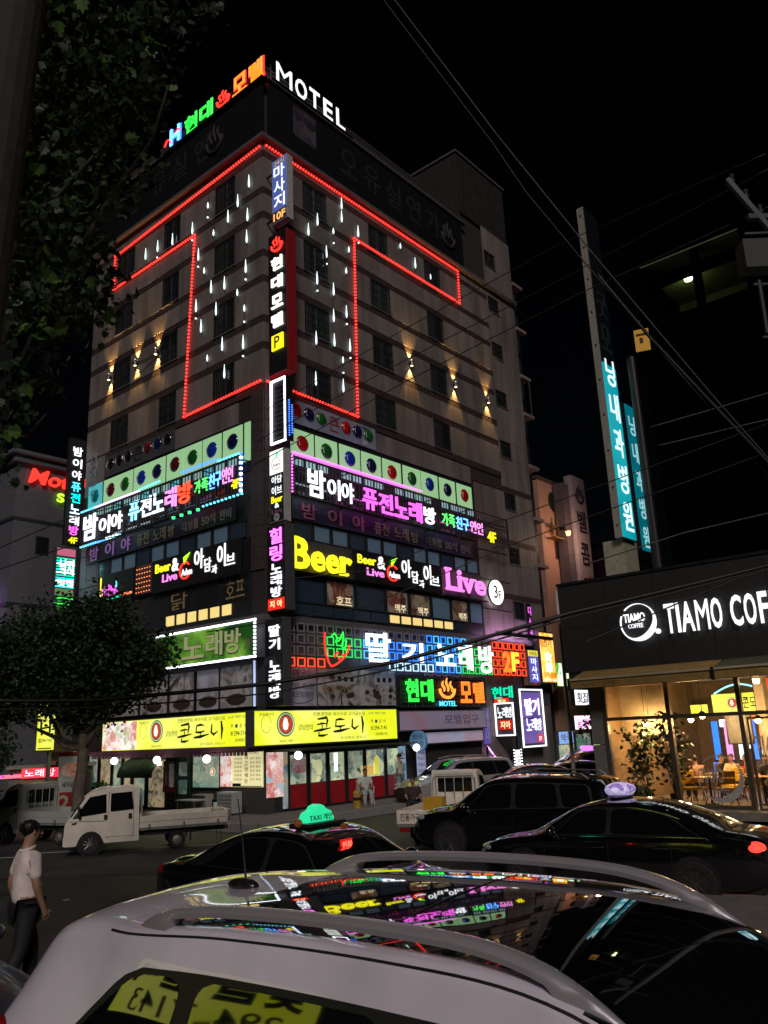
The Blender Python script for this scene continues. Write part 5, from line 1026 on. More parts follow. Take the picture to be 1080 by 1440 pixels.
# glazing
MULL = mat('steel_mullion', (.20, .17, .13), .35, .7); CG = glassmat('shop_glass', (.96, .97, .95), .03)
mx = [10.85, 12.82, 14.82, 16.9, 18.9]
for i, x in enumerate(mx): MB().box(x-.06, x+.06, FLZ, 3.72, -.12, .04).build('mullion', MULL, cafe)
MB().box(10.8, 19, 3.66, 3.9, -.12, .02).build('head_rail', MULL, cafe); MB().box(10.8, 19, 2.66, 2.76, -.1, .03).build('transom', MULL, cafe); MB().box(10.8, 14.8, FLZ, FLZ+.1, -.1, .03).build('bottom_rail', MULL, cafe)
for i in range(len(mx)-1):
    a, b = mx[i]+.06, mx[i+1]-.06
    MB().box(a, b, FLZ+.1, 2.66, -.05, -.04).build('pane', CG, cafe); MB().box(a, b, 2.76, 3.66, -.05, -.04).build('pane', CG, cafe)
MB().frame(14.95, 16.0, FLZ, 2.6, -.1, .0, .05).build('door_frame', MULL, cafe); MB().tube([(15.95-.1, 1.0, .05), (15.85, 1.7, .05)], .015, 6).build('door_handle', SILVER, cafe)
# awning and lettering
AWN = mat('mustard_awning', (.30, .18, .05), .75, var=.2); AWG = mat('olive_awning', (.07, .07, .035), .75, var=.2)
for a, b, l, m in ((10.3, 14.55, 'mustard retractable awning nearest the café corner', AWN), (14.6, 20.5, 'olive and mustard awning over the café door', AWG)):
    t = thing('awning', l, 'awning', CF); z0 = 0.02 if a < 12 else .02
    mb = MB(); mb.quad((a, 4.18, .05), (b, 4.18, .05), (b, 3.9, .95), (a, 3.9, .95)); mb.quad((a, 4.15, .05), (a, 3.87, .95), (b, 3.87, .95), (b, 4.15, .05)); mb.build('cloth', m, t)
    MB().box(a, b, 3.64, 3.88, .93, .95).build('valance', AWN, t); MB().box(a, b, 3.87, 3.93, .9, .99).build('front_bar', mat('awning_bar', (.45, .38, .25), .4), t); MB().box(a-.08, a, 3.6, 3.95, .88, 1.0).build('end_cap', DKMET, t)
    if a < 12: text('HAND COFFEE', a+.35, a+1.45, 3.68, 3.8, .951, mat('brown_letter', (.10, .05, .02), .6), t, .02, .004)
t = thing('cafe_sign', 'white illuminated café name letters on the dark fascia', 'sign', CF)
TI = glow('tiamo_white', (.98, .98, 1), 1.15)
for ch, a, b in (('T', 13.12, 13.42), ('I', 13.47, 13.56), ('A', 13.60, 13.97), ('M', 14.03, 14.40), ('O', 14.46, 14.76), ('C', 15.0, 15.31), ('O', 15.37, 15.68), ('F', 15.76, 16.0), ('F', 16.07, 16.31), ('E', 16.38, 16.63), ('E', 16.70, 16.95)): text(ch, a, b, 5.04, 5.90, .1, TI, t, .05 if ch != 'M' else .0, .05, name='letter')
t = thing('cafe_logo', 'white crescent ring logo with small lettering and dot', 'logo', CF)
def crescent(cx, cy, r, z, dz, m, par, name, w=.16, a0=-205, a1=135, s=1):
    n = 40; o_, i_ = [], []
    for k in range(n+1):
        a = rad(a0+(a1-a0)*k/n); tk = w*(.12+.88*max(0, cos(a-rad(-50)))**1.5); o_.append((cx+s*r*cos(a), cy+r*sin(a))); i_.append((cx+s*(r-tk)*cos(a), cy+(r-tk)*sin(a)))
    mb = MB(); poly = o_+i_[::-1]; nn = len(poly)
    vs = [(x, y, z) for x, y in poly]+[(x, y, z+dz) for x, y in poly]
    for k in range(n): a, b, c, d = k, k+1, nn-2-k, nn-1-k; mb.f += [(a+nn, b+nn, c+nn, d+nn), (d, c, b, a), (a, b, b+nn, a+nn), (d+nn, c+nn, c, d)]
    mb.v = vs; return mb.build(name, m, par)
crescent(12.28, 5.48, .56, .05, .08, TI, t, 'ring'); text('TIAMO', 11.83, 12.5, 5.5, 5.76, .06, TI, t, .03, .05); text('COFFEE', 11.95, 12.42, 5.32, 5.45, .06, glow('tiamo_dim', (.9, .9, 1), 1.0), t, .01, .05); MB().lathe([(.075, .05), (.075, .12)], 14, c=(12.86, 5.15, 0)).build('dot', TI, t)
t = thing('window_decal', 'pale grey crescent ring café decal on the lower glass', 'decal', CF @ TR(14.02, 1.0, -.03)); DEC = mat('decal_grey', (.42, .40, .37), .6)
crescent(0, 0, .62, 0, .004, DEC, t, 'ring', .2); o_ = text('TIAMO', -.55, .1, -.1, .28, 0, DEC, t, .02, .004); o_ = text('COFFEE', -.2, .2, -.4, -.2, 0, DEC, t, 0, .004)
t = thing('window_decal', 'pale lettering decal on the café door glass', 'decal', CF @ TR(15.5, 1.75, -.03)); text('TIAMO', -.45, .5, -.1, .35, 0, DEC, t, .02, .004); text('HAND COFFEE', -.45, .4, -.4, -.25, 0, DEC, t, 0, .004)
# café interior
def lampc(x, z, y, l):
    x = x+.353*z
    t = thing('pendant_lamp', l, 'lamp', CF @ TR(x, y, z), 'lamps inside the café'); MB().ball((0, 0, 0), .09, 12, 8).build('bulb', glow('pendant_bulb', (1, .72, .38), 16), t, smooth=True); MB().tube([(0, .08, 0), (0, 3.9-y, 0)], .01, 4).build('cord', CABLE, t)
    MB().lathe([(.03, .14), (.16, .03)], 14, ax=1, cap=False).build('lamp_shade', DKMET, t)
    d = bpy.data.lights.new('pendant_light', 'POINT'); d.energy = 190; d.color = (1, .60, .27); d.shadow_soft_size = .1; o = bpy.data.objects.new('pendant_light', d); COL.objects.link(o); o.parent = t; o.location = (0, -.14, 0)
for x, z, y, l in ((12.0, -1.0, 2.55, 'pendant lamp behind the first café pane'), (13.35, -3.4, 2.6, 'pendant lamp deep behind the second café pane'), (13.75, -2.0, 2.7, 'brighter pendant lamp near the second café pane'), (15.35, -2.2, 2.5, 'pendant lamp seen through the café door'), (17.6, -3, 2.6, 'pendant lamp beyond the café door')): lampc(x, z, y, l)
t = thing('ceiling_spot', 'small round ceiling spotlight inside above the café door', 'lamp', CF @ TR(15.05, 3.55, -1.0)); MB().lathe([(.07, -.05), (.09, .08)], 14, ax=1).build('bulb', _M['pendant_bulb'], t); MB().tube([(0, .08, 0), (0, .35, 0)], .012, 5).build('stem', DKMET, t)
t = thing('added_glow_panel', 'yellow glowing panel added inside for a reflection in the café glass', 'sign', CF @ TR(-2.3, 0, -6.6)); MB().box(14.1, 15.9, 2.78, 3.42, 0, .06).build('sign_face', YF, t); MB().box(13.3, 13.9, 2.75, 3.1, 0, .06).build('sign_face', YF, t); emblem(t, 14.8, 3.1, .2, .061); text('콘도니', 15.15, 15.8, 2.9, 3.3, .061, INKB, t, .03, .01); MB().tube([(14.2+1.7*i/12, 3.45+.28*sin(pi*i/12), .03) for i in range(13)], .03, 5).build('arch_light', _M['neon_pale_blue'], t); MB().box(16.0, 16.9, 3.4, 3.85, .06, .1).build('red_neon', RED, t)  # lit yellow panels added inside the café, imitating a reflection in its glass
for i in range(7):
    t = thing('reflection_strip', ('blue', 'pink', 'white', 'violet', 'blue and white', 'cool white', 'green')[i]+' glowing strip added at the café rear as a reflected streak, number '+'one two three four five six seven'.split()[i]+' from its left', 'light strip', CF @ TR(11.75+i*.42, 1.2, -6.6)); MB().box(-.1, .1, 0, 1.3, 0, .05).build('strip', [BLU2, PNK, _M['neon_ice'], BLU, _M['neon_ice'], WH2, TEAL][i], t); MB().box(-.13, .13, -.05, 0, 0, .06).build('holder', DKMET, t)  # coloured glow added indoors for the streaks reflected in the panes
for i, (x, y0, h, m) in enumerate(((11.6, .6, .5, 'neon_azure'), (12.0, 2.3, .25, 'neon_frost'), (12.5, .5, .45, 'neon_red'), (13.0, 2.45, .2, 'neon_orange'), (13.3, .7, .8, 'neon_pale_blue'), (13.9, 2.2, .35, 'neon_green'), (12.9, 1.55, .12, 'neon_white'))):
    t = thing('reflection_panel', 'small glowing panel added at the café rear as a reflection, '+('low blue', 'high frosty', 'low red', 'high orange', 'tall pale blue', 'high green', 'thin white')[i]+' one', 'sign', CF @ TR(x, y0, -6.9)); MB().box(-.16, .16, 0, h, 0, .05).build('panel', _M[m], t); MB().box(-.2, .2, -.04, 0, 0, .05).build('holder', DKMET, t)  # more glowing panels added indoors to imitate street reflections
t = thing('wall_picture', 'small framed dark picture on the café side wall', 'picture', CF @ TR(13.7, 1.8, -3.2)); MB().frame(-.4, .4, 0, .9, 0, .04, .04).build('frame', BLACK, t); MB().box(-.36, .36, .04, .86, .0, .02).build('print', printmat('framed_print', [(.03, .04, .03), (.2, .2, .17), (.06, .06, .05)], 2.5), t)
MB().box(14.2, 14.5, FLZ, 3.9, -3.9, -3.4).build('inner_pillar', mat('inner_brick', (.45, .38, .26), .8, bump=.3), cafe)
MB().box(10.6, 11.5, 2.2, 3.7, -1.65, -1.6).build('roller_blind', mat('cream_blind', (.50, .40, .25), .8), cafe); MB().box(11.52, 12.2, 2.2, 3.7, -1.65, -1.6).build('roller_blind', _M['cream_blind'], cafe)
YCH = mat('mustard_cushion', (.80, .50, .03), .6, var=.1); WOOD = mat('table_wood', (.35, .20, .08), .5, var=.2)
def cchair(x, z, rz, l):
    x = x+.353*z
    t = thing('cafe_chair', l, 'chair', CF @ TR(x, FLZ, z) @ Matrix.Rotation(rz, 4, 'Y'), 'yellow café chairs')
    MB().box(-.24, .24, .42, .50, -.24, .24).build('seat', YCH, t, bevel=.02); MB().box(-.24, .24, .58, .76, -.27, -.22).build('backrest', YCH, t, bevel=.02); MB().box(-.24, .24, .78, .95, -.29, -.24).build('backrest', YCH, t, bevel=.02)
    for sx in (-1, 1):
        MB().tube([(sx*.2, .42, .2), (sx*.24, 0, .24)], .014, 5).build('leg', DKMET, t); MB().tube([(sx*.2, .42, -.2), (sx*.24, 0, -.26)], .014, 5).build('leg', DKMET, t); MB().tube([(sx*.2, .42, -.22), (sx*.2, .95, -.3)], .012, 5).build('back_post', DKMET, t)
for x, z, r, l in ((13.2, -.95, .9, 'yellow café chair nearest the second mullion'), (14.1, -.9, -2.4, 'yellow café chair behind the ring decal'), (14.35, -2.0, -.6, 'yellow café chair behind the first row'), (15.7, -.9, 2.6, 'yellow café chair behind the café door'), (16.4, -1.0, .4, 'yellow café chair at the picture edge')): cchair(x, z, r, l)
def ctable(x, z, l):
    x = x+.353*z
    t = thing('cafe_table', l, 'table', CF @ TR(x, FLZ, z), 'wooden café tables'); MB().box(-.4, .4, .72, .76, -.35, .35).build('tabletop', WOOD, t, bevel=.01); MB().lathe([(.03, 0), (.03, .72)], 10, ax=1).build('post', DKMET, t); MB().lathe([(.22, 0), (.2, .03)], 16, ax=1).build('base', DKMET, t)
ctable(13.7, -1.3, 'wooden café table between the two nearest chairs'); ctable(15.2, -1.5, 'wooden café table behind the door decal'); ctable(14.0, -3.0, 'wooden café table of the seated group')

# ================================================================ hospital behind the café
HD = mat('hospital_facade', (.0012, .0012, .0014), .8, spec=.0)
t = thing('hospital_building', 'black unlit hospital block with a lit open deck', 'building', FL(0, -14.5))
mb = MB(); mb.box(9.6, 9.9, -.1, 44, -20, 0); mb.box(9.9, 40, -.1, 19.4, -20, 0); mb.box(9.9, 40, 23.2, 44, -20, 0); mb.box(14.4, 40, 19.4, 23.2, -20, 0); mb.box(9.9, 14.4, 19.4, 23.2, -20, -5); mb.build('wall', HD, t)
OLV = mat('deck_plaster', (.16, .17, .08), .8); MB().box(9.9, 14.4, 23.1, 23.19, -5, -.05).build('soffit', OLV, t); MB().box(9.9, 14.4, 19.4, 23.1, -5, -4.9).build('deck_wall', OLV, t)
MB().box(9.9, 14.4, 22.6, 23.1, -1.6, -1.3).build('beam', HD, t); MB().box(12.2, 12.5, 19.4, 23.1, -.5, -.1).build('deck_column', HD, t); MB().box(9.9, 14.4, 19.4, 20.2, -.2, 0).build('parapet', HD, t)
l_ = thing('deck_lamp', 'small round lamp on the ceiling of the dark open deck', 'lamp', FL(0, -14.5)); MB().lathe([(.2, 23.0), (.17, 22.92)], 16, ax=1, c=(11.3, 0, -2.4)).build('diffuser', glow('deck_light', (.85, 1, .55), 9), l_); MB().lathe([(.24, 23.09), (.24, 23.0)], 16, ax=1, c=(11.3, 0, -2.4)).build('rim', DKMET, l_)
d = bpy.data.lights.new('deck_point', 'POINT'); d.energy = 7; d.color = (.8, 1, .4); d.shadow_soft_size = .15; o = bpy.data.objects.new('deck_point', d); COL.objects.link(o); o.parent = l_; o.location = (11.3, 22.6, -2.4)
for i in range(6):
    for j in range(7):
        if j == 3: continue
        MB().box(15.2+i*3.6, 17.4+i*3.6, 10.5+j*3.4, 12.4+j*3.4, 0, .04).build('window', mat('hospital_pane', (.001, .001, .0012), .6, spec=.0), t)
# clinic pylon signs
TEALF = printmat('teal_face', [(.0, .16, .22), (.0, .26, .32), (.01, .34, .40), (.0, .22, .28)], .25, kind='N', emit=.95, dist=.3)
def pylon(u, el_, z0, z1, zl, w, label, word, lit):
    t = thing('clinic_pylon', label, 'sign', FR(u, -el_)); PW = mat('pylon_side', (.26, .26, .22), .6, var=.1)
    MB().box(0, w, z0, z1, -.34, 0).build('case', PW, t); MB().box(.02, w, zl, z1-.05, 0, .06).build('dark_face', mat('unlit_teal', (.002, .006, .009), .5), t)
    MB().box(.02, w-.02, z0+.02, zl, 0, .06).build('sign_face', TEALF, t)
    MB().box(.35, 1.75, 6, z0, -1.1, -.15).build('column', mat('pylon_column', (.30, .29, .21), .7, var=.2), t)
    n = len(word); h = (z1-z0)/n*.72 if lit else 1
    for i, ch in enumerate(word):
        zz = z0+.35+(n-1-i)*1.72; litc = zz+1.0 < zl
        text(ch, w*.18, w*.86, zz, zz+1.35, .06, glow('clinic_letter', (.75, .95, .95), 1.0) if litc else mat('unlit_clinic_letter', (.018, .032, .045), .5), t, .03, .04, name='letter')
    for i in range(10):
        z = z0+.5+i*(z1-z0-1)/9; MB().box(-.01, .0, z, z+.1, -.21, -.13).build('bolt', BLACK, t)
    return t
pylon(13.35, -8, 10.35, 26.8, 18.6, 1.35, 'tall clinic pylon with pale side and teal lit face', '굿모닝내과병원', True)
t = thing('clinic_sign', 'second teal clinic sign half behind the dark pole', 'sign', FR(15.3, 8)); MB().box(0, 1.0, 10.0, 17.2, -.5, 0).build('case', DKMET, t); MB().box(.02, .98, 10.05, 17.1, 0, .05).build('sign_face', printmat('teal_face_dim', [(.0, .07, .12), (.0, .16, .20), (.0, .10, .16)], .25, kind='N', emit=.8, dist=.3), t)
for i, ch in enumerate('닝내과병원'[::1]): text(ch, .2, .85, 15.6-i*1.35, 16.6-i*1.35, .05, glow('clinic_letter_dim', (.3, .6, .65), .9), t, .03, .03, name='letter')
t = thing('dark_pole', 'black steel pole between the two clinic signs', 'pole', GP(14.6, -8.9, -.1)); MB().lathe([(.24, 0), (.2, 19)], 14).build('shaft', mat('black_pole', (.006, .005, .005), .5), t); 
t = thing('cyan_window_sign', 'small cyan lit round sign on a far dark facade', 'sign', FL(0, -14.4)); MB().box(17.4, 18.9, 9.6, 11.0, 0, .1).build('lit_panel', glow('cyan_panel', (.35, .85, .9), 1.1), t); MB().lathe([(.55, .1), (.55, .16)], 20, c=(18.7, 10.4, 0)).build('disc', glow('cyan_disc', (.6, .95, 1), 1.3), t); MB().box(18.0, 18.06, 9.5, 11.1, .1, .2).build('frame_bar', DKMET, t)
t = thing('hanging_tag', 'small orange notice plate hanging from the cable bundle', 'notice', Matrix.Translation((5.66, 16, 10.5)) @ Matrix.Rotation(rad(-20), 4, 'Z')); MB().box(-.15, .15, -.01, .01, -.3, .2).build('plate', mat('orange_plate', (.55, .28, .02), .5, emit=.12, ecol=(1, .5, .02)), t); MB().box(-.11, .11, -.02, -.01, .05, .1).box(-.05, .02, -.02, -.01, -.12, 0).build('print', INKB, t); MB().tube([(0, 0, .2), (0, 0, .42)], .008, 4).build('hook', CABLE, t)

# shop on the near left corner, outside the picture: its yellow sign shows in the side windows of the white SUV
NF = frame(Vector((-10.9, 3.2, 0)), Vector((0, 1, 0)), Vector((1, 0, 0)))
t = thing('corner_shop', 'dark corner shop block beside the near pavement', 'building', NF); MB().box(-7, 4.2, 0, 9, -6, 0).build('wall', mat('corner_wall', (.05, .045, .04), .8), t)
for i in range(3): w_ = MB().frame(-5.6+i*3.2, -3.2+i*3.2, .4, 2.3, 0, .08, .08).build('window', WFRAME, t); MB().box(-5.5+i*3.2, -3.3+i*3.2, .5, 2.2, 0, .03).build('pane', WGLASS, w_)
t = thing('shop_sign', 'yellow lit sign with black brush letters on the corner shop', 'sign', NF); MB().box(-2.2, 1.6, 1.95, 3.75, .02, .3).build('case', SIDEBOX, t); MB().box(-2.12, 1.52, 2.02, 3.68, .3, .32).build('sign_face', YF, t); letters('숯불갈비', -1.9, 1.3, 2.55, 3.5, .33, INKB, t, .09, .01, gap=.05); text('294-7143', -1.6, 1.0, 2.12, 2.42, .33, INKB, t, .03, .01)
# ================================================================ vehicles
def paint(n, c, rough=.22, coat=1, metal=.0): return mat(n, c, rough, metal, coat=coat, var=.04, scale=1)
CGL = mat('car_glass', (.004, .005, .006), .03, spec=.9, var=0, coat=1); TRIM = mat('car_trim', (.015, .015, .016), .45); CHROME = mat('chrome', (.6, .6, .6), .12, 1, var=0)
TAILM = mat('tail_lens', (.25, .005, .005), .15, coat=1, var=0); TAILON = glow('tail_lamp_on', (1, .03, .02), 3); HEADM = mat('head_lens', (.30, .32, .34), .08, coat=1, var=0)
ALLOY = mat('dull_alloy', (.09, .09, .095), .4, .6)
BLKP = paint('black_car_paint', (.004, .004, .005), .12); WHP = paint('white_car_paint', (.60, .58, .62), .28)
def cr(p, t):     # catmull rom over list of (key, values...)
    n = len(p)
    if t <= p[0][0]: return p[0][1:]
    if t >= p[-1][0]: return p[-1][1:]
    for i in range(n-1):
        if p[i][0] <= t <= p[i+1][0]: break
    u = (t-p[i][0])/(p[i+1][0]-p[i][0]); a = p[max(i-1, 0)]; b = p[i]; c = p[i+1]; d = p[min(i+2, n-1)]; out = []
    for k in range(1, len(b)):
        m0 = (c[k]-a[k])/(c[0]-a[0])*(c[0]-b[0]); m1 = (d[k]-b[k])/(d[0]-b[0])*(c[0]-b[0])
        out.append((2*u**3-3*u**2+1)*b[k]+(u**3-2*u**2+u)*m0+(-2*u**3+3*u**2)*c[k]+(u**3-u**2)*m1)
    return out
def wheel(par, x, y, r, w, style=5, rimm=SILVER):
    s = 1 if y > 0 else -1
    wv = MB().lathe([(r*.62, -w/2), (r*.93, -w/2), (r, -w*.36), (r, w*.36), (r*.93, w/2), (r*.62, w/2)], 28, ax=1, c=(x, y, r)).build('wheel', RUB, par); smooth_angle(wv)
    rm = MB().lathe([(r*.64, -.02), (r*.66, .03), (r*.60, .0)], 28, ax=1, c=(x, y+s*w*.42, r), cap=False)
    if style == 5:
        for i in range(5):
            a = 2*pi*i/5+.3; q = Vector((cos(a), 0, sin(a))); p = Vector((-sin(a), 0, cos(a))); c = Vector((x, y+s*w*.44, r))
            for e in (-.16, .16):
                A, B = c+q*r*.1+p*r*e*.4, c+q*r*.62+p*r*e; rm.tube([A, B], r*.055, 5)
        rm.lathe([(r*.16, -.02), (r*.12, .02)], 12, ax=1, c=(x, y+s*w*.44, r))
    else: rm.lathe([(r*.6, -.02), (r*.5, .015), (r*.25, .03), (r*.2, .05), (.01, .055)] if s > 0 else [(r*.6, .02), (r*.5, -.015), (r*.25, -.03), (r*.2, -.05), (.01, -.055)], 20, ax=1, c=(x, y+s*w*.44, r), cap=False)
    rm.build('rim', rimm, wv); MB().lathe([(r*.6, -.01), (r*.6, .0)], 20, ax=1, c=(x, y+s*w*.2, r)).build('brake_disc', TRIM, wv)
def car(name, label, mw, P, pm, group=None, xs_extra=(), n_st=64, roofglass=None, lightson=False, cat='car'):
    """P['st']: x, shoulder half width, top-edge half width, bottom z, shoulder z, top z, edge drop"""
    t = thing(name, label, cat, mw, group)
    st = sorted(P['st']); x0, x1 = st[0][0], st[-1][0]
    xs = sorted(set([round(x0+(x1-x0)*i/n_st, 4) for i in range(n_st+1)]+list(P['cuts'])))
    svals = [0, .5, 1, 1.5, 2, 2.5, 3, 3.5, 4, 4.2, 4.6, 5, 5.4, 5.8, 6, 6.3, 6.7, 7, 7.4, 8, 8.5, 9]
    rings = []
    for x in xs:
        ws, wt, zb, zs, zt, dz = cr(st, x)
        f = min(1, max(0, (zt-dz-zs)/.25))
        ctl = [(0, ws*.90, zb), (1, ws*.985, zb+.10), (2, ws, zb+(zs-zb)*.5), (3, ws*.985, zs-.07), (4, ws*.955, zs), (5, (ws*.955+wt+.03)/2+.012*f, (zs+zt-dz)/2), (6, wt+.03, zt-dz), (7, wt-.07, zt-dz*.38), (8, wt*.5, zt-dz*.08), (9, 0, zt)]
        rings.append([cr(ctl, s) for s in svals])
    W = P['win']; parts = {}
    def cls(i, j):
        x = (xs[i]+xs[i+1])/2; s = (svals[j]+svals[j+1])/2
        ws, wt, zb, zs, zt, dz = cr(st, x)
        if s > 6.3 or (s > 6 and W.get('wide')):
            if W['shield'][0] < x < W['shield'][1]: return ('windshield', 0)
            if W['rear'][0] < x < W['rear'][1]: return ('rear_window', 0)
            if roofglass and s > 7 and roofglass[0] < x < roofglass[1]: return ('roof_glass', 0)
        if s > 6 and W['rear'][1] <= x <= W['shield'][0]: return ('roof', 0)
        return ('body', 0)
    for i in range(len(xs)-1):
        for j in range(len(svals)-1):
            parts.setdefault(cls(i, j), []).append((i, j))
    def pt(i, j, s): y, z = rings[i][j]; return (xs[i], s*y, z)
    for (nm, k), cells in parts.items():
        sides = ((1,), (-1,)) if nm == 'side_window' else ((1, -1),)
        for sd in sides:
            idx = {}; mb = MB()
            for s in sd:
                for i, j in cells:
                    q = []
                    for a, b in ((i, j), (i+1, j), (i+1, j+1), (i, j+1)):
                        key = (a, b, s if svals[b] < 9 else 0)
                        if key not in idx: idx[key] = len(mb.v); mb.v.append(pt(a, b, s))
                        q.append(idx[key])
                    mb.f.append(tuple(q if s < 0 else q[::-1]))
            m = pm if nm in ('body', 'roof') else (P.get('glass') or CGL)
            o = mb.build(nm, m, t, smooth=True)
            if nm == 'body':
                ob = o
    def skin(x, sv):
        ws, wt, zb, zs, zt, dz = cr(st, x); f = min(1, max(0, (zt-dz-zs)/.25))
        return cr([(0, ws*.90, zb), (1, ws*.985, zb+.10), (2, ws, zb+(zs-zb)*.5), (3, ws*.985, zs-.07), (4, ws*.955, zs), (5, (ws*.955+wt+.03)/2+.012*f, (zs+zt-dz)/2), (6, wt+.03, zt-dz), (7, wt-.07, zt-dz*.38), (8, wt*.5, zt-dz*.08), (9, 0, zt)], sv)
    for sd in (1, -1):       # black surround that carries the side panes and their pillars
        A, B = W['side'][0][0], W['side'][-1][1]; NX, NS = 60, 12; mb = MB(); w0, w1 = P.get('wins', (4.25, 1.5))
        for j in range(NS+1):
            fr = j/NS; rr = .10*(1-sqrt(max(0, 1-(max(0, abs(fr-.5)*2-.5)/.5)**2)))
            xa = A[0]+(A[1]-A[0])*fr-.05+rr; xb = B[0]+(B[1]-B[0])*fr+.04
            for i in range(NX+1):
                x = xa+(xb-xa)*i/NX; y, z = skin(x, w0-.08+(w1+.16)*fr); mb.v.append((x, sd*(y+.004), z+.001))
        for j in range(NS):
            for i in range(NX):
                q = (j*(NX+1)+i, j*(NX+1)+i+1, (j+1)*(NX+1)+i+1, (j+1)*(NX+1)+i); mb.f.append(q if sd < 0 else q[::-1])
        mb.build('window_surround', TRIM, t, smooth=True)
    for a, b in W['side']:
        for sd in (1, -1):
            NX, NS = 26, 22; mb = MB()
            for j in range(NS+1):
                fr = j/NS; sv = P.get('wins', (4.25, 1.5))[0]+P.get('wins', (4.25, 1.5))[1]*fr; rr = .09*(1-sqrt(max(0, 1-(max(0, abs(fr-.5)*2-.62)/.38)**2)))
                xa = a[0]+(a[1]-a[0])*fr+rr; xb = b[0]+(b[1]-b[0])*fr-rr
                for i in range(NX+1):
                    x = xa+(xb-xa)*i/NX; y, z = skin(x, sv); mb.v.append((x, sd*(y+.007), z+.002))
            for j in range(NS):
                for i in range(NX):
                    q = (j*(NX+1)+i, j*(NX+1)+i+1, (j+1)*(NX+1)+i+1, (j+1)*(NX+1)+i); mb.f.append(q if sd < 0 else q[::-1])
            mb.build('side_window', P.get('glass') or CGL, t, smooth=True)
    # ends
    for i, nm in ((0, 'rear_panel'), (len(xs)-1, 'front_panel')):
        c = [pt(i, j, 1) for j in range(len(svals))]+[pt(i, j, -1) for j in reversed(range(len(svals)-1))]
        MB().add(c, [tuple(range(len(c)))]).build(nm, pm if nm[0] == 'r' else TRIM, t)
    MB().box(x0+.1, x1-.1, -.7, .7, .18, .4).build('underbody', TRIM, t)
    for x in P['wheels']:
        ws = cr(st, x)[0]
        for s in (1, -1):
            MB().lathe([(P['r']*1.12, -.02), (P['r']*1.12, .012)], 26, ax=1, c=(x, s*(ws-.005), P['r']+.02)).build('wheel_arch', TRIM, t)
            wheel(t, x, s*(ws-.085), P['r'], .21, 5, ALLOY)
    for s in (1, -1):
        ws, wt, zb, zs, zt, dz = cr(st, P['mirror']); mi = MB().ball((P['mirror'], s*(ws+.10), zs+.10), .11, 10, 7, (.75, 1.1, .75)).build('mirror', pm, t, smooth=True); MB().box(P['mirror']-.03, P['mirror']+.03, min(s*(ws-.06), s*(ws+.06)), max(s*(ws-.06), s*(ws+.06)), zs+.0, zs+.05).build('arm', TRIM, mi)
        for hx in P.get('handles', ()):
            ws, wt, zb, zs = cr(st, hx)[:4]; MB().box(hx-.11, hx+.11, s*ws-.025, s*ws+.025, zs-.15, zs-.12).build('door_handle', CHROME if P.get('chrome') else pm, t, bevel=.008)
        for hx in P.get('seams', ()):
            ws, wt, zb, zs = cr(st, hx)[:4]; MB().tube([(hx, s*(ws*.99+.003), zb+.12), (hx, s*(ws+.003), (zs+zb)/2), (hx-.0, s*(ws*.985+.003), zs-.07)], .006, 4).build('door_seam', TRIM, t)
        ws, wt, zb, zs, zt, dz = cr(st, x0+.12)
        tl = MB().ball((x0+.14, s*(ws-.13), P['tailz']), .2, 12, 8, (.75, .8, .42)).build('tail_light', TAILON if lightson and s in lightson else TAILM, t, smooth=True)
        ws, wt, zb, zs, zt, dz = cr(st, x1-.2)
        MB().ball((x1-.28, s*(ws-.16), P['headz']), .24, 12, 8, (1, .75, .38)).build('headlight', HEADM, t, smooth=True)
    if P.get('beltchrome'):
        for s in (1, -1):
            mb = MB(); A, B = P['beltchrome']; mb.tube([(x, s*(cr(st, x)[0]*.957+.004), cr(st, x)[3]+.012) for x in [A+(B-A)*i/16 for i in range(17)]], .009, 5)
            def edge(x): ws, wt, zb, zs, zt, dz = cr(st, x); return (x, s*(wt+.045), zt-dz-.015)
            a2, b2 = P['topchrome']; mb.tube([(A, s*(cr(st, A)[0]*.957+.004), cr(st, A)[3]+.012)]+[edge(a2+(b2-a2)*i/12) for i in range(13)]+[(B, s*(cr(st, B)[0]*.957+.004), cr(st, B)[3]+.012)], .009, 5); mb.build('window_chrome', CHROME, t)
    return t
SEDAN = dict(st=[(-2.42, .80, .62, .38, .86, .93, .05), (-2.15, .88, .66, .30, .95, 1.03, .05), (-1.75, .915, .66, .24, .97, 1.09, .06), (-1.35, .92, .62, .22, .97, 1.25, .06), (-.75, .92, .60, .2, .955, 1.43, .08), (-.1, .92, .61, .2, .94, 1.475, .08), (.45, .92, .61, .2, .925, 1.42, .08), (.95, .915, .63, .2, .91, 1.20, .07), (1.35, .91, .68, .22, .90, 1.0, .06), (1.9, .89, .68, .24, .83, .90, .06), (2.25, .83, .62, .3, .72, .79, .06), (2.43, .72, .5, .36, .60, .68, .06)],
    cuts=(-1.42, -.78, .42, 1.2), win=dict(side=[((-1.62, -1.05), (-.12, -.12)), ((-.04, -.04), (1.0, .5))], shield=(.42, 1.3), rear=(-1.62, -.78)), wheels=(-1.42, 1.45), r=.335, mirror=.85, handles=(-.95, .1), seams=(-1.1, -.08, 1.05), tailz=.86, headz=.68, chrome=1, beltchrome=(-1.65, 1.05), topchrome=(-1.2, .5))
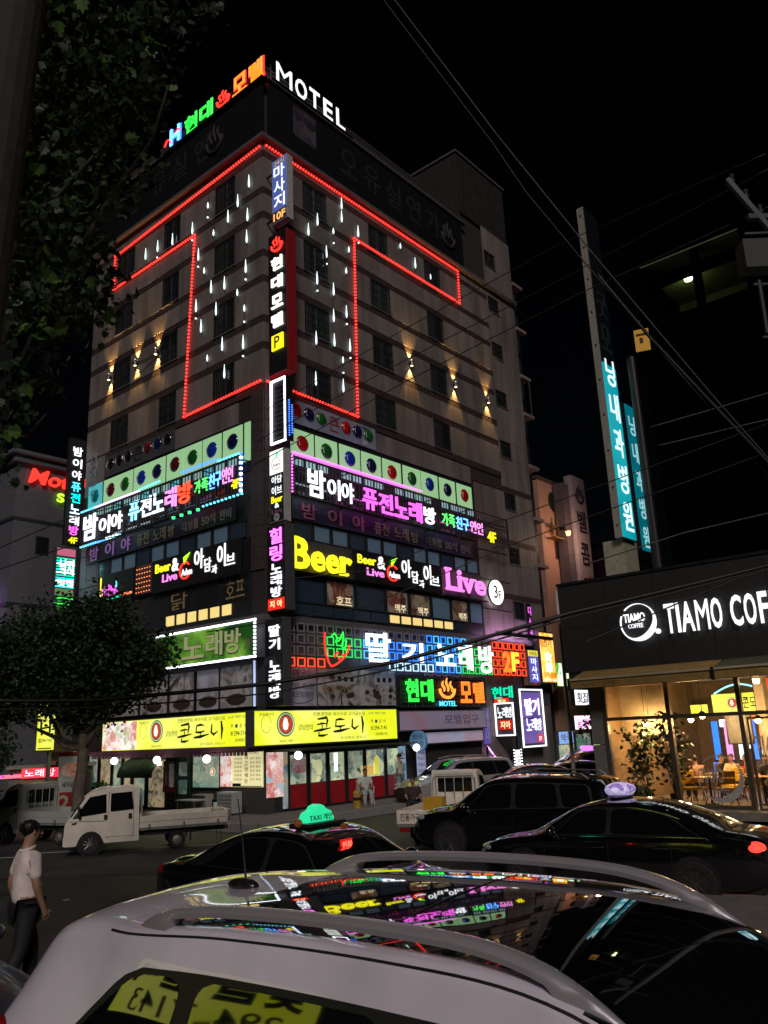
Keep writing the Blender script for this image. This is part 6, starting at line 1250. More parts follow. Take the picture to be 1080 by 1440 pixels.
SUVP = dict(st=[(-2.3, .84, .62, .42, 1.0, 1.1, .08), (-2.2, .90, .66, .34, 1.06, 1.36, .10), (-1.95, .93, .68, .28, 1.06, 1.60, .10), (-1.4, .945, .69, .25, 1.04, 1.67, .10), (-.3, .945, .69, .24, 1.01, 1.70, .10), (.45, .94, .68, .24, .99, 1.64, .10), (.95, .935, .68, .24, .985, 1.38, .09), (1.35, .93, .72, .26, .985, 1.12, .07), (1.85, .91, .74, .28, .93, 1.04, .07), (2.15, .87, .66, .34, .84, .93, .07), (2.33, .76, .55, .4, .70, .78, .07)],
    cuts=(-1.98, .43, 1.28), win=dict(side=[((-1.85, -1.75), (-1.25, -1.15)), ((-1.15, -1.07), (-.2, -.2)), ((-.1, -.1), (1.05, .5))], shield=(.43, 1.3), rear=(-2.3, -1.98)), wheels=(-1.38, 1.36), r=.37, mirror=.9, handles=(-.95, .05), seams=(-1.2, -.15, 1.0), tailz=.98, headz=.84)
def at(x, y, z, deg): return Matrix.Translation((x, y, z)) @ Matrix.Rotation(rad(deg), 4, 'Z')
# black taxi (green roof light), facing right and towards the camera
taxi = car('taxi', 'black taxi with glowing green roof light and red vacancy lamp', at(-1.165, 12.2, -.1, -39.5) @ Matrix.Scale(1.03, 4), SEDAN, BLKP)
GTL = mat('green_taxi_shade', (.02, .5, .22), .3, emit=.75, ecol=(.03, .95, .42))
def extrude_profile(prof, y0, y1): pass
rl = MB().prism([(-.34, 1.50), (.34, 1.50), (.33, 1.56), (.27, 1.665), (.15, 1.70), (.10, 1.76), (0, 1.785), (-.10, 1.76), (-.15, 1.70), (-.27, 1.665), (-.33, 1.56)], .0, .22, ax=0).build('roof_light', GTL, taxi, bevel=.03); rl.location = (-.05, 0, .30); rl.scale = (.8, .8, .8)
Rx = Matrix.Rotation(pi/2, 4, 'Z') @ Matrix.Rotation(pi/2, 4, 'X')
o_ = text('TAXI 개인', -.27, .27, 1.53, 1.63, .175, INKB, rl, .02, .01); o_.matrix_local = Rx @ Matrix.Translation((0, 0, .05))
o_ = text('TAXI 개인', -.27, .27, 1.53, 1.63, .0, INKB, rl, .02, .01); o_.matrix_local = Matrix.Rotation(-pi/2, 4, 'Z') @ Matrix.Rotation(pi/2, 4, 'X') @ Matrix.Translation((0, 0, .002))
MB().box(-.12, .26, -.36, .36, 1.46, 1.505).build('lamp_base', TRIM, taxi, bevel=.01)
MB().box(.6, .63, -.12, -.0, 1.44, 1.5).ball((.12, -.42, 1.52), .06, 8, 6).build('antenna_base', mat('amber_dome', (.35, .12, .04), .4), taxi)
vb = MB().box(.88, .92, -.62, -.34, 1.02, 1.2).build('vacancy_lamp', mat('dark_red_led', (.2, .0, .0), .4, emit=.6, ecol=(1, .02, .02)), taxi)
vb.location = (.16, .10, .48); vb.scale = (.72, .72, .72)
Rf = Matrix.Rotation(pi/2, 4, 'Z') @ Matrix.Rotation(pi/2, 4, 'X')
o_ = text('빈차', -.6, -.36, 1.05, 1.17, .93, glow('vacancy_red', (1, .05, .03), 7), vb, .03, .01); o_.matrix_local = Rf
# black SUV behind it
suv2 = car('parked_suv', 'black SUV with silver roof rails between the taxi and sedan', at(2.76, 19.1, -.1, 149), SUVP, BLKP)
for s in (1, -1): MB().tube([(-1.75, s*.62, 1.62), (-1.6, s*.62, 1.72), (-.3, s*.62, 1.765), (.3, s*.62, 1.70), (.42, s*.62, 1.64)], .02, 6).build('roof_rail', SILVER, suv2)
MB().ball((-1.5, 0, 1.70), .07, 8, 6, (1.4, .5, .8)).build('antenna_fin', TRIM, suv2)
# sedan with violet roof light
sed = car('taxi', 'black sedan taxi with violet roof light and lit tail lamp', at(3.82, 14.8, -.1, 142), SEDAN, BLKP, lightson=(1, -1))
VL = printmat('violet_taxi_shade', [(.10, .06, .30), (.30, .16, .62), (.75, .70, .95), (.22, .10, .50), (.5, .4, .8)], 2.2, kind='N', emit=.55, dist=2); MB().ball((0.0, 0, 1.60), .34, 20, 12, (.72, 1.0, .36)).build('roof_light', VL, sed, smooth=True); MB().ball((.0, 0, 1.5), .34, 20, 8, (.55, 1.05, .14)).build('lamp_base', mat('violet_dark_base', (.12, .09, .2), .4), sed, smooth=True)
# silver SUV in the entrance, dark car and white taxi up the alley
c_ = car('parked_suv', 'pale silver SUV half inside the dark parking entrance', at(2.3, 32.0, -.1, -150), SUVP, paint('silver_car_paint', (.38, .38, .37), .3, metal=.3))
for s in (1, -1): MB().tube([(-1.7, s*.62, 1.64), (-1.5, s*.62, 1.73), (-.2, s*.62, 1.76), (.4, s*.62, 1.68)], .02, 6).build('roof_rail', SILVER, c_)
car('parked_car', 'small dark car between the flatbed truck and the white taxi', at(4.6, 29.3, -.1, 178), SEDAN, paint('dark_grey_car_paint', (.02, .02, .024)))
wt_ = car('taxi', 'white SUV taxi up the alley with violet roof lamp', at(7.9, 35.2, -.1, 196), SUVP, paint('white_suv_paint', (.62, .60, .62), .25)); MB().box(-.15, .15, -.3, .3, 1.72, 1.84).build('roof_light', glow('violet_lamp', (.6, .15, 1), 2.2), wt_, bevel=.03); 
car('parked_car', 'pale car parked in front of the white taxi', at(6.3, 30.6, -.1, 176), SEDAN, paint('grey_car_paint', (.32, .31, .33), .25))

# ---------------------------------------------------------------- trucks
TW = mat('truck_white', (.82, .74, .64), .4, coat=.4, var=.12, scale=2.5); TW2 = paint('truck_grey_white', (.40, .42, .40), .45, .3); BEDM = mat('bed_grey', (.20, .22, .21), .6, var=.2)
def cab_loft(prof_x, hw, hwt, zt, z0): pass
def truck(label, mw, m, double=True, hero=False, group='small flatbed trucks'):
    t = thing('flatbed_truck', label, 'truck', mw, group)
    L = 1.0
    # side profile of the cab, x forward
    xr = .38 if double else 1.18
    prof = [(2.52, .32), (2.56, .52), (2.54, .92), (2.47, 1.05), (2.36, 1.14), (1.96, 1.72), (1.80, 1.84), (1.5, 1.93), (xr+.2, 1.95), (xr, 1.92), (xr-.02, .45), (xr-.02, .36), (1.40, .36), (1.40, .40)] 
    # arch over the front wheel
    arch = [(1.79+.40*cos(a), .33+.40*sin(a)) for a in [rad(180-i*18) for i in range(11)]]
    prof = prof[:12]+[(1.36, .36)]+[(x, max(z, .34)) for x, z in arch][1:-1]+[(2.22, .32)]
    cb = MB(); hw = .84
    # cross-section tumblehome: build as stacked profile copies
    ys = [(-hw, 1, 0), (-hw*.97, 1, .01), (0, 1, .035), (hw*.97, 1, .01), (hw, 1, 0)]
    n = len(prof); vs = []
    for y, _, bulge in ys:
        for x, z in prof:
            k = max(0, (z-1.1)/.85); yy = y*(1-.10*k); vs.append((x+(bulge if x > 1.6 else 0), yy, z+(bulge*.6 if z > 1.8 else 0)))
    for r in range(len(ys)-1):
        for i in range(n): j = (i+1) % n; cb.f.append((r*n+i, r*n+j, (r+1)*n+j, (r+1)*n+i))
    cb.f.append(tuple(range(n))); cb.f.append(tuple((len(ys)-1)*n+i for i in reversed(range(n)))); cb.v = vs
    body = cb.build('cab', m, t, bevel=.03); smooth_angle(body, 40)
    def sidepanel(poly, s, name, mm, off=.006, th=.012, par=None):
        mb = MB(); nn = len(poly)
        f = lambda x, z, o: (x, s*(hw*(1-.10*max(0, (z-1.1)/.85))+o), z)
        mb.v = [f(x, z, -.004) for x, z in poly]+[f(x, z, off) for x, z in poly]; mb.f = [tuple(range(nn)), tuple(nn+i for i in reversed(range(nn)))]+[(i, (i+1) % nn, (i+1) % nn+nn, i+nn) for i in range(nn)]
        if s > 0: mb.f = [q[::-1] for q in mb.f]
        return mb.build(name, mm, par or t)
    for s in (1, -1):
        if double: sidepanel([(.52, 1.30), (1.22, 1.26), (1.22, 1.80), (.58, 1.82)], s, 'side_window', CGL)
        w_ = sidepanel([(1.34, 1.24), (2.28, 1.14), (2.02, 1.50), (1.86, 1.72), (1.36, 1.79)] if True else [], s, 'side_window', CGL)
        sidepanel([(2.16, 1.12), (2.34, 1.10), (2.30, 1.18), (2.20, 1.30)], s, 'quarter_trim', TRIM, .012)
        if double: sidepanel([(.50, .50), (.512, .50), (.53, 1.86), (.518, 1.86)], s, 'door_seam', TRIM, .004)
        sidepanel([(1.27, .45), (1.285, .45), (1.285, 1.84), (1.27, 1.84)], s, 'door_seam', TRIM, .004); sidepanel([(.5, .50), (1.36, .50), (1.36, .51), (.5, .51)], s, 'door_seam', TRIM, .004)
        sidepanel([(1.38, 1.0), (2.44, 1.04), (2.44, 1.02), (1.38, .985)], s, 'body_crease', mat('crease_shade', (.25, .22, .19), .5), .003)
        sidepanel([(2.2, 1.0), (2.36, .98), (2.36, .93), (2.22, .94)], s, 'indicator', TRIM, .008)
        for hx in ((.62, 1.36) if double else (1.36,)): MB().box(hx-.05, hx+.05, s*hw*1.0-.012, s*hw*1.0+.028, 1.03, 1.17).build('door_handle', TRIM, t, bevel=.01)
        mi = MB().box(2.12, 2.20, s*(hw+.1)-.09, s*(hw+.1)+.09, 1.16, 1.46).build('mirror', TRIM, t, bevel=.02); MB().box(2.14, 2.18, min(s*hw*.94, s*(hw+.1)), max(s*hw*.94, s*(hw+.1)), 1.24, 1.27).build('arm', TRIM, mi)
        MB().box(2.40, 2.52, s*.66-.15, s*.66+.15, .66, .92).build('headlight', HEADM, t, bevel=.04)
        MB().lathe([(.39, -.03), (.39, .0)], 24, ax=1, c=(1.79, s*(hw-.03), .34)).build('wheel_arch', TRIM, t)
        wheel(t, 1.79, s*.74, .325, .2, 5); wheel(t, -.85, s*.70, .27, .24, 0, mat('hub_steel', (.42, .38, .32), .4, .6))
    # windshield: sloping panel
    wsn = MB(); wsn.v = [(2.385, -.74, 1.155), (2.385, .74, 1.155), (2.0, .68, 1.70), (2.0, -.68, 1.70)]; wsn.v += [(x+.03, y, z+.02) for x, y, z in wsn.v]; wsn.f = [(4, 5, 6, 7), (0, 3, 2, 1), (0, 1, 5, 4), (1, 2, 6, 5), (2, 3, 7, 6), (3, 0, 4, 7)]; wsn.build('windshield', CGL, t)
    MB().box(2.50, 2.575, -.55, .55, .62, .84).build('grille', TRIM, t); MB().box(2.50, 2.6, -.82, .82, .30, .56).build('bumper', m, t, bevel=.03); MB().box(2.6, 2.61, -.26, .26, .38, .5).build('number_plate', WHITEP, t)
    # rear window with guard
    MB().box(xr-.035, xr-.018, -.56, .56, 1.30, 1.72).build('rear_window', CGL, t); g = MB()
    for y in (-.6, -.3, 0, .3, .6): g.tube([(xr-.12, y, .85), (xr-.12, y, 1.78)], .016, 5)
    g.tube([(xr-.12, -.72, .75), (xr-.12, -.7, 1.72), (xr-.12, -.6, 1.84), (xr-.12, .6, 1.84), (xr-.12, .7, 1.72), (xr-.12, .72, .75)], .02, 6); g.build('guard_frame', mat('guard_white', (.45, .45, .42), .4), t)
    # bed
    b0, b1 = -2.45, xr-.06
    bd = MB().box(b0, b1, -.84, .84, .62, .70).build('bed_floor', BEDM, t)
    for s in (1, -1):
        sp = MB().box(b0+.02, b1-.02, s*.84-.02, s*.84+.02, .70, 1.06).build('side_board', m, t); MB().box(b0+.02, b1-.02, s*.862-.004, s*.862+.004, .86, .875).build('rib', mat('board_rib', (.3, .28, .25), .5), sp)
        for hx in (b0+.3, (b0+b1)/2, b1-.3): MB().box(hx-.03, hx+.03, s*.87-.012, s*.87+.012, .64, .8).build('latch', GREYM, sp)
    tg = MB().box(b0-.02, b0+.02, -.82, .82, .70, 1.06).build('tailgate', m, t)
    MB().box(b1-.04, b1, -.82, .82, .70, 1.12).build('head_board', m, t)
    for s in (1, -1): MB().box(b0, b1+1.4, s*.35-.04, s*.35+.04, .44, .60).build('chassis_rail', TRIM, t)
    MB().box(-1.5, .2, -.7, .7, .45, .6).build('underbody', TRIM, t); MB().box(-.05, .35, -.80, -.5, .35, .6).build('fuel_tank', TRIM, t)
    for s in (1, -1): MB().box(b0-.05, b0, s*.62-.14, s*.62+.14, .48, .6).build('tail_light', TAILM, t); MB().box(-1.3, -1.27, s*.70-.12, s*.70+.12, .2, .55).build('mud_flap', RUB, t)
    MB().box(.0, .0, 0, 0, 0, 0)
    return t
t1 = truck('white double cab flatbed truck parked side-on under the tree', at(-6.72, 23.5, -.1, 180+19) @ Matrix.Scale(.82, 4), TW)
# things on its bed end
tb_ = thing('folded_gate', 'dull metal tail gate panel folded out behind the truck bed', 'gate panel', at(-5.05, 24.2, -.1, 19) @ Matrix.Scale(.8, 4)); MB().box(-.1, .45, -.5, .5, .72, 1.06).build('panel', mat('dull_gate', (.28, .28, .28), .5, .4), tb_, bevel=.01); MB().tube([(0, -.45, .7), (-.05, -.6, .35), (.02, -.7, .0)], .012, 5).tube([(.2, .4, .7), (.25, .45, 0)], .012, 5).build('strap', CABLE, tb_)
t2 = truck('flatbed truck with dark rear window parked ahead of the double cab', at(-10.0, 25.9, -.1, 152) @ Matrix.Scale(.86, 4), TW2, double=False)
o_ = text('Rinnai', -.45, .45, 1.1, 1.24, .0, INK, t2, .03, .006); o_.matrix_local = Matrix.Translation((1.13, 0, 0)) @ Matrix.Rotation(-pi/2, 4, 'Z') @ Matrix.Rotation(pi/2, 4, 'X')
t3 = truck('flatbed truck with Hangul lettering on its tailgate, seen from behind', at(1.3, 22.6, -.1, 72) @ Matrix.Scale(.84, 4), TW, double=False)
tgm = Matrix.Translation((-2.48, 0, 0)) @ Matrix.Rotation(-pi/2, 4, 'Z') @ Matrix.Rotation(pi/2, 4, 'X')
o_ = text('진동가구백화점', -.74, .28, .78, .98, .0, mat('tailgate_letter', (.10, .03, .02), .5), t3, .02, .006); o_.matrix_local = tgm
o_ = text(':통큰세일', .34, .74, .88, .98, .0, _M['tailgate_letter'], t3, .02, .006); o_.matrix_local = tgm
o_ = text('294-5588', .36, .72, .76, .84, .0, _M['tailgate_letter'], t3, .01, .006); o_.matrix_local = tgm
t = thing('yellow_crate', 'yellow plastic crate standing on the lettered truck bed', 'crate', at(.95, 21.7, .5, 72)); MB().box(-.2, .2, -.25, .25, 0, .03).build('base', mat('yellow_plastic', (.60, .34, .02), .5), t)
for a in ((-.2, .2, -.25, -.22), (-.2, .2, .22, .25), (-.2, -.17, -.22, .22), (.17, .2, -.22, .22)): MB().box(*a, .03, .5).build('side', _M['yellow_plastic'], t)
t = thing('bollard', 'short yellow kerb bollard behind the taxi', 'bollard', GP(2.2, -2.2, .105)); MB().lathe([(.14, 0), (.13, .55), (.08, .62)], 14).build('post', mat('bollard_yellow', (.42, .28, .03), .6, var=.3), t); MB().lathe([(.145, .3), (.145, .4)], 14).build('band', BLACK, t)

# ---------------------------------------------------------------- foreground SUV
ground2 = MB().box(-14, 14, -14, 7.6, -.3, .12).box(-14, 6.2, 7.6, 9.6, -.3, .12).build('raised_pavement', PAVE, mw=Matrix(((EX.x, EL.x, 0, 0), (EX.y, EL.y, 0, 0), (0, 0, 1, 0), (0, 0, 0, 1)))); tag(ground2, kind='structure')
FG = dict(SUVP); FG['st'] = [(-2.76, .84, .50, .42, 1.0, 1.12, .08), (-2.70, .90, .56, .36, 1.06, 1.34, .09), (-2.58, .92, .60, .32, 1.08, 1.49, .085), (-2.42, .935, .62, .30, 1.08, 1.57, .08), (-2.15, .94, .63, .29, 1.08, 1.61, .075), (-1.75, .945, .70, .28, 1.07, 1.635, .075), (-1.1, .955, .70, .26, 1.04, 1.68, .07), (-.2, .955, .70, .25, 1.01, 1.70, .07), (.35, .95, .69, .25, .995, 1.665, .07), (.75, .945, .69, .25, .985, 1.52, .07), (1.3, .94, .74, .26, .985, 1.14, .06), (1.85, .92, .76, .28, .95, 1.06, .06), (2.2, .87, .66, .34, .84, .93, .07), (2.36, .76, .55, .4, .70, .78, .07)]
FG['cuts'] = (-1.42, .36, .5, 1.26, -2.5, -.42); FG['win'] = dict(side=[((-2.1, -1.62), (-1.36, -1.28)), ((-1.24, -1.18), (-.2, -.2)), ((-.12, -.12), (1.05, .55))], shield=(.5, 1.26), rear=(-2.74, -2.5)); FG['tailz'] = 1.05; FG['wins'] = (4.1, 1.38)
ROOFG = mat('panorama_glass', (.003, .003, .004), .015, spec=1.0, var=0, coat=1)
LIL = mat('pearl_white_paint', (.74, .69, .80), .36, coat=1, var=.12, scale=2.2, bump=.03, bscale=300)
FX, FY, FZ, FH = .59, 3.78, .18, -37
fg = car('foreground_suv', 'pearl white SUV with glass roof and thick roof rails close by', at(FX, FY, FZ, FH) @ Matrix.Rotation(rad(.6), 4, 'Y') @ Matrix.Rotation(rad(2.4), 4, 'X'), FG, LIL, n_st=110, roofglass=(-1.42, .5))
bpy.data.objects['roof_glass'].data.materials[0] = ROOFG
# rails: flat arched blades with feet
def rail(s):
    pts = [(-1.78, .0), (-1.68, .045), (-1.52, .085), (-1.2, .10), (-.6, .105), (0, .10), (.3, .08), (.5, .045), (.68, .0)]
    mb = MB(); sec = []
    for x, h in [(1, 0) and (-1.78+2.46*i/40, cr([(a, b) for a, b in pts], -1.78+2.46*i/40)[0]) for i in range(41)]:
        ws, wt, zb, zs, zt, dz = cr(FG['st'], x); zr = zt-dz*.62; yc = s*(wt-.045+.0); k = min(1, (x+1.80)/.25, (.70-x)/.3); k = max(.12, k)
        w = .034*k+.008; top = zr+h+.006; bot = zr+max(h-.036, -.02) if -1.50 < x < .38 else zr-.02
        sec.append([(x, yc-w, bot), (x, yc-w*1.05, (bot+top)/2), (x, yc-w*.7, top-.006), (x, yc, top), (x, yc+w*.7, top-.006), (x, yc+w*1.05, (bot+top)/2), (x, yc+w, bot)])
    n = 7
    for a in sec: mb.v += a
    for i in range(len(sec)-1):
        for k in range(n): j = (k+1) % n; mb.f.append((i*n+k, (i+1)*n+k, (i+1)*n+j, i*n+j))
    mb.f.append(tuple(range(n))); mb.f.append(tuple((len(sec)-1)*n+k for k in reversed(range(n))))
    o = mb.build('roof_rail', mat('rail_silver', (.42, .40, .44), .3, .35, coat=.6, var=.03), fg); smooth_angle(o, 50)
rail(1); rail(-1)
for s in (1, -1):       # black ditch mouldings beside the rails
    mb = MB(); mb.tube([(x, s*(cr(FG['st'], x)[1]+.012), cr(FG['st'], x)[4]-cr(FG['st'], x)[5]*.80) for x in [-1.95+2.5*i/30 for i in range(31)]], .009, 5); mb.build('ditch_strip', TRIM, fg)
af = MB(); af.prism([(-.09, 0), (.10, 0), (.085, .022), (.02, .045), (-.05, .06), (-.085, .05)], -.028, .028, ax=1)
af.v = [(-z if False else b, c2, a) for (b, c2, a) in af.v]; 
o_ = MB().ball((0, 0, 0), .1, 16, 10, (1.1, .5, .38)).build('antenna_fin', mat('fin_black', (.012, .012, .013), .3, coat=.5), fg, smooth=True); o_.location = (-1.76, 0, cr(FG['st'], -1.76)[4]+.012)
o_ = MB().tube([(0, 0, 0), (-.02, 0, .20), (-.05, 0, .42)], [.007, .004, .003], 6).build('antenna_rod', TRIM, fg); o_.location = (-1.74, 0, cr(FG['st'], -1.76)[4]+.03)
for x in (-.42,): MB().tube([(x, y, cr(FG['st'], x)[4]-.0+.002-cr(FG['st'], x)[5]*.38*(abs(y)/.63)**2) for y in [-.6+.12*i for i in range(11)]], .004, 4).build('glass_seam', TRIM, fg)
# corner of a dark blue car at the lower left
bc = car('parked_car', 'dark blue car nose poking in beside the walking man', at(-4.7, 7.15, .12, -38), SEDAN, mat('blue_car_paint', (.035, .05, .11), .38, coat=.25, var=.05))
# ================================================================ trees
BARK = mat('plane_bark', (.12, .095, .07), .85, bump=.7, bscale=12, var=.35, scale=5)
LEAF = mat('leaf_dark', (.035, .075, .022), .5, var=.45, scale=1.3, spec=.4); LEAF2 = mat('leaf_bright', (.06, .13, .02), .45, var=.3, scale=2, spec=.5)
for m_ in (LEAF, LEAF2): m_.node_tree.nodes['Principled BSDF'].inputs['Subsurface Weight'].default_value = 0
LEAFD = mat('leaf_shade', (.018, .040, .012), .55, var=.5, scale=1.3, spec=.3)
def leafpts(sz, lobed):
    if lobed: p = [(0, 0), (.28, .08), (.5, .34), (.30, .42), (.36, .72), (.14, .70), (0, 1.0), (-.14, .70), (-.36, .72), (-.30, .42), (-.5, .34), (-.28, .08)]
    else: p = [(0, 0), (.3, .35), (.22, .75), (0, 1), (-.22, .75), (-.3, .35)]
    return [(x*sz, y*sz) for x, y in p]
def add_leaf(mb, c, sz, lobed=False, flat=.5):
    d = Vector((random.gauss(0, 1), random.gauss(0, 1), random.gauss(-.3, .7))).normalized(); u = d.orthogonal().normalized()
    u = (Matrix.Rotation(random.random()*6.28, 3, d) @ u); P = leafpts(sz, lobed); o = len(mb.v)
    for x, y in P: mb.v.append(tuple(c+u*x+d*y+d.cross(u)*(.18*sz*abs(x/sz))))
    n = len(P); h = n//2
    mb.f.append(tuple(o+i for i in range(h+1))); mb.f.append((o,)+tuple(o+i for i in range(h, n)))
def limb(mb, a, b, r0, r1, k=5, wob=.1):
    a, b = Vector(a), Vector(b); L = (b-a).length
    pts = [a+(b-a)*i/k+Vector([random.gauss(0, wob*L*.12) for _ in range(3)])*(0 < i < k) for i in range(k+1)]
    mb.tube(pts, [r0+(r1-r0)*i/k for i in range(k+1)], 7); return pts
def tree(name, label, base, h_tr, clumps, nleaf, lsz, r=.2, lobed=False, m=LEAF, group=None, sub=0.35):
    t = thing(name, label, 'tree', base, group); B = Vector((0, 0, 0))
    mb = MB(); p = limb(mb, (0, 0, -.05), (.1, .05, h_tr), r, r*.7, 6, .05); top = p[-1]
    br = MB()
    for c, rr in clumps: limb(br, top*.85 if random.random() < .5 else top, Vector(c)*.95, r*.42, r*.07, 5, .25)
    mb.build('trunk', BARK, t, smooth=True); br.build('branch', BARK, t, smooth=True)
    mb = MB(); tot = sum(rr**3 for _, rr in clumps)
    for c, rr in clumps:
        n = int(nleaf*rr**3/tot); ns = max(4, n//45); subs = []
        for _ in range(ns):
            v = Vector([random.gauss(0, 1) for _ in range(3)]).normalized()*rr*(random.random()**.35); v.z *= .8; subs.append(Vector(c)+v)
        for i in range(n):
            s = subs[i % ns]; add_leaf(mb, s+Vector([random.gauss(0, sub*rr*.55) for _ in range(3)]), lsz*(.6+.7*random.random()), lobed)
    mb.build('crown', m, t); return t
random.seed(11)
tree('street_tree', 'round bushy street tree on the kerb hiding the sign end', (-9.25, 25.0, .105-.15), 3.0,
     [((0, 0, 5.2), 1.75), ((1.2, .3, 5.0), 1.2), ((1.9, 0, 5.3), .8), ((-1.3, .2, 5.5), 1.4), ((-2.3, -.2, 5.0), 1.2), ((.6, -.4, 6.3), 1.0), ((.2, .3, 4.1), 1.05), ((-.7, -.5, 4.1), .85), ((1.3, -.3, 4.4), .7), ((-.2, 0, 3.3), .5), ((-2.6, 0, 4.0), .8)], 34000, .14, .21, m=LEAFD, sub=.42)
tree('street_tree', 'dark street tree at the far left behind the walking man', (-12.6, 23.5, -.05), 2.6,
     [((0, 0, 3.6), 1.5), ((1.0, 0, 2.6), 1.0), ((-1.2, 0, 4.2), 1.6), ((.4, 0, 4.9), 1.3), ((1.0, .2, 1.9), .7), ((1.3, .2, 4.2), .8), ((-.8, 0, 2.2), 1.1)], 16000, .14, .16, m=LEAFD)
# near tree overhead on the left: crown of lobed leaves, trunk outside the picture
nt_ = thing('plane_tree', 'overhanging dark tree with lobed leaves, nearest the camera', 'tree', Vector((-5.6, 8.2, -.1)))
mb = MB(); limb(mb, (0, 0, 0), (.3, .1, 5.2), .24, .17, 6, .05); mb.build('trunk', BARK, nt_, smooth=True)
br = MB(); tips = [(2.6, -.6, 7.0), (2.9, -.9, 8.9), (2.2, -.4, 6.0), (3.4, -.6, 9.8), (1.4, .2, 8.0), (1.0, -.5, 6.2), (.6, .2, 9.6), (2.4, .3, 10.4)]
for c in tips: limb(br, (.3, .1, 5.0), c, .09, .012, 7, .3)
br.build('branch', BARK, nt_, smooth=True)
mb = MB(); big = []
NB_ = mat('near_bark', (.03, .024, .018), .85, bump=.6)
for o_ in nt_.children: o_.data.materials[0] = NB_
cl = [((1.2, -.3, 7.0), 1.1), ((2.0, -.5, 8.2), 1.05), ((1.0, 0, 9.2), 1.4), ((2.4, -.6, 9.5), 1.0), ((.6, -.3, 5.9), .9), ((1.5, -.6, 6.0), .55), ((2.7, -.8, 9.9), .7), ((2.5, -.8, 7.2), .65), ((-.4, 0, 7.6), 1.3), ((2.0, -.4, 10.5), 1.3), ((3.3, -.7, 10.9), .8), ((1.7, -.7, 5.4), .35)]
tot = sum(r**2.4 for _, r in cl); 
for c, r in cl:
    n = int(9000*r**2.4/tot); ns = max(5, n//16)
    subs = [Vector(c)+Vector([random.gauss(0, 1) for _ in range(3)]).normalized()*r*random.random()**.4 for _ in range(ns)]
    for i in range(n):
        p = subs[i % ns]+Vector([random.gauss(0, .13) for _ in range(3)]); add_leaf(mb, p, .07+.07*random.random(), True)
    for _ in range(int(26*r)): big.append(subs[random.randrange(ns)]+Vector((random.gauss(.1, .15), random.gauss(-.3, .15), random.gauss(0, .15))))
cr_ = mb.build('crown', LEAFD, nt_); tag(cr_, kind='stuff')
lm = []
for i in range(4): q = MB(); add_leaf(q, Vector((0, 0, 0)), .15, True); lm.append(q.mesh('leaf'))
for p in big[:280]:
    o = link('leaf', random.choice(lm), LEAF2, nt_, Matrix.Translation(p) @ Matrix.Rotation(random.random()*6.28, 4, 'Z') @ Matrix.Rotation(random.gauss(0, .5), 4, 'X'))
tree('sapling', 'slender sapling between the café corner and the alley signs', (7.2, 29.6, -.1), 2.2, [((0, 0, 3.2), .62), ((.25, 0, 4.0), .5), ((-.25, 0, 2.5), .45), ((.2, .1, 4.7), .38), ((.3, 0, 2.7), .4)], 900, .13, .035)
def shrub(label, loc, s, n, m=LEAF, lsz=.1):
    t = thing('shrub', label, 'shrub', loc); b = MB()
    for i in range(6): limb(b, (0, 0, 0), (random.gauss(0, .3)*s, random.gauss(0, .3)*s, s*.8), .025, .006, 4, .2)
    b.build('stem', BARK, t); mb = MB()
    for i in range(n):
        v = Vector([random.gauss(0, 1) for _ in range(3)]).normalized()*s*.62*random.random()**.45; v.z = abs(v.z)*1.25+.02; add_leaf(mb, v+Vector((0, 0, .1*s)), lsz*(.6+.8*random.random()))
    mb.build('foliage', m, t)
def cf(x, z, y=0): v = CF @ Vector((x, y, z)); return v
shrub('dark round shrub in front of the first café pane', cf(11.9, .9, -.05), 1.15, 2600); shrub('dark shrub against the café corner pillar', cf(10.9, .8, -.05), .75, 1400); shrub('low dark shrub beside the second café pane', cf(12.7, 1.1, -.05), .7, 1200); shrub('green plant by the restaurant window left of the truck cab', GP(-.9, 9.0, .1)+Vector((0, 0, .5)), .7, 700, LEAF2, .12)
def potted(label, p, h):
    t = thing('potted_plant', label, 'plant', p); MB().lathe([(.14, 0), (.19, .35), (.17, .35), (.15, .32)], 14).build('pot', mat('brown_pot', (.12, .06, .04), .5), t)
    b = MB(); tp = []
    for i in range(7): tp.append(limb(b, (0, 0, .3), (random.gauss(0, .28), random.gauss(0, .28), h*(.6+.4*random.random())), .018, .005, 5, .3))
    b.build('stem', BARK, t); mb = MB()
    for q in tp:
        for i in range(60): add_leaf(mb, q[random.randint(2, 5)]+Vector([random.gauss(0, .14) for _ in range(3)]), .16)
    mb.build('foliage', mat('indoor_leaf', (.06, .10, .025), .5, var=.3), t)
potted('tall indoor plant behind the first café pane', cf(11.6, -.7, FLZ), 2.3); potted('tall indoor plant beside the second mullion', cf(12.5, -.6, FLZ), 2.5)

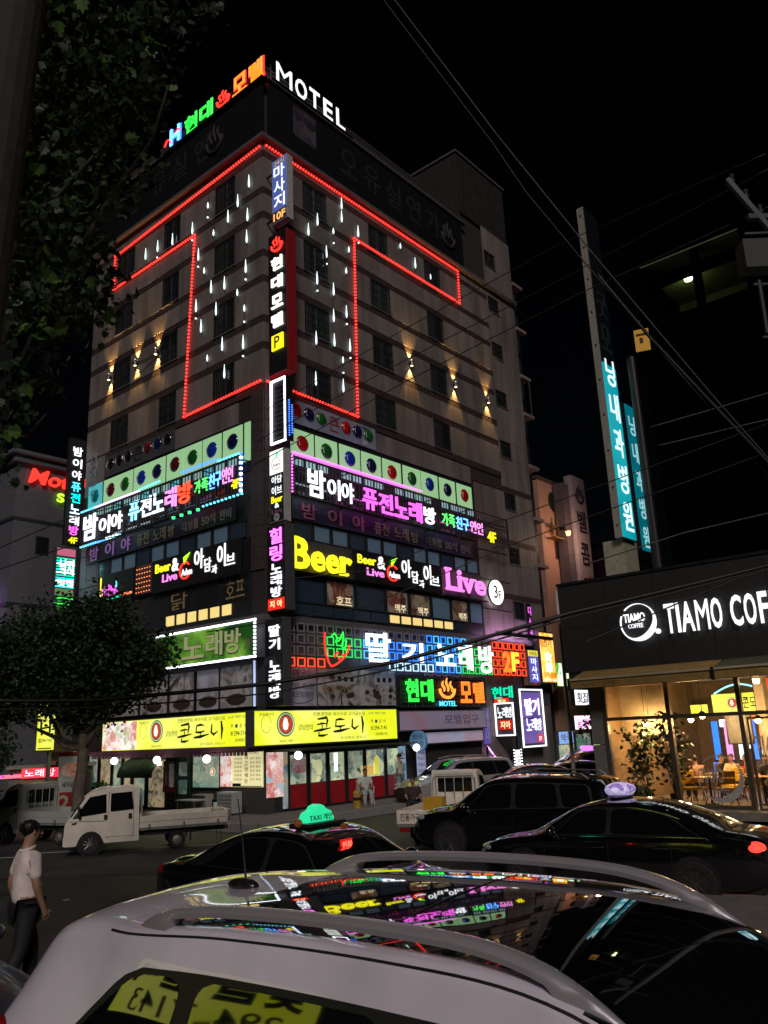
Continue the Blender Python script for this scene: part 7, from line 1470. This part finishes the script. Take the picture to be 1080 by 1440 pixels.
# ================================================================ people
SKIN = mat('skin_tone', (.36, .20, .13), .5, var=.08); HAIR = mat('hair_black', (.008, .007, .007), .45)
def skinmesh(name, par, verts, edges, radii, m, sub=2, root=0):
    me = bpy.data.meshes.new(name); me.from_pydata(verts, edges, []); o = bpy.data.objects.new(name, me); COL.objects.link(o); o.parent = par
    md = o.modifiers.new('skin', 'SKIN'); md.use_smooth_shade = True
    for i, r in enumerate(radii):
        r = r if isinstance(r, tuple) else (r, r); me.skin_vertices[0].data[i].radius = r
    me.skin_vertices[0].data[root].use_root = True
    sb = o.modifiers.new('subd', 'SUBSURF'); sb.levels = sub; sb.render_levels = sub
    me.materials.append(m); return o
def chain(V, E, R, start, pts, rad_):
    prev = start
    for p, r in zip(pts, rad_): V.append(p); R.append(r); E.append((prev, len(V)-1)); prev = len(V)-1
    return prev
def person(label, loc, rz, pose, shirt, trousers, hair=HAIR, hands=True, shoes=True, face=True, sleeve=.5):
    """pose: dict of joint positions in metres; x forward"""
    t = thing('person', label, 'person', at(*loc, rz)); J = pose
    V, E, R = [J['hip']], [], [.13]
    ch = chain(V, E, R, 0, [J['waist'], J['chest'], J['neck'], J['head0'], J['head']], [(.12, .11), (.14, .12), .055, .066, .084]); 
    ht = chain(V, E, R, len(V)-1, [tuple(Vector(J['head'])+Vector((.0, 0, .085)))], [.064])
    ic = 2; hands_ = []
    for s in ('L', 'R'):
        w_ = chain(V, E, R, ic, [J['sh'+s], J['el'+s], J['wr'+s]], [.058, .043, .028]); d = (Vector(J['wr'+s])-Vector(J['el'+s])).normalized()
        pm_ = chain(V, E, R, w_, [tuple(Vector(J['wr'+s])+d*.05), tuple(Vector(J['wr'+s])+d*.09)], [(.034, .022), (.034, .018)])
        hands_.append((w_, d, J['wr'+s]))
        k_ = chain(V, E, R, 0, [J['hp'+s], J['kn'+s], J['an'+s], J['toe'+s]], [.09, .062, .042, .035])
    b = skinmesh('body', t, V, E, R, SKIN)
    for k, (w_, d, wr) in enumerate(hands_):
        if not hands: break
        base = Vector(wr)+d*.08; side = Vector((1, 0, 0)) if abs(d.z) > .5 else Vector((0, 1, 0)); side = (side-d*side.dot(d)).normalized(); curl = d.cross(side)*(1 if k == 0 else -1)
        for fi, (off, ln) in enumerate(((-.026, .062), (-.009, .075), (.009, .07), (.026, .055))):
            p0 = base+side*off-d*.02; p1 = base+side*off+d*ln*.5+curl*.006; p2 = base+side*off*1.05+d*ln+curl*.026
            skinmesh('finger', b, [tuple(p0), tuple(p1), tuple(p2)], [(0, 1), (1, 2)], [.010, .009, .007], SKIN, 1)
        q = base-d*.045+side*.024; skinmesh('thumb', b, [tuple(q), tuple(q+side*.026+d*.022), tuple(q+side*.034+d*.05+curl*.01)], [(0, 1), (1, 2)], [.011, .010, .008], SKIN, 1)
    # clothes
    V, E, R = [tuple(Vector(J['hip'])+Vector((0, 0, -.04)))], [], [(.178, .172)]; chain(V, E, R, 0, [J['waist'], J['chest'], tuple(Vector(J['neck'])-Vector((0, 0, .035)))], [(.145, .135), (.165, .145), .075])
    for s in ('L', 'R'):
        sh, el_ = Vector(J['sh'+s]), Vector(J['el'+s]); chain(V, E, R, 2, [tuple(sh), tuple(sh+(el_-sh)*sleeve), tuple(sh+(el_-sh)*(sleeve+.32))], [.078, .068, .062])
    skinmesh('shirt', t, V, E, R, shirt)
    V, E, R = [tuple(Vector(J['hip'])+Vector((0, 0, -.01)))], [], [(.145, .145)]
    for s in ('L', 'R'): chain(V, E, R, 0, [J['hp'+s], J['kn'+s], tuple(Vector(J['an'+s])+Vector((0, 0, .0)))], [.108, .080, .066])
    skinmesh('trousers', t, V, E, R, trousers)
    if shoes:
        for s in ('L', 'R'):
            a, q = Vector(J['an'+s]), Vector(J['toe'+s]); skinmesh('shoe', t, [tuple(a+Vector((-.05, 0, -.045))), tuple((a+q)/2-Vector((0, 0, .02))), tuple(q+Vector((.06, 0, 0)))], [(0, 1), (1, 2)], [.045, .045, .035], mat('dark_shoe', (.03, .025, .02), .5))
    h = Vector(J['head']); f = (J.get('face') or (1, 0, 0)); f = Vector(f).normalized(); sd = Vector((0, 0, 1)).cross(f)
    hr = MB().ball((0, 0, 0), .094, 18, 12, (.98, .88, .94))
    for k in range(700 if hands else 60):
        v = Vector([random.gauss(0, 1) for _ in range(3)]).normalized(); v.z = abs(v.z)*1.0-.25; p = Vector((v.x*.095, v.y*.085, v.z*.093)); d_ = (v+Vector([random.gauss(0, .5) for _ in range(3)])).normalized()*.022; s_ = d_.orthogonal().normalized()*.006
        hr.add([p-s_, p+s_, p+d_], [(0, 1, 2)])
    o = hr.build('hair', hair, t, smooth=False); o.location = h+Vector((0, 0, .050))-f*.034
    if face:
        for s in (1, -1):
            MB().ball(tuple(h+f*.075+sd*.03*s+Vector((0, 0, .03))), .012, 8, 6, (1, 1, .6)).build('eye', BLACK, b); MB().ball(tuple(h+sd*.080*s+Vector((0, 0, .015))), .026, 8, 6, (.6, .45, 1.1)).build('ear', SKIN, b, smooth=True)
        MB().ball(tuple(h+f*.090), .017, 8, 6, (1, .8, 1.3)).build('nose', SKIN, b, smooth=True); MB().ball(tuple(h+f*.080-Vector((0, 0, .04))), .02, 8, 5, (.5, 1.1, .3)).build('mouth', mat('lip', (.25, .09, .07), .5), b)
    return t
STAND = dict(hip=(0, 0, .93), waist=(0, 0, 1.08), chest=(.0, 0, 1.30), neck=(0, 0, 1.46), head0=(.015, 0, 1.53), head=(.02, 0, 1.60), shL=(0, .19, 1.38), shR=(0, -.19, 1.38), elL=(-.02, .25, 1.10), elR=(-.02, -.25, 1.10), wrL=(.06, .25, .86), wrR=(.06, -.25, .86),
    hpL=(0, .09, .88), hpR=(0, -.09, .88), knL=(.02, .10, .49), knR=(.02, -.10, .49), anL=(0, .10, .08), anR=(0, -.10, .08), toeL=(.15, .12, .035), toeR=(.15, -.12, .035))
walk = dict(STAND); walk.update(chest=(-.02, 0, 1.30), neck=(-.02, 0, 1.47), head0=(.01, 0, 1.54), head=(.03, 0, 1.60), elL=(-.09, .24, 1.12), wrL=(-.02, .26, .88), elR=(.02, -.24, 1.11), wrR=(.12, -.2, .88), knL=(.12, .1, .50), anL=(.1, .1, .09), knR=(-.06, -.1, .48), anR=(-.28, -.1, .12), toeL=(.25, .11, .035), toeR=(-.14, -.11, .04))
walk['face'] = (.9, -.1, -.05)
PINKSH = mat('pale_pink_shirt', (.82, .70, .68), .8, var=.18, scale=5, bump=1.0, bscale=7)
SIT = dict(hip=(0, 0, .52), waist=(-.02, 0, .66), chest=(.0, 0, .88), neck=(.03, 0, 1.04), head0=(.05, 0, 1.11), head=(.07, 0, 1.18), shL=(.01, .19, .96), shR=(.01, -.19, .96), elL=(.1, .24, .72), elR=(.1, -.24, .72), wrL=(.32, .16, .68), wrR=(.32, -.16, .68),
    hpL=(.05, .09, .50), hpR=(.05, -.09, .50), knL=(.44, .12, .52), knR=(.44, -.12, .52), anL=(.46, .12, .09), anR=(.46, -.12, .09), toeL=(.6, .13, .035), toeR=(.6, -.13, .035))
mn = person('man in pale pink shirt and black trousers walking along the road', (-3.86, 9.15, .14), 40, walk, PINKSH, mat('black_trousers', (.012, .012, .014), .7))
MB().tube([(-.015+.07*cos(a*pi/6), .072*sin(a*pi/6), 1.455+.018*cos(a*pi/6)) for a in range(13)], .017, 6).build('collar', PINKSH, mn, smooth=True)
for i, (x, y) in enumerate(((-3.2, 14.5), (-6.1, 16.2), (-.6, 17.9), (-5.2, 19.4), (-7.4, 18.2))): o = MB().box(-.06, .06, -.04, .04, 0, .01+.01*(i % 2)).build('litter', mat('litter_paper', (.3, .3, .28), .8), mw=at(x, y, -.1, i*47)); tag(o, ('scrap of paper nearest the manhole cover', 'scrap of paper on the dark road by the truck side', 'scrap of paper lying in front of the lettered truck', 'scrap of paper close to the painted line', 'scrap of paper on the road left of the manhole')[i], 'litter', 'litter on the road')
person('person in white shirt and light jeans standing by the doors', tuple(GP(5.4, -1.5, .105)), 150, STAND, mat('white_shirt', (.55, .55, .50), .7), mat('light_jeans', (.22, .30, .36), .7), hands=False)
pc = GP(3.3, -1.6, .105)
t = thing('plastic_chair', 'white plastic armchair outside the red doors', 'chair', at(pc.x, pc.y, pc.z, -75)); WPL = mat('white_chair_plastic', (.60, .62, .58), .4)
MB().box(-.24, .24, -.25, .25, .42, .45).build('seat', WPL, t, bevel=.01)
for s in (-1, 1):
    MB().tube([(.22, s*.24, .43), (.26, s*.27, 0)], .02, 5).build('leg', WPL, t); MB().tube([(-.22, s*.24, .43), (-.28, s*.27, 0)], .02, 5).build('leg', WPL, t); MB().tube([(-.24, s*.25, .45), (-.22, s*.28, .66), (.18, s*.28, .66), (.22, s*.26, .44)], .018, 5).build('armrest', WPL, t)
    MB().tube([(-.22, s*.22, .44), (-.32, s*.24, .86)], .018, 5).build('back_post', WPL, t)
b_ = MB().box(-.33, -.29, -.25, .25, .78, .88).build('backrest', WPL, t)
for i in range(5): MB().box(-.30, -.26, -.18+i*.09-.02, -.18+i*.09+.02, .46, .78).build('slat', WPL, t)
person('person in white seated on the plastic chair by the doors', (pc.x, pc.y, pc.z-.02), -75, SIT, mat('white_tee', (.50, .55, .52), .7), mat('pale_trousers', (.35, .38, .36), .7), hands=False)
person('crouching person in dark jacket near the truck bed', (.55, 27.6, -.1), -100, SIT, mat('dark_brown_jacket', (.05, .025, .02), .8), mat('dark_trousers', (.02, .02, .025), .8), hair=mat('hair_brown', (.03, .015, .01), .5), hands=False, shoes=True)
t = thing('stool', 'low stool under the crouching person behind the truck', 'stool', at(.6, 27.65, -.1, 0)); MB().lathe([(.16, .36), (.17, .40)], 14).build('seat', mat('red_stool', (.3, .03, .02), .5), t)
for a in range(4): MB().tube([(.12*cos(a*pi/2+.8), .12*sin(a*pi/2+.8), .36), (.17*cos(a*pi/2+.8), .17*sin(a*pi/2+.8), 0)], .012, 5).build('leg', DKMET, t)
def cfp(x, z): x = x+.353*z; v = CF @ Vector((x, FLZ, z)); return (v.x, v.y, v.z)
TAN = mat('tan_jacket', (.36, .17, .07), .75); 
for x, z, r, sh, l in ((13.35, -2.3, 100, TAN, 'café guest in a tan jacket seen from behind, largest of the group'), (14.1, -3.5, -60, mat('dark_tee', (.03, .02, .02), .7), 'café guest in dark shirt facing the street at the group table'), (14.45, -3.2, -140, mat('cream_tee', (.55, .45, .28), .7), 'café guest in a cream top at the group table'), (14.9, -2.9, 170, mat('dark_rust_tee', (.20, .05, .03), .7), 'café guest in a rust top at the right end of the group'), (15.4, -2.6, -110, mat('black_tee', (.015, .015, .015), .7), 'café guest in black near the inner pillar')):
    p = cfp(x, z); person(l, p, r, SIT, sh, mat('dark_trousers', (.02, .02, .025), .8), hands=False, shoes=False)
    t = thing('cafe_stool', l.replace('café guest', 'wooden seat under the guest').split(' seen')[0].split(' facing')[0].split(' at ')[0].replace(' near', ', near'), 'stool', at(p[0], p[1], p[2], 0)); MB().box(-.18, .18, -.18, .18, .37, .41).build('seat', WOOD, t)
    for a, b in ((-.15, -.15), (.15, -.15), (-.15, .15), (.15, .15)): MB().tube([(a, b, .38), (a, b, 0)], .012, 5).build('leg', DKMET, t)

# ================================================================ poles and cables
t = thing('utility_pole', 'dark utility pole close by at the upper left', 'pole', (-2.80, 4.6, -.1)); t.rotation_euler = (0, rad(2.5), 0); MB().lathe([(.24, 0), (.22, 9.5)], 20).build('shaft', mat('pole_concrete', (.035, .029, .024), .85, bump=.4, bscale=10, var=.25), t)
for z in (5.2, 6.6): MB().lathe([(.185, 0), (.185, .05)], 16, c=(0, 0, z)).build('clamp', GREYM, t)
# pole at the right edge with cross arm, transformer and lamp arm
t = thing('utility_pole', 'utility pole at the right edge with steel cross arm', 'pole', (8.1, 14.0, -.1)); PG = mat('galvanised', (.03, .034, .04), .5, .4)
MB().lathe([(.17, 0), (.12, 13.6)], 16).build('shaft', CONC, t)
MB().box(-1.2, .6, -.05, .05, 12.0, 12.1).build('cross_arm', PG, t).rotation_euler = (0, rad(2), 0)
a_ = MB().tube([(-1.05, 0, 12.95), (-.3, .0, 11.65)], .07, 5).build('stay_arm', PG, t)
for i in range(4): MB().lathe([(.03, 0), (.05, .06), (.025, .12), (.05, .18), (.02, .22)], 8, c=(-.95+i*.22, 0, 12.85-i*.36)).build('insulator', mat('insulator_grey', (.07, .07, .07), .35), t)
MB().box(-1.05, -.5, -.18, .18, 10.9, 11.5).frame(-1.1, -.45, 10.85, 11.55, -.2, -.17, .04).build('cabinet', mat('pole_box', (.02, .022, .022), .6), t)
MB().tube([(-.78, 0, 10.7), (-.80, 0, 9.6)], .045, 8).build('conduit', PG, t)
for z in (9.5, 10.6, 11.7): MB().box(-.9, .0, -.02, .02, z, z+.04).build('bracket', PG, t)
def cable(name, label, pts, r, sag=0, cat='cable', n=14, m=CABLE):
    P = []
    for i in range(len(pts)-1):
        a, b = Vector(pts[i]), Vector(pts[i+1])
        for k in range(n): u = k/n; P.append(a+(b-a)*u-Vector((0, 0, sag*4*u*(1-u))))
    P.append(Vector(pts[-1])); o = MB().tube(P, r, 5).build(name, m, smooth=True); tag(o, label, cat); return o
GCB = mat('grey_cable', (.055, .055, .055), .5)
cable('power_cable', 'long grey cable rising from the right across the black sky', [(6.4, 9, 2.6), (4.45, 9, 5.45), (3.91, 9, 6.28), (2.7, 9, 8.25), (1.68, 9, 10.0), (.45, 9, 12.25), (-1.4, 9, 15.8)], .009, m=GCB)
cable('power_cable', 'black cable running just under the long grey one', [(6.45, 9.1, 2.3), (4.5, 9.1, 5.22), (3.95, 9.1, 6.08), (2.72, 9.1, 8.02), (2.0, 9.1, 9.2), (1.62, 9.1, 9.98), (.42, 9.1, 12.15), (-1.4, 9.1, 15.6)], .009)
cable('cable_bundle', 'thicker dark cable bundle twisted below the grey cable', [(6.4, 9.0, 2.35), (4.5, 9.0, 5.32), (3.93, 9.02, 6.14), (3.3, 9.03, 7.05), (2.75, 9.03, 7.95)], .022)
cable('power_cable', 'thick black cable swinging low across the shop signs', [(-16, 15.5, 3.9), (-7.5, 16, 3.51), (-5.72, 16, 3.44), (-2.46, 16, 3.6), (.15, 16, 3.92), (3.52, 16, 4.70), (7.53, 16, 5.47), (12, 16, 6.6)], .04, .01)
cable('power_cable', 'thinner black cable below the low thick one', [(-16, 15.4, 3.6), (-5.72, 16, 3.30), (-2.46, 16, 3.42), (.15, 16, 3.80), (3.52, 16, 4.62), (7.53, 16, 5.42), (12, 16, 6.5)], .016, .02)
cable('power_cable', 'thin cable from the corner signs up past the small windows, lowest', [(-3.2, 19, 9.0), (.6, 18, 10.6), (4.4, 16, 11.6), (8.0, 14, 12.3)], .012)
cable('power_cable', 'thin cable from the corner signs up past the small windows, middle', [(-3.1, 20, 10.1), (.6, 19, 11.6), (4.4, 17, 12.6), (8.0, 14, 13.1)], .012)
cable('power_cable', 'thin cable from the corner signs up past the small windows, uppermost', [(-3.1, 21, 11.3), (.6, 19.5, 12.7), (4.4, 17.2, 13.6), (7.9, 14, 13.4)], .012)
cable('power_cable', 'thin pale cable right of the dark pole, upper of two', [(4.89, 14, 7.74), (7.11, 14, 8.3), (9, 14, 8.8)], .011, m=GCB)
cable('power_cable', 'thin pale cable right of the dark pole, lower of two', [(4.98, 14, 7.38), (7.03, 14, 7.79), (9, 14, 8.2)], .011, m=GCB)
cable('power_cable', 'thin pale cable just above the café roof', [(3.0, 12, 4.9), (4.46, 12, 5.3), (5.78, 12, 5.55), (8, 12, 5.9)], .010, m=GCB)
cable('power_cable', 'thin cable crossing the magenta window sign, upper', [(-4, 18, 5.9), (-.5, 18, 6.1), (2.96, 18, 7.2), (8.5, 16, 8.6)], .012)
cable('power_cable', 'thin cable crossing the magenta window sign, lower', [(-4, 18, 4.9), (-.5, 18, 5.3), (2.96, 18, 6.6), (8.5, 16, 8.0)], .012)
cable('power_cable', 'thin cable in front of the pale neighbour building, upper', [(-12, 15, 5.5), (-7.25, 15, 6.27), (-6.09, 15, 6.75), (-4.61, 15.5, 7.27), (-3.6, 19, 8.6)], .012)
cable('power_cable', 'thin cable in front of the pale neighbour building, lower', [(-12, 15, 5.1), (-7.25, 15, 5.85), (-6.09, 15, 6.2), (-4.4, 16.5, 7.0)], .012)
cable('power_cable', 'sagging thin cable under the café cables', [(3.2, 14, 3.9), (4.6, 14, 4.4), (6, 14, 4.9), (9, 14, 5.6)], .014)
